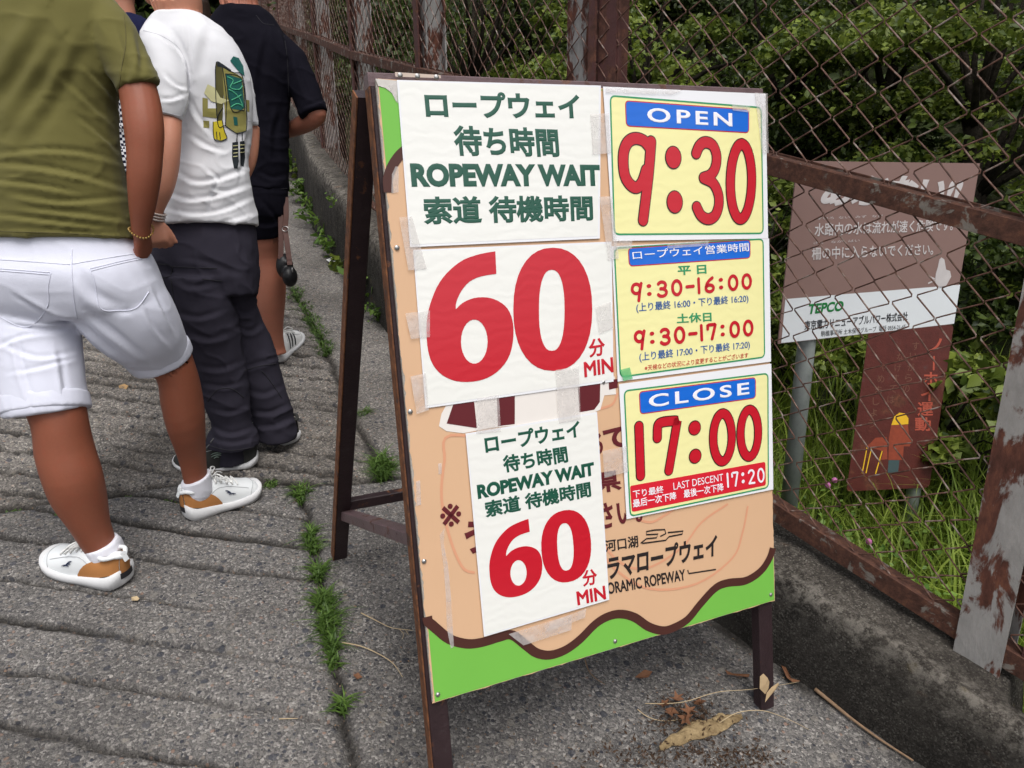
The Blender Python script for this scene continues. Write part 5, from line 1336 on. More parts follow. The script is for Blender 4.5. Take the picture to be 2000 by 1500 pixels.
    for k in range(5):
        t = 0.42 + 0.065 * k; m.tube([U(t, a, 0.003) for a in np.linspace(1.05, math.pi - 1.05, 7)], 0.0028, 6)
        if k < 4: m.tube([U(t + 0.065 * s_, 1.1 + (math.pi - 2.2) * s_, 0.005) for s_ in np.linspace(0, 1, 6)], 0.0024, 6)
    for sd in (-1, 1):
        b0 = P(0.40, 0, topz(0.40) + 0.004); m.tube(smooth_path([b0, b0 + r * sd * 0.025 + up * 0.022 + f * 0.01, b0 + r * sd * 0.045 + up * 0.006 + f * 0.03, b0 + r * sd * 0.02 + up * 0.004 + f * 0.01], 4), 0.0023, 6)
        m.tube(smooth_path([b0, b0 + r * sd * 0.03 + f * 0.03 - up * 0.004, b0 + r * sd * 0.04 + f * 0.05 - up * 0.02], 4), 0.0021, 6)
    m.build('laces', style['lace_mat'], up_, True)
    if 'mark' in style:
        for sd in (0, 1):
            m = MB()
            for q0, q1 in style['mark_lines']:
                g_ = lambda q: U(q[0], (q[1] if sd == 0 else math.pi - q[1]), 0.0026)
                pp = [np.array(q0) * (1 - s_) + np.array(q1) * s_ + np.array([0, 0.05 * math.sin(s_ * math.pi)]) for s_ in np.linspace(0, 1, 6)]
                m.tube([g_(q) for q in pp], [0.0007, 0.0016, 0.002, 0.0018, 0.0013, 0.0006], 5)
            m.build('mark', style['mark'], up_)
    return P
def fit_body(o, bvhs, depth=0.006, keep=(), reach=0.02):
    """draw the body in wherever it would show through the clothing it wears"""
    me = o.data; V, Fs = mesh_arrays(me); nr = np.array([v.normal for v in me.vertices])
    P2, _ = project(V); free = np.zeros(len(V), bool)          # bare arms stay as they are
    for x0, y0, x1, y1 in keep: free |= (P2[:, 0] > x0) & (P2[:, 0] < x1) & (P2[:, 1] > y0) & (P2[:, 1] < y1)
    for it in range(2):
        for bv in bvhs:
            for i in np.nonzero(~free)[0]:
                h, nn, _, dist = bv.find_nearest(Vector(V[i]), reach)
                if h is None: continue
                dv = V[i] - np.array(h); nn = np.array(nn); sd = dv @ nn
                if sd > -depth and (nr[i] @ nn) > 0.3: V[i] = np.array(h) - nn * (depth + 0.001)
    me.vertices.foreach_set('co', V.ravel()); me.update()
greyth_ = plain('shoe_seam', (0.40, 0.41, 0.42), 0.8)
skin_tan = skin('tanned_skin', srgb(136, 80, 59)); skin_mid = skin('warm_skin', srgb(186, 130, 106)); skin_leg = skin('ruddy_skin', srgb(160, 104, 84))
hair_m = plain('black_hair', (0.007, 0.0055, 0.005), 0.6, 0.4, 120, 0.2); hair_b = plain('dark_brown_hair', (0.022, 0.012, 0.008), 0.6, 0.4, 120, 0.2)
khaki = cloth('olive_cotton', srgb(98, 93, 50), 0.05); whitec = cloth('white_cotton', (0.64, 0.64, 0.665), 0.025); shortsw = cloth('white_denim', (0.60, 0.61, 0.70), 0.025, 0.35)
navyg = cloth('charcoal_navy_cloth', (0.034, 0.031, 0.044), 0.12); blackc = cloth('black_cotton', (0.0055, 0.0050, 0.0092), 0.10); navyc = cloth('navy_cloth', (0.012, 0.014, 0.045), 0.1); sockm = cloth('white_sock', (0.70, 0.70, 0.76), 0.03, 0.5, 0.9, 6, 500)
thread = plain('white_thread', (0.60, 0.61, 0.70), 0.9, 0.05, 90); dthread = plain('dark_thread', (0.018, 0.017, 0.022), 0.9)
rubber_w = plain('white_rubber', (0.60, 0.60, 0.605), 0.55, 0.12, 25); leather_w = plain('white_leather', (0.68, 0.70, 0.71), 0.45, 0.03, 25, 0.4, 0.15, 300); tanl = plain('tan_suede', srgb(158, 106, 58), 0.85, 0.06, 60); blkr = plain('black_rubber', (0.018, 0.018, 0.022), 0.6); lacew = plain('white_lace', (0.72, 0.72, 0.70), 0.8); darkshoe = cloth('dark_grey_mesh', (0.040, 0.040, 0.038), 0.15); navymark = plain('navy_mark', (0.015, 0.022, 0.06), 0.5); palemark = plain('pale_green_mark', (0.32, 0.42, 0.34), 0.5)
gold = Nodes('gold_chain').done((0.55, 0.36, 0.12), 0.3, None, 0.5, 0.9); clearband = plain('pale_wristband', (0.50, 0.42, 0.38), 0.3, 0.1, 40)

# ------------------------------------------------------------------ man in the khaki shirt
p1 = thing('person', 'person in an olive T-shirt and white shorts standing nearest with back turned', 'person', gpt(300, 1080), 'people waiting in the queue')
hd1 = at(62, -190, 1.80); f1 = np.array([-0.35, 0.93])
m = MB(); head(m, hd1, f1); 
body_loft(m, T3((20, -150, 112, 1.82, 1.0), (12, -95, 122, 1.83, 0.95), (-10, -40, 150, 1.84, 0.7), (-65, 20, 205, 1.855, 0.58), (-70, 120, 215, 1.88, 0.58), (-55, 280, 215, 1.92, 0.6), (-48, 420, 235, 1.97, 0.62), (-40, 520, 285, 2.0, 0.62), (-20, 590, 305, 2.02, 0.62)))
limb(m, [(208, 55, 1.86, 0.050), (240, 115, 1.86, 0.047), (270, 180, 1.86, 0.0465), (281, 245, 1.86, 0.0475), (283, 300, 1.87, 0.043), (281, 350, 1.885, 0.040), (278, 400, 1.91, 0.033), (275, 440, 1.935, 0.0245), (276, 458, 1.95, 0.024)])
hand(m, at(276, 456, 1.95), at(286, 530, 2.05) - at(276, 456, 1.95), at(230, 500, 1.99) - at(280, 500, 1.97), at(280, 500, 2.1) - at(280, 500, 1.9), 0.92, 0.35, 0.5)
limb(m, [(-70, 50, 1.85, 0.062), (-110, 130, 1.86, 0.058), (-132, 230, 1.87, 0.050), (-132, 310, 1.89, 0.043), (-126, 400, 1.92, 0.034), (-122, 450, 1.94, 0.026), (-122, 472, 1.95, 0.025)])
hand(m, at(-122, 470, 1.95), at(-116, 545, 1.99) - at(-122, 470, 1.95), at(-60, 500, 1.97) - at(-120, 500, 1.95), at(-120, 500, 2.1) - at(-120, 500, 1.9), 0.95, 0.5)
body_loft(m, [(150, 560, 300, 560, 2.02), (215, 640, 338, 625, 2.10), (268, 700, 364, 672, 2.17), (305, 737, 377, 702, 2.20), (313, 780, 391, 750, 2.24), (326, 832, 400, 815, 2.29), (347, 885, 401, 883, 2.365), (358, 930, 404, 922, 2.408), (363, 962, 406, 952, 2.436), (370, 985, 404, 976, 2.452)], 0.98)
body_loft(m, [(-20, 560, 140, 560, 2.0), (10, 680, 140, 680, 2.0), (40, 770, 156, 760, 1.99), (66, 828, 165, 808, 1.99), (73, 880, 177, 868, 2.01), (88, 932, 194, 925, 2.03), (107, 977, 204, 970, 2.06), (137, 1020, 211, 1023, 2.09), (160, 1060, 222, 1054, 2.118), (178, 1088, 230, 1080, 2.142), (192, 1110, 236, 1100, 2.158)], 0.98)
me = fuse(m, 0.0045, 6); body1 = link_obj('body', me, skin_tan, p1, True)
hair_cap(hd1, f1, hair_m, p1); eyes(hd1, f1, p1)
m = MB()
body_loft(m, T3((-2, -72, 132, 1.825, 0.8), (-30, -45, 165, 1.835, 0.70), (-85, 2, 222, 1.85, 0.60), (-98, 45, 236, 1.86, 0.58), (-95, 110, 233, 1.87, 0.58), (-84, 200, 223, 1.90, 0.58), (-74, 290, 229, 1.92, 0.58), (-68, 360, 240, 1.94, 0.60), (-62, 420, 257, 1.965, 0.62), (-58, 448, 263, 1.98, 0.62), (-57, 468, 267, 1.985, 0.63)), 0.6, 2.25)
body_loft(m, [(150, 70, 215, -5, 1.85), (180, 105, 250, 30, 1.85), (208, 140, 276, 82, 1.85), (226, 168, 299, 128, 1.852), (232, 183, 310, 159, 1.855)], 0.95)
body_loft(m, [(-70, -5, -5, 70, 1.86), (-105, 30, -35, 105, 1.87), (-130, 82, -62, 140, 1.87), (-150, 128, -82, 168, 1.88), (-161, 158, -87, 181, 1.88)], 0.92)
folds1 = [([(-20, 306), (70, 296), (158, 300), (228, 318)], 11, 0.007), ([(-20, 322), (80, 330), (175, 350), (245, 372)], 12, 0.008), ([(20, 381), (120, 396), (240, 388)], 10, 0.007), ([(40, 408), (140, 418), (258, 434)], 10, 0.007), ([(-20, 420), (90, 432), (210, 446)], 9, 0.008),
          ([(-20, 355), (60, 362), (150, 378)], 9, 0.007), ([(116, 82), (60, 170), (20, 240)], 22, 0.009), ([(168, 60), (100, 190), (30, 290)], 20, 0.008), ([(90, 20), (40, 110), (-10, 190)], 24, 0.009), ([(160, 130), (195, 165), (228, 205)], 10, 0.005), ([(120, 150), (180, 210), (228, 250)], 10, 0.005), ([(150, 230), (195, 265), (232, 300)], 9, 0.005),
          ([(232, 60), (246, 110), (240, 170)], 10, 0.006), ([(262, 60), (272, 110), (268, 160)], 12, 0.006), ([(-20, 448), (120, 452), (250, 460)], 6, 0.004)]
tee1, bv1 = garment('t_shirt', m, 0.0062, khaki, p1, folds1, 0.0022, (9, 9, 14), 5, 1)
okthread = plain('olive_thread', srgb(84, 78, 44), 0.9)
seam(bv1, [[(242, 30), (246, 80), (238, 130), (232, 178)], [(0, 452), (80, 454), (160, 457), (262, 464)], [(236, 172), (270, 160), (304, 150)]], 0.0011, okthread, 'seam', tee1)
m = MB()
body_loft(m, T3((-45, 430, 246, 1.975, 0.58), (-48, 468, 258, 1.985, 0.60), (-48, 505, 288, 2.0, 0.66), (-44, 540, 304, 2.01, 0.68), (-40, 575, 316, 2.02, 0.60), (-26, 606, 316, 2.035, 0.48)), 0.62, 2.3)
body_loft(m, [(130, 590, 318, 575, 2.02), (158, 622, 336, 605, 2.05), (186, 648, 350, 640, 2.09), (218, 674, 360, 660, 2.13), (245, 700, 367, 676, 2.165), (258, 716, 370, 684, 2.185)], 0.86, 2.2)
body_loft(m, [(-30, 575, 130, 575, 2.03), (-20, 640, 146, 632, 2.015), (-6, 710, 152, 696, 2.0), (6, 760, 158, 745, 1.99), (14, 806, 164, 784, 1.985), (16, 816, 166, 794, 1.985)], 0.90, 2.2)
foldsS = [([(430 * .35, 500 + 350 * .35), (300 * .35, 500 + 330 * .35), (90 * .35, 500 + 215 * .35)], 9, 0.008), ([(415 * .35, 500 + 385 * .35), (250 * .35, 500 + 400 * .35), (40 * .35, 500 + 370 * .35)], 8, 0.007), ([(170, 612), (230, 660), (285, 706)], 12, 0.009), ([(150, 628), (205, 675), (255, 712)], 9, 0.007), ([(300, 570), (318, 610), (340, 650)], 8, 0.006), ([(150, 540), (180, 580), (240, 610)], 14, 0.008),
          ([(0, 672), (70, 700), (150, 690)], 9, 0.005), ([(20, 730), (80, 720), (150, 700)], 8, 0.004), ([(30, 650), (40, 720), (60, 790)], 11, 0.006), ([(110, 680), (118, 730), (128, 790)], 12, 0.006), ([(280, 600), (300, 640), (330, 676)], 9, 0.005), ([(-20, 690), (40, 660), (120, 650)], 8, 0.005)]
sh1, bs1 = garment('shorts', m, 0.006, shortsw, p1, foldsS, 0.0009, (12, 12, 12), 16, 2)
zs = lambda P: [(0.35 * x, 500 + 0.35 * y) for x, y in P]
seam(bs1, [zs([(395, -10), (400, 60), (405, 150), (415, 260), (430, 350)]), zs([(405, 45), (520, 25), (640, 5), (800, -20)]), zs([(0, 20), (150, 30), (390, 48)]), zs([(0, 70), (130, 80), (285, 92)]), zs([(285, 92), (270, 170), (262, 290), (150, 398), (0, 340)]), zs([(500, 72), (650, 35), (790, 5)]), zs([(500, 72), (530, 150), (560, 290), (660, 305), (760, 290), (830, 200)]), zs([(0, 82), (130, 92), (282, 104)]), zs([(505, 84), (650, 47), (790, 17)]), zs([(402, -40), (402, 45)])], 0.0013, thread, 'stitching', sh1, 0.0006)
# turned-up cuffs
for rows in ([(238, 694, 366, 668, 2.16), (262, 722, 376, 690, 2.19)], [(8, 778, 162, 758, 1.99), (12, 815, 169, 792, 1.985)]):
    m = MB(); a, b = rows; rr = []
    for t, g in ((0.0, -0.03), (0.10, 0.010), (0.5, 0.016), (0.93, 0.012), (1.0, -0.01)):
        p = np.array(a, float) * (1 - t) + np.array(b, float) * t; cx, cy = (p[0] + p[2]) / 2, (p[1] + p[3]) / 2
        q = (cx + (p[0] - cx) * (1 + g), cy + (p[1] - cy) * (1 + g), cx + (p[2] - cx) * (1 + g), cy + (p[3] - cy) * (1 + g), p[4])
        ax = (at(b[0], b[1], b[4]) + at(b[2], b[3], b[4])) - (at(a[0], a[1], a[4]) + at(a[2], a[3], a[4])); rr.append(ring_px(*q, 0.88, ax / np.linalg.norm(ax), 2.2))
    m.loft(rr); garment('cuff', m, 0.005, shortsw, sh1, (), 0.0008, (14, 14, 14), 3, 3)
for nm, rows in (('sock', [(354, 940, 410, 923, 2.412), (356, 957, 413, 943, 2.428), (365, 976, 416, 961, 2.447), (376, 996, 410, 985, 2.460)]), ('sock', [(166, 1068, 228, 1050, 2.118), (173, 1086, 240, 1068, 2.134), (186, 1106, 244, 1090, 2.154), (200, 1122, 240, 1110, 2.168)])):
    m = MB(); body_loft(m, rows, 1.0); garment(nm, m, 0.004, sockm, p1, (), 0.001, (20, 20, 30), 3, 4)
wstyle = dict(sole_mat=rubber_w, upper_mat=leather_w, counter=tanl, band=blkr, lace_mat=lacew, mark=navymark, sole=0.042, mark_lines=[((0.50, 0.62), (0.57, 0.45)), ((0.51, 0.50), (0.59, 0.40)), ((0.53, 0.40), (0.62, 0.42))])
fit_body(body1, [bv1, bs1], 0.006, [(238, 195, 330, 545), (-300, 195, -78, 600)])
shoe(p1, gpt(360, 1014), gpt(508, 962), wstyle)
shoe(p1, gpt(252, 1142), gpt(98, 1098), wstyle)
m = MB()
cw = at(276, 450, 1.944); dw = unit(at(280, 475, 1.97) - at(275, 435, 1.93)); aw = unit(np.cross(dw, [0, 1, 0])); bw_ = np.cross(dw, aw)
for k in range(26):
    t = 2 * math.pi * k / 26; p = cw + (aw * math.cos(t) + bw_ * math.sin(t)) * 0.029 + dw * 0.006 * math.sin(t * 2); m.ball(p, (0.0032, 0, 0), (0, 0.0032, 0), (0, 0, 0.0032), 6, 4)
m.build('bracelet', gold, p1)

# ------------------------------------------------------------------ man in the white T-shirt
p2 = thing('person', 'person in a white printed T-shirt and dark cargo trousers facing left', 'person', gpt(470, 895), 'people waiting in the queue')
hd2 = at(322, -72, 2.36); f2 = np.array([-0.95, 0.25])
m = MB(); head(m, hd2, f2)
body_loft(m, T3((300, -30, 386, 2.38, 1.0), (294, 0, 392, 2.38, 0.95), (294, 30, 398, 2.39, 0.8), (300, 60, 440, 2.40, 0.66), (330, 110, 455, 2.41, 0.62), (355, 200, 476, 2.44, 0.62), (358, 320, 478, 2.47, 0.66), (330, 420, 494, 2.51, 0.68), (315, 500, 495, 2.55, 0.68)))
limb(m, [(312, 85, 2.34, 0.050), (328, 150, 2.32, 0.044), (333, 220, 2.30, 0.034), (331, 280, 2.29, 0.034), (325, 325, 2.295, 0.037), (316, 365, 2.30, 0.036), (307, 395, 2.31, 0.029), (301, 418, 2.32, 0.024), (299, 432, 2.325, 0.024)])
hand(m, at(299, 428, 2.325), at(311, 482, 2.34) - at(299, 428, 2.325), at(330, 455, 2.45) - at(300, 455, 2.33), at(290, 455, 2.2) - at(295, 455, 2.33), 0.85, 1.25, 0.5)
limb(m, [(450, 100, 2.46, 0.036), (478, 170, 2.50, 0.026), (490, 235, 2.545, 0.026), (490, 270, 2.555, 0.029), (484, 320, 2.56, 0.026), (455, 370, 2.58, 0.028), (440, 390, 2.62, 0.025)])
hand(m, at(440, 390, 2.62), at(420, 405, 2.66) - at(440, 390, 2.62), np.array([0, 0, -1.0]), np.array([0, -1.0, 0]), 0.9, 0.8)
body_loft(m, [(340, 500, 430, 500, 2.53), (375, 620, 435, 610, 2.58), (408, 740, 462, 735, 2.64), (430, 830, 475, 825, 2.69), (434, 880, 470, 875, 2.71), (434, 900, 472, 896, 2.72)], 0.9)
body_loft(m, [(420, 500, 490, 500, 2.58), (458, 620, 500, 615, 2.66), (494, 740, 532, 735, 2.76), (518, 810, 554, 805, 2.83), (524, 845, 562, 842, 2.86)], 0.9)
me = fuse(m, 0.005, 5); body2 = link_obj('body', me, skin_mid, p2, True)
hair_cap(hd2, f2, hair_m, p2); eyes(hd2, f2, p2)
m = MB()
body_loft(m, T3((306, 27, 394, 2.385, 0.85), (290, 42, 418, 2.39, 0.76), (280, 66, 444, 2.40, 0.72), (288, 100, 470, 2.41, 0.70), (318, 150, 486, 2.42, 0.70), (342, 205, 492, 2.44, 0.70), (348, 270, 488, 2.46, 0.70), (345, 310, 484, 2.47, 0.70), (335, 350, 487, 2.48, 0.70), (322, 390, 493, 2.50, 0.72), (312, 422, 500, 2.515, 0.73), (309, 440, 503, 2.52, 0.74)), 0.7, 2.15)
body_loft(m, [(282, 58, 335, 70, 2.36), (274, 80, 350, 105, 2.33), (286, 120, 362, 150, 2.31), (300, 168, 366, 190, 2.30), (307, 205, 361, 218, 2.29), (310, 223, 355, 236, 2.29)], 0.95)
body_loft(m, [(425, 90, 466, 106, 2.46), (450, 132, 487, 146, 2.49), (466, 176, 496, 184, 2.51), (477, 226, 502, 228, 2.525), (480, 246, 503, 244, 2.53)], 1.1)
z1 = lambda P: [(0.35 * x, 0.35 * y) for x, y in P]
folds2 = [(z1([(960, 180), (1020, 300), (1045, 420), (1050, 520)]), 9, 0.008), (z1([(870, 190), (960, 260), (1020, 330)]), 9, 0.006), (z1([(920, 420), (980, 480), (1040, 500)]), 8, 0.007), (z1([(890, 560), (960, 560), (1030, 530)]), 7, 0.006), (z1([(1050, 540), (1090, 640), (1180, 760)]), 9, 0.006), (z1([(1060, 760), (1150, 820), (1250, 850)]), 9, 0.007),
          (z1([(980, 960), (1080, 1020), (1200, 1010), (1380, 950)]), 10, 0.009), (z1([(930, 1080), (1050, 1120), (1200, 1100), (1385, 1040)]), 10, 0.010), (z1([(920, 1170), (1080, 1200), (1240, 1180), (1400, 1110)]), 9, 0.008), (z1([(1150, 950), (1210, 1000), (1190, 1060), (1290, 1070)]), 7, 0.007), (z1([(1000, 1240), (1180, 1265), (1400, 1200)]), 8, 0.006), (z1([(1030, 110), (1050, 250), (1040, 420)]), 10, 0.004), (z1([(1150, 120), (1120, 260), (1090, 420)]), 14, 0.005), (z1([(1180, 1060), (1170, 1120), (1150, 1200)]), 9, 0.005), (z1([(1390, 700), (1350, 850), (1330, 1000)]), 9, 0.006)]
tee2, bv2 = garment('t_shirt', m, 0.0058, whitec, p2, folds2, 0.0022, (11, 11, 14), 4, 5)
greyth = plain('grey_thread', (0.48, 0.48, 0.52), 0.9)
seam(bv2, [z1([(800, 170), (900, 200), (1000, 270), (1045, 380), (1055, 500), (1015, 650)]), z1([(895, 620), (950, 634), (1010, 650)]), z1([(900, 1225), (1000, 1268), (1180, 1290), (1320, 1265), (1430, 1205)]), z1([(1385, 675), (1432, 680)])], 0.0010, greyth, 'seam', tee2)
olive = cloth('olive_print', srgb(134, 128, 72), 0.06); olived = cloth('dark_olive_print', srgb(84, 80, 46), 0.08); teal = cloth('teal_print', srgb(22, 84, 78), 0.35, 0.2, 0.8, 60); yel = cloth('yellow_print', srgb(196, 178, 44), 0.06); inkd = cloth('dark_print', srgb(42, 46, 50), 0.1); pale = cloth('pale_olive_print', srgb(196, 192, 146), 0.05)
pr = patch(bv2, z1([(1208, 345), (1255, 378), (1240, 700), (1215, 690), (1200, 420)]), 0.0016, olived, 'shirt_print', tee2)
patch(bv2, z1([(1240, 372), (1350, 430), (1372, 640), (1372, 730), (1318, 742), (1258, 700)]), 0.0019, olive, 'shirt_print', tee2)
patch(bv2, z1([(1258, 412), (1345, 440), (1362, 600), (1345, 615), (1290, 608), (1270, 540)]), 0.0026, teal, 'shirt_print', tee2)
patch(bv2, z1([(1212, 342), (1222, 345), (1290, 392), (1284, 402), (1240, 375), (1212, 372)]), 0.0026, inkd, 'shirt_print', tee2)
patch(bv2, z1([(1283, 340), (1300, 315), (1330, 325), (1355, 370), (1362, 425), (1340, 410), (1310, 375)]), 0.0020, teal, 'shirt_print', tee2)
patch(bv2, z1([(1140, 520), (1160, 470), (1200, 490), (1230, 545), (1280, 560), (1235, 580), (1180, 565)]), 0.0024, pale, 'shirt_print', tee2)
patch(bv2, z1([(1130, 545), (1160, 550), (1160, 605), (1215, 605), (1215, 660), (1132, 650)]), 0.0012, olive, 'shirt_print', tee2)
patch(bv2, z1([(1135, 672), (1168, 675), (1168, 714), (1135, 712)]), 0.0012, olive, 'shirt_print', tee2)
patch(bv2, z1([(1368, 555), (1390, 560), (1390, 625), (1372, 620)]), 0.0012, olive, 'shirt_print', tee2)
patch(bv2, z1([(1190, 680), (1240, 672), (1252, 730), (1265, 770), (1235, 785), (1195, 775)]), 0.0024, yel, 'shirt_print', tee2)
patch(bv2, z1([(1296, 795), (1328, 790), (1332, 900), (1325, 940), (1305, 940), (1294, 880)]), 0.0016, inkd, 'shirt_print', tee2)
patch(bv2, z1([(1338, 790), (1362, 785), (1366, 880), (1358, 930), (1340, 925)]), 0.0016, inkd, 'shirt_print', tee2)
patch(bv2, z1([(1300, 650), (1322, 655), (1326, 700), (1306, 700)]), 0.0026, teal, 'shirt_print', tee2)
lteal = plain('pale_teal_print', srgb(70, 158, 120), 0.85)
seam(bv2, [z1([(1268, 430), (1300, 450), (1285, 490), (1330, 500), (1350, 480)]), z1([(1275, 500), (1310, 520), (1340, 560), (1352, 600)]), z1([(1290, 560), (1320, 545), (1345, 530)]), z1([(1285, 600), (1320, 580), (1350, 590)]), z1([(1300, 470), (1335, 455), (1345, 450)])], 0.0019, lteal, 'shirt_print', tee2, 0.0026)
seam(bv2, [z1([(1208, 345), (1202, 420), (1216, 690), (1258, 702), (1318, 743), (1372, 730)]), z1([(1240, 372), (1262, 540), (1258, 700)]), z1([(1240, 372), (1300, 405), (1352, 430), (1374, 640), (1372, 730)]), z1([(1258, 412), (1345, 440), (1362, 600), (1345, 615), (1290, 608), (1258, 412)]), z1([(1190, 680), (1196, 776), (1235, 786), (1266, 770), (1252, 730), (1240, 672)]), z1([(1245, 600), (1220, 640), (1214, 676)]), z1([(1322, 740), (1320, 790)]), z1([(1350, 740), (1350, 785)]), z1([(1208, 735), (1212, 775)]), z1([(1226, 738), (1230, 778)])], 0.0013, inkd, 'shirt_print', tee2, 0.0026)
seam(bv2, [z1([(1300, y), (1326, y - 3)]) for y in (815, 835, 855, 875)] + [z1([(1340, y), (1362, y - 3)]) for y in (810, 830, 850)], 0.0014, pale, 'shirt_print', tee2, 0.002)
m = MB()
body_loft(m, T3((320, 420, 490, 2.515, 0.68), (312, 452, 496, 2.53, 0.71), (300, 500, 502, 2.55, 0.74), (304, 540, 502, 2.56, 0.72), (318, 575, 500, 2.57, 0.66)), 0.7, 2.2)
body_loft(m, [(302, 530, 440, 540, 2.50), (318, 580, 448, 580, 2.52), (340, 640, 462, 635, 2.56), (366, 700, 474, 692, 2.61), (388, 742, 482, 738, 2.635), (405, 797, 488, 792, 2.665), (416, 828, 490, 822, 2.685), (407, 852, 500, 850, 2.70), (404, 867, 505, 868, 2.71)], 0.92, 2.1)
body_loft(m, [(400, 530, 502, 530, 2.58), (425, 590, 499, 590, 2.63), (440, 632, 512, 630, 2.68), (458, 685, 536, 680, 2.73), (474, 742, 548, 738, 2.77), (486, 785, 562, 780, 2.80), (494, 815, 572, 812, 2.83), (496, 838, 579, 840, 2.85), (497, 852, 580, 856, 2.86)], 0.92, 2.1)
z2 = lambda P: [(0.35 * x, 500 + 0.35 * y) for x, y in P]
folds3 = [(z2([(960, 120), (1060, 180), (1200, 160)]), 10, 0.010), (z2([(1000, 330), (1120, 350), (1240, 310)]), 9, 0.010), (z2([(1040, 430), (1160, 470), (1290, 440)]), 10, 0.010), (z2([(1100, 620), (1220, 640), (1340, 600)]), 9, 0.009), (z2([(1130, 720), (1250, 740), (1370, 700)]), 8, 0.009), (z2([(1190, 860), (1280, 880), (1390, 840)]), 8, 0.010), (z2([(1180, 960), (1290, 1000), (1420, 960)]), 8, 0.012), (z2([(1170, 1020), (1290, 1050), (1430, 1020)]), 7, 0.009),
          (z2([(1260, 220), (1340, 330), (1420, 300)]), 9, 0.010), (z2([(1300, 400), (1400, 430), (1470, 380)]), 9, 0.010), (z2([(1360, 640), (1450, 610), (1540, 580)]), 9, 0.009), (z2([(1390, 760), (1480, 780), (1580, 730)]), 9, 0.009), (z2([(1420, 880), (1520, 880), (1620, 830)]), 8, 0.012), (z2([(1440, 960), (1540, 950), (1640, 900)]), 8, 0.011), (z2([(1250, 60), (1280, 200), (1320, 330)]), 12, 0.008), (z2([(900, 220), (950, 330), (1010, 420)]), 10, 0.008), (z2([(1000, 20), (1130, 40), (1300, 100)]), 9, 0.006)]
tr2, bt2 = garment('trousers', m, 0.0058, navyg, p2, [(a_, b_ * 1.1, c_ * 0.55) for a_, b_, c_ in folds3], 0.0032, (13, 13, 13), 4, 6)
seam(bt2, [z2([(860, 45), (955, 55), (950, 110), (900, 120), (865, 105)]), z2([(950, 60), (1210, 70)]), z2([(952, 110), (975, 290)]), z2([(1130, 130), (1240, 140)]), z2([(1160, 810), (1210, 750), (1290, 740), (1360, 790)]), z2([(1360, 640), (1450, 615), (1540, 600)]), z2([(1460, 640), (1510, 700), (1570, 790)]), z2([(1170, 1060), (1290, 1085), (1435, 1062)])], 0.0016, dthread, 'seam', tr2, 0.0008)
for rows in ([(428, 868, 478, 864, 2.705), (428, 890, 480, 886, 2.71), (426, 904, 482, 900, 2.72)], [(516, 825, 566, 822, 2.84), (518, 850, 570, 848, 2.86)]):
    m = MB(); body_loft(m, rows, 0.95); garment('sock', m, 0.005, navyg, p2, (), 0.001, (20, 20, 20), 3, 12)
dstyle = dict(sole_mat=rubber_w, upper_mat=darkshoe, lace_mat=plain('grey_lace', (0.10, 0.10, 0.10), 0.8), mark=palemark, sole=0.020, mark_lines=[((0.40, 0.55), (0.52, 0.62)), ((0.40, 0.47), (0.52, 0.50)), ((0.43, 0.40), (0.49, 0.40))])
fit_body(body2, [bv2, bt2], 0.008, [(270, 232, 363, 500), (478, 247, 520, 360)], 0.05)
shoe(p2, gpt(505, 905), gpt(340, 912), dstyle, 1.0, 0.10)
shoe(p2, gpt(582, 866), gpt(440, 830), dstyle, 1.0, 0.10)
m = MB(); cw = at(303, 420, 2.322); dw = unit(at(299, 432, 2.326) - at(306, 400, 2.312)); aw = unit(np.cross(dw, [0, 1, 0])); bw_ = np.cross(dw, aw)
for k_ in (-1, 0, 1): m.tube([cw + dw * 0.009 * k_ + (aw * math.cos(t) + bw_ * math.sin(t)) * 0.0285 for t in np.linspace(0, 2 * math.pi, 25)], 0.0035, 6, False)
m.build('bracelet', clearband, p2, True)

# ------------------------------------------------------------------ man in black
p3 = thing('person', 'person in a black T-shirt and black shorts bending the right arm forward', 'person', gpt(520, 715), 'people waiting in the queue')
hd3 = at(468, -62, 3.02); f3 = np.array([-0.45, 0.89])
m = MB(); head(m, hd3, f3)
body_loft(m, T3((432, -20, 502, 3.03, 1.0), (428, 10, 505, 3.04, 0.9), (415, 40, 535, 3.06, 0.66), (405, 80, 560, 3.08, 0.62), (405, 200, 556, 3.13, 0.62), (418, 340, 550, 3.2, 0.64), (418, 430, 550, 3.24, 0.64)))
limb(m, [(540, 90, 3.09, 0.046), (583, 148, 3.10, 0.042), (612, 205, 3.12, 0.041), (618, 224, 3.13, 0.042), (600, 238, 3.18, 0.041), (575, 250, 3.24, 0.036), (540, 262, 3.32, 0.028), (520, 266, 3.36, 0.025)])
hand(m, at(520, 266, 3.36), at(495, 268, 3.42) - at(520, 266, 3.36), np.array([0, 0, -1.0]), np.array([0, -1.0, 0]), 0.9, 0.9)
limb(m, [(410, 75, 3.05, 0.058), (385, 150, 3.06, 0.05), (375, 225, 3.10, 0.042), (395, 255, 3.2, 0.036), (440, 268, 3.34, 0.026)])
hand(m, at(440, 268, 3.34), at(465, 270, 3.40) - at(440, 268, 3.34), np.array([0, 0, -1.0]), np.array([0, -1.0, 0]), 0.9, 0.9)
body_loft(m, [(480, 400, 552, 400, 3.24), (488, 460, 550, 460, 3.28), (497, 500, 546, 500, 3.32), (501, 545, 557, 543, 3.36), (502, 585, 557, 585, 3.40), (510, 625, 554, 622, 3.44), (522, 655, 553, 652, 3.47), (530, 680, 556, 676, 3.50), (533, 695, 560, 690, 3.51)], 0.95)
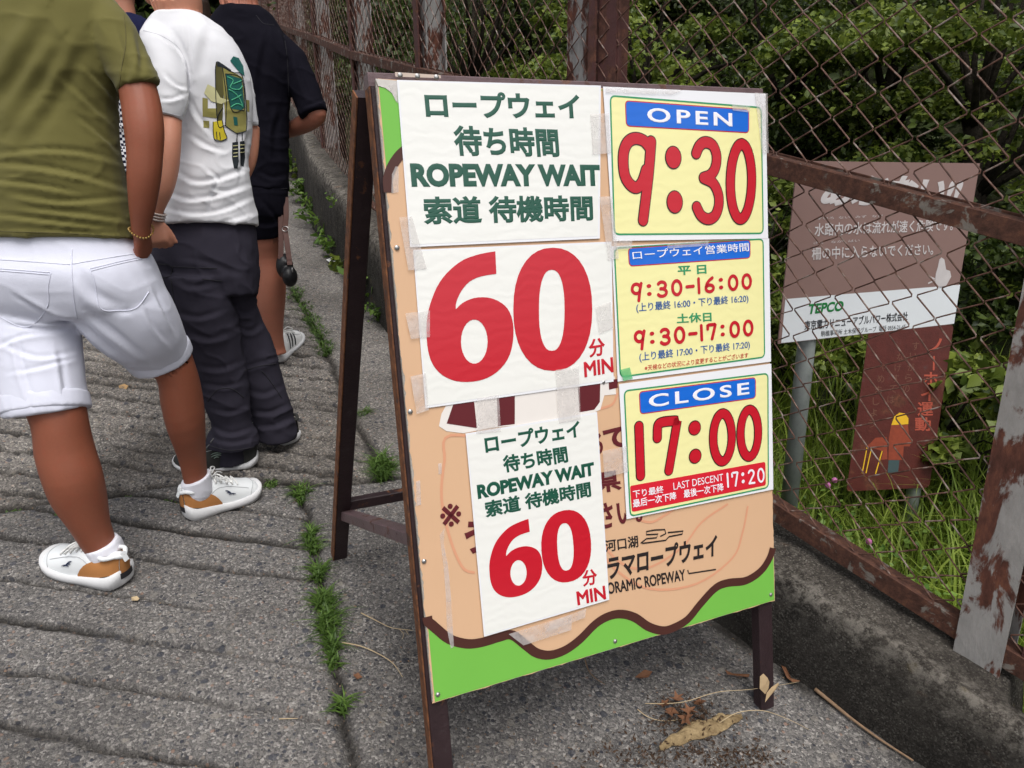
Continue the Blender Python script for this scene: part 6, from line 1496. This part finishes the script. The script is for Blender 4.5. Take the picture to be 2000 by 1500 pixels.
body_loft(m, [(420, 400, 488, 400, 3.26), (424, 470, 482, 470, 3.30), (430, 545, 482, 543, 3.40), (434, 625, 474, 622, 3.52), (440, 670, 466, 670, 3.60), (440, 690, 468, 690, 3.62)], 0.95)
me = fuse(m, 0.006, 5); body3 = link_obj('body', me, skin_leg, p3, True)
hair_cap(hd3, f3, hair_m, p3); eyes(hd3, f3, p3)
m = MB()
body_loft(m, T3((430, 12, 508, 3.04, 0.85), (418, 28, 530, 3.05, 0.74), (402, 58, 551, 3.07, 0.66), (396, 95, 572, 3.08, 0.62), (396, 150, 570, 3.10, 0.62), (400, 210, 564, 3.13, 0.62), (408, 290, 564, 3.17, 0.63), (411, 345, 562, 3.2, 0.65), (412, 373, 562, 3.21, 0.66)), 0.64, 2.2)
body_loft(m, [(510, 95, 558, 66, 3.09), (540, 122, 588, 94, 3.10), (558, 160, 611, 137, 3.11), (573, 200, 629, 182, 3.12), (584, 226, 638, 208, 3.12), (588, 232, 641, 215, 3.12)], 0.95)
body_loft(m, [(395, 35, 440, 70, 3.06), (372, 72, 420, 105, 3.06), (355, 118, 405, 145, 3.07), (345, 165, 395, 190, 3.08), (340, 205, 390, 226, 3.08)], 0.95)
folds4 = [(z1([(1570, 160), (1600, 300), (1610, 450)]), 7, 0.008), (z1([(1650, 330), (1680, 450), (1720, 560)]), 8, 0.008), (z1([(1480, 200), (1440, 400), (1440, 600)]), 12, 0.008), (z1([(1560, 600), (1520, 760), (1530, 900)]), 12, 0.008), (z1([(1440, 960), (1520, 1000), (1600, 980)]), 8, 0.006), (z1([(1700, 600), (1760, 580), (1810, 560)]), 6, 0.006)]
tee3, bv3 = garment('t_shirt', m, 0.007, blackc, p3, folds4, 0.003, (9, 9, 12), 4, 7)
seam(bv3, [z1([(1430, 85), (1470, 130), (1530, 140)]), z1([(1570, 130), (1600, 300), (1612, 540)]), z1([(1400, 1050), (1500, 1056), (1602, 1052)])], 0.0014, dthread, 'seam', tee3)
m = MB(); body_loft(m, T3((416, 360, 560, 3.2, 0.66), (414, 390, 562, 3.22, 0.68), (414, 420, 561, 3.24, 0.66)), 0.66, 2.2)
body_loft(m, [(470, 400, 561, 400, 3.23), (478, 440, 557, 440, 3.26), (482, 459, 554, 458, 3.28)], 0.95); body_loft(m, [(412, 400, 496, 400, 3.25), (412, 459, 492, 458, 3.30)], 0.95)
sh3, bs3 = garment('shorts', m, 0.007, blackc, p3, [(z1([(1450, 1120), (1520, 1200), (1570, 1280)]), 8, 0.007), (z1([(1430, 1250), (1500, 1260), (1560, 1240)]), 8, 0.006)], 0.003, (11, 11, 11), 4, 8)
for rows in ([(487, 445, 550, 445, 3.28), (490, 470, 548, 470, 3.30), (492, 487, 546, 486, 3.31)], [(420, 445, 486, 445, 3.30), (424, 487, 482, 486, 3.32)]):
    m = MB(); body_loft(m, rows, 0.95); garment('legging', m, 0.006, blackc, p3, (), 0.001, (12, 12, 12), 3, 9)
bstyle = dict(sole_mat=rubber_w, upper_mat=plain('bright_white_leather', (0.78, 0.78, 0.77), 0.45, 0.03, 25), lace_mat=lacew, stripes=blkr, sole=0.028)
fit_body(body3, [bv3, bs3], 0.006, [(563, 216, 660, 290)], 0.03)
shoe(p3, gpt(536, 712), gpt(583, 662), bstyle, 1.0, 0.10)
shoe(p3, gpt(452, 705), gpt(440, 640), bstyle, 1.0, 0.10)

# the camera pouch hanging at his side from a brown strap
leather_b = plain('brown_leather', (0.075, 0.030, 0.022), 0.55, 0.2, 60); blackl = plain('black_leather', (0.006, 0.006, 0.007), 0.45, 0.2, 60, 0.3)
cp = at(562, 530, 3.22); pouch = thing('camera_pouch', 'black padded camera pouch hanging by a brown leather strap', 'pouch', cp)
m = MB(); m.ball(at(556, 520, 3.24), np.array([0.036, 0, 0]), np.array([0, 0.05, 0]), np.array([0, 0, 0.056]), 16, 10); m.ball(at(566, 540, 3.22), np.array([0.032, 0, 0]), np.array([0, 0.045, 0]), np.array([0, 0, 0.046]), 16, 10); m.ball(at(560, 512, 3.22), np.array([0.02, 0, 0]), np.array([0, 0.03, 0]), np.array([0, 0, 0.02]), 12, 8)
me = fuse(m, 0.005, 3); link_obj('bag', me, blackl, pouch, True)
m = MB(); m.ball(at(571, 528, 3.19), np.array([0.003, 0, 0]), np.array([0, 0.003, 0]), np.array([0, 0, 0.012]), 8, 6); m.build('zip_pull', steel, pouch)
for P_ in ([(558, 385), (559, 420), (557, 446), (560, 470), (566, 516)], [(548, 420), (549, 470), (548, 505)]):
    m = MB(); pts = smooth_path([at(*q, 3.2) for q in P_], 4)
    for a, b in zip(pts[:-1], pts[1:]): m.bar(a, b + (b - a) * 0.15, np.array([0.4, -0.9, 0]), 0.005, 0.022, 0.001)
    m.build('strap', leather_b, pouch)
m = MB(); m.tube([at(557 + 6 * math.cos(t), 447 + 5 * math.sin(t), 3.195) for t in np.linspace(0, 6.28, 13)], 0.0015, 6, False); m.build('buckle', steel, pouch)

# ------------------------------------------------------------------ three more people farther up the queue, mostly hidden
def queue_person(label, u, dep, fwd, top_mat, leg_mat, hair, long=None, hgt=1.66, skinm=skin_mid):
    d = ray(u, 300); k = dep / np.linalg.norm(d[:2]); g = np.array([d[0] * k, d[1] * k, 0.0]); g[2] = road_z(*g[:2]); s = hgt / 1.70
    t = thing('person', label, 'person', g, 'people waiting in the queue'); f = unit(np.array([*fwd, 0.0])); up = np.array([0, 0, 1.0]); r = np.cross(f, up)
    def el(z, wx, wy, fo=0.0, ro=0.0, e=2.2): return [g + up * z * s + f * fo * s + r * ro * s + r * wx * s * np.sign(math.cos(a)) * abs(math.cos(a)) ** (2 / e) + f * wy * s * np.sign(math.sin(a)) * abs(math.sin(a)) ** (2 / e) for a in np.linspace(0, 2 * math.pi, 22, endpoint=False)]
    m = MB(); hc = g + up * 1.575 * s + f * 0.015; head(m, hc, f, s)
    m.loft([el(1.54, 0.05, 0.055), el(1.44, 0.055, 0.06), el(1.40, 0.12, 0.08), el(1.34, 0.17, 0.10), el(1.15, 0.15, 0.11), el(1.0, 0.135, 0.105), el(0.88, 0.16, 0.12), el(0.80, 0.15, 0.12)])
    for q in (-1, 1):
        m.loft([el(0.86, 0.085, 0.09, 0, 0.085 * q), el(0.6, 0.068, 0.072, 0, 0.09 * q), el(0.45, 0.052, 0.056, 0, 0.095 * q), el(0.33, 0.054, 0.058, -0.01, 0.1 * q), el(0.1, 0.034, 0.038, -0.02, 0.1 * q), el(0.03, 0.038, 0.05, 0, 0.1 * q)])
        sh = g + up * 1.35 * s + r * 0.19 * q * s; el_ = g + up * 1.06 * s + r * 0.22 * q * s - f * 0.02; wr = g + up * 0.86 * s + r * 0.19 * q * s + f * 0.12
        m.tube(smooth_path([sh, el_, wr], 5), list(np.linspace(0.05, 0.024, 11)), 12); hand(m, wr, wr - el_, -r * q, f, 0.95 * s, 0.6)
    bq_ = link_obj('body', fuse(m, 0.007, 4), skinm, t, True); hair_cap(hc, f, hair, t, s, long=long); eyes(hc, f, t, s)
    m = MB(); m.loft([el(1.45, 0.07, 0.075), el(1.41, 0.13, 0.095), el(1.35, 0.195, 0.115), el(1.2, 0.18, 0.125), el(1.02, 0.165, 0.125), el(0.86, 0.185, 0.14)])
    for q in (-1, 1):
        sh = g + up * 1.36 * s + r * 0.165 * q * s; el_ = g + up * 1.12 * s + r * 0.225 * q * s - f * 0.015; m.tube([sh, sh * 0.5 + el_ * 0.5, el_], [0.075, 0.07, 0.066], 14)
    _, b1_ = garment('shirt', m, 0.008, top_mat, t, (), 0.005, (8, 8, 10), 4, 10)
    m = MB(); m.loft([el(0.90, 0.155, 0.115), el(0.82, 0.175, 0.13), el(0.76, 0.17, 0.125)])
    for q in (-1, 1): m.loft([el(0.84, 0.09, 0.105, 0, 0.085 * q), el(0.5, 0.075, 0.085, 0, 0.092 * q), el(0.1, 0.062, 0.072, 0, 0.1 * q)])
    _, b2_ = garment('trousers', m, 0.008, leg_mat, t, (), 0.005, (8, 8, 8), 4, 11); fit_body(bq_, [b1_, b2_])
    for q in (-1, 1):
        hl = g + r * 0.1 * q * s - f * 0.07; tl = g + r * 0.115 * q * s + f * 0.19; hl[2] = road_z(*hl[:2]); tl[2] = road_z(*tl[:2]); shoe(t, hl, tl, dstyle, 1.0, 0.095)
N = Nodes('gingham_cloth'); ck = N.n('ShaderNodeTexChecker'); ck.inputs['Scale'].default_value = 80; ck.inputs['Color1'].default_value = (0.66, 0.66, 0.68, 1); ck.inputs['Color2'].default_value = (0.012, 0.012, 0.03, 1)
mp = N.n('ShaderNodeMapping'); mp.inputs['Rotation'].default_value = (0.0, 0.0, 0.4); N.l(N.co(), mp.inputs[0]); N.l(mp.outputs[0], ck.inputs['Vector']); gingham = N.done(ck.outputs[0], 0.9, None, 0.2)
queue_person('person with long dark hair in a small checked shirt beyond the olive T-shirt', 200, 4.1, (-0.4, 0.9), gingham, navyg, hair_b, 0.34, 1.60)
queue_person('person in a navy top between the olive and white T-shirts', 282, 4.5, (-0.4, 0.9), navyc, navyg, hair_m, None, 1.74)
queue_person('person with long brown hair between the white and black T-shirts', 412, 4.3, (-0.4, 0.9), navyg, navyg, hair_b, 0.30, 1.62)
# ================================================================== small things lying about
def bent_sheet(name, label, cat, px, mat, h=0.004, curl=0.01, group=None, thick=0.001, seed=0):
    """a small leaf or scrap lying on the ground: outline as seen on the road, curled and with thickness"""
    P = np.array([gpt(*q, h) for q in px]); c = P.mean(0); n = len(P); rg = np.random.default_rng(seed + int(px[0][0]))
    r_ = np.linalg.norm(P - c, axis=1); P[:, 2] += curl * (0.3 + rg.uniform(0, 1, n)) ; mid = c.copy(); mid[2] += curl * 0.15
    V = [mid] + list(P) + [mid - [0, 0, thick]] + [p - np.array([0, 0, thick]) for p in P]
    Fs = [(0, 1 + (i + 1) % n, 1 + i) for i in range(n)] + [(n + 1, n + 2 + i, n + 2 + (i + 1) % n) for i in range(n)] + [(1 + i, 1 + (i + 1) % n, n + 2 + (i + 1) % n, n + 2 + i) for i in range(n)]
    V = [np.asarray(p) - c for p in V]
    o = link_mesh(name, V, Fs, mat); o.location = tuple(c); return tag(o, label, cat, group)
paper = plain('scrap_paper', (0.72, 0.72, 0.72), 0.7, 0.04, 30)
dry = plain('dry_leaf', (0.30, 0.19, 0.09), 0.8, 0.35, 60, 0.2); dry2 = plain('brown_leaf', (0.16, 0.075, 0.04), 0.8, 0.4, 60, 0.2); dry3 = plain('dark_leaf', (0.05, 0.028, 0.016), 0.9, 0.5, 90, 0.2)
twigm = plain('twig_bark', (0.20, 0.13, 0.08), 0.85, 0.35, 80, 0.2, 0.4, 200); twigl = plain('straw', (0.40, 0.31, 0.19), 0.8, 0.25, 60, 0.2)
barkm = Nodes('bark_strip'); barkm = barkm.done(barkm.ramp(barkm.noise(40, 6, 0.7), [(0.3, (0.12, 0.08, 0.04)), (0.6, (0.26, 0.19, 0.10)), (0.75, (0.36, 0.28, 0.17))]), 0.85, barkm.bump(barkm.noise(90, 5, 0.7), 0.8, 0.004), 0.2)
bent_sheet('paper_scrap', 'white paper scrap lying beside the weeds at the wall', 'paper', [(637, 511), (648, 505), (662, 508), (660, 515), (648, 518)], paper, 0.004, 0.02)
bent_sheet('dry_leaf', 'yellow leaf bit behind the heel of the nearest white shoe', 'leaf', [(257, 1170), (268, 1168), (273, 1172), (270, 1177), (258, 1177)], twigl, 0.004, 0.006, 'fallen leaves')
bent_sheet('dry_leaf', 'round tan leaf on the grooved slab behind the dark trousers', 'leaf', [(232, 755), (243, 751), (251, 755), (246, 762), (234, 764)], dry, 0.006, 0.004, 'fallen leaves')
bent_sheet('dry_leaf', 'curled reddish leaf on the ground left of the right front leg', 'leaf', [(1240, 1325), (1258, 1317), (1274, 1318), (1266, 1326), (1250, 1330)], dry2, 0.004, 0.012, 'fallen leaves')
bent_sheet('dry_leaf', 'thin curled brown leaf nearest the right front leg', 'leaf', [(1416, 1312), (1424, 1318), (1464, 1320), (1462, 1324), (1420, 1323)], dry2, 0.004, 0.008, 'fallen leaves')
bent_sheet('dry_leaf', 'long rusty curled leaf right of the right front leg at the wall', 'leaf', [(1526, 1302), (1534, 1310), (1545, 1328), (1562, 1336), (1548, 1338), (1536, 1330)], dry2, 0.004, 0.01, 'fallen leaves')
bent_sheet('dry_leaf', 'small brown leaf between the rear leg and the left front leg', 'leaf', [(690, 1322), (700, 1318), (708, 1324), (698, 1328)], dry2, 0.004, 0.005, 'fallen leaves')
for k, (u, v, s) in enumerate(((1322, 1368, 14), (1346, 1392, 16), (1310, 1396, 13), (1365, 1378, 12), (1338, 1412, 14), (1296, 1380, 11))):
    P_ = [(u + s * (0.45 + 0.75 * (i % 2)) * math.cos(i * math.pi / 5 + k), v + 0.62 * s * (0.45 + 0.75 * (i % 2)) * math.sin(i * math.pi / 5 + k)) for i in range(10)]
    bent_sheet('dry_leaf', ('crumpled maple leaf topmost in the litter by the bark', 'crumpled maple leaf in the middle of the litter touching the bark', 'small maple leaf at the left of the litter heap', 'maple leaf at the right end of the litter heap', 'maple leaf lowest in the litter just above the bark', 'smallest maple leaf at the far left tip of the litter')[k], 'leaf', P_, dry2, 0.012, 0.016, 'fallen leaves', seed=k)
rg = np.random.default_rng(5); C = []
for cx, cy, sx, sy, nn_ in ((1340, 1400, 38, 22, 500), (1310, 1470, 90, 22, 420), (1450, 1478, 40, 14, 160)):
    for _ in range(nn_): C.append(gpt(cx + rg.normal() * sx, cy + rg.normal() * sy, 0.003 + abs(rg.normal()) * 0.006))
V, Q = leaf_quads(np.array(C), 0.012, 0.7, rg, aspect=0.35); o = leaf_obj('leaf_litter', V, Q, dry3); tag(o, 'dark crumbled leaf litter around the strip of bark', 'leaf litter', kind='stuff')
C = []
for _ in range(900):
    u, v = rg.uniform(0, 1560), rg.uniform(930, 1500); C.append(gpt(u, v, 0.003))
V, Q = leaf_quads(np.array(C), 0.006, 2.0, rg, aspect=0.5); o = leaf_obj('grit', V, Q, twigm); tag(o, 'loose crumbs of bark and grit scattered over the pavement', 'grit', kind='stuff')
# a strip of bark
spine = smooth_path([np.array(q, float) for q in ((1288, 1464, 3), (1310, 1450, 10), (1345, 1434, 15), (1385, 1420, 17), (1422, 1408, 13), (1449, 1401, 5))], 5)
V = []; nb_ = 9
for lay in (0.0, -0.0018):
    for i, q in enumerate(spine):
        for k in range(nb_):
            t = k / (nb_ - 1) * 2 - 1; wob_ = 1 + 0.28 * float(vnoise(i * 0.55, 3 + np.sign(t) * 2, 0, 91))
            p_ = gpt(q[0] + 0.35 * t * q[2], q[1] + 0.95 * t * q[2] * wob_, 0.004)
            p_ = p_ + np.array([0, 0, 0.009 * (1 - t * t) * (0.5 + 0.5 * math.sin(i * 0.22)) + 0.003 * float(vnoise(i * 0.8, k * 0.9, 0, 92)) + lay + 0.003]); V.append(p_)
ns_ = len(spine); Fs = []
for i in range(ns_ - 1):
    for k in range(nb_ - 1):
        a_ = i * nb_ + k; o_ = ns_ * nb_
        Fs += [(a_, a_ + 1, a_ + nb_ + 1, a_ + nb_), (o_ + a_, o_ + a_ + nb_, o_ + a_ + nb_ + 1, o_ + a_ + 1)]
o = link_mesh('bark_strip', V, Fs, barkm); tag(o, 'pale curved strip of bark lying at the front of the board', 'bark')
def twig(label, P, r, mat, h=0.006, branch=None):
    pts = smooth_path([gpt(*q[:2], (q[2] if len(q) > 2 else h)) for q in P], 4); c = pts[0]
    m = MB(); m.tube([p - c for p in pts], list(np.linspace(r, r * 0.45, len(pts))), 6)
    for bch in branch or (): m.tube([p - c for p in smooth_path([gpt(*q, h) for q in bch], 3)], r * 0.4, 5)
    o = m.build('twig', mat, None, True); o.location = tuple(c); tag(o, label, 'twig', 'twigs on the pavement')
twig('thick reddish twig lying along the foot of the wall at right', [(1592, 1346), (1640, 1385), (1665, 1405), (1720, 1445), (1784, 1486)], 0.0052, twigm, 0.010)
twig('pale forked twig beside the left edge of the board', [(705, 1197), (735, 1212), (765, 1226), (806, 1231)], 0.0017, twigl, 0.006, [[(780, 1229), (788, 1238), (786, 1248)], [(792, 1230), (798, 1240)]])
twig('curved straw coloured twig below the forked one', [(668, 1255), (705, 1262), (745, 1280), (770, 1298), (786, 1322)], 0.0019, twigl, 0.006)
twig('thin dark twig hanging below the panel on the ground', [(1142, 1286), (1150, 1310), (1165, 1326), (1182, 1337)], 0.002, twigm)
twig('long pale stalk arching past the right front leg', [(1260, 1374, 0.01), (1330, 1372, 0.03), (1400, 1352, 0.05), (1470, 1346, 0.05), (1560, 1332, 0.02)], 0.0011, twigl)
twig('long straw curve reaching from the bark to the right', [(1405, 1412, 0.01), (1440, 1392, 0.03), (1490, 1388, 0.03), (1540, 1405, 0.02), (1580, 1425, 0.005)], 0.0012, twigl)
twig('thin stalk left of the leaf litter', [(1245, 1385), (1265, 1400), (1295, 1408), (1330, 1405)], 0.0013, twigl)
twig('short reddish twig lying in the groove left of the joint', [(545, 1404), (582, 1403)], 0.0016, twigl)
# the leaf caught on the right front leg
m = MB()
for pts_ in ([((1479, 1318), 0.010), ((1484, 1311), 0.013), ((1490, 1318), 0.017), ((1495, 1327), 0.014), ((1494, 1342), 0.012), ((1489, 1352), 0.010), ((1479, 1342), 0.009)], [((1491, 1349), 0.012), ((1497, 1336), 0.018), ((1506, 1324), 0.026), ((1507, 1329), 0.024), ((1502, 1342), 0.020), ((1495, 1356), 0.014), ((1489, 1368), 0.010)]):
    pq = [pb.pt(pb.hit(*q), o_) for q, o_ in pts_]; k = len(pq); c = np.mean(pq, 0) - pb.n * 0.003; back = [p + pb.n * 0.0008 for p in pq]
    m.add([c] + pq + [c + pb.n * 0.0008] + back, [(0, 1 + i, 1 + (i + 1) % k) for i in range(k)] + [(k + 1, k + 2 + (i + 1) % k, k + 2 + i) for i in range(k)] + [(1 + i, k + 2 + i, k + 2 + (i + 1) % k, 1 + (i + 1) % k) for i in range(k)])
o = m.build('dry_leaf', plain('pale_leaf', (0.42, 0.30, 0.17), 0.7, 0.2, 50)); tag(o, 'pale tan leaf caught against the right front leg of the board', 'leaf', 'fallen leaves')
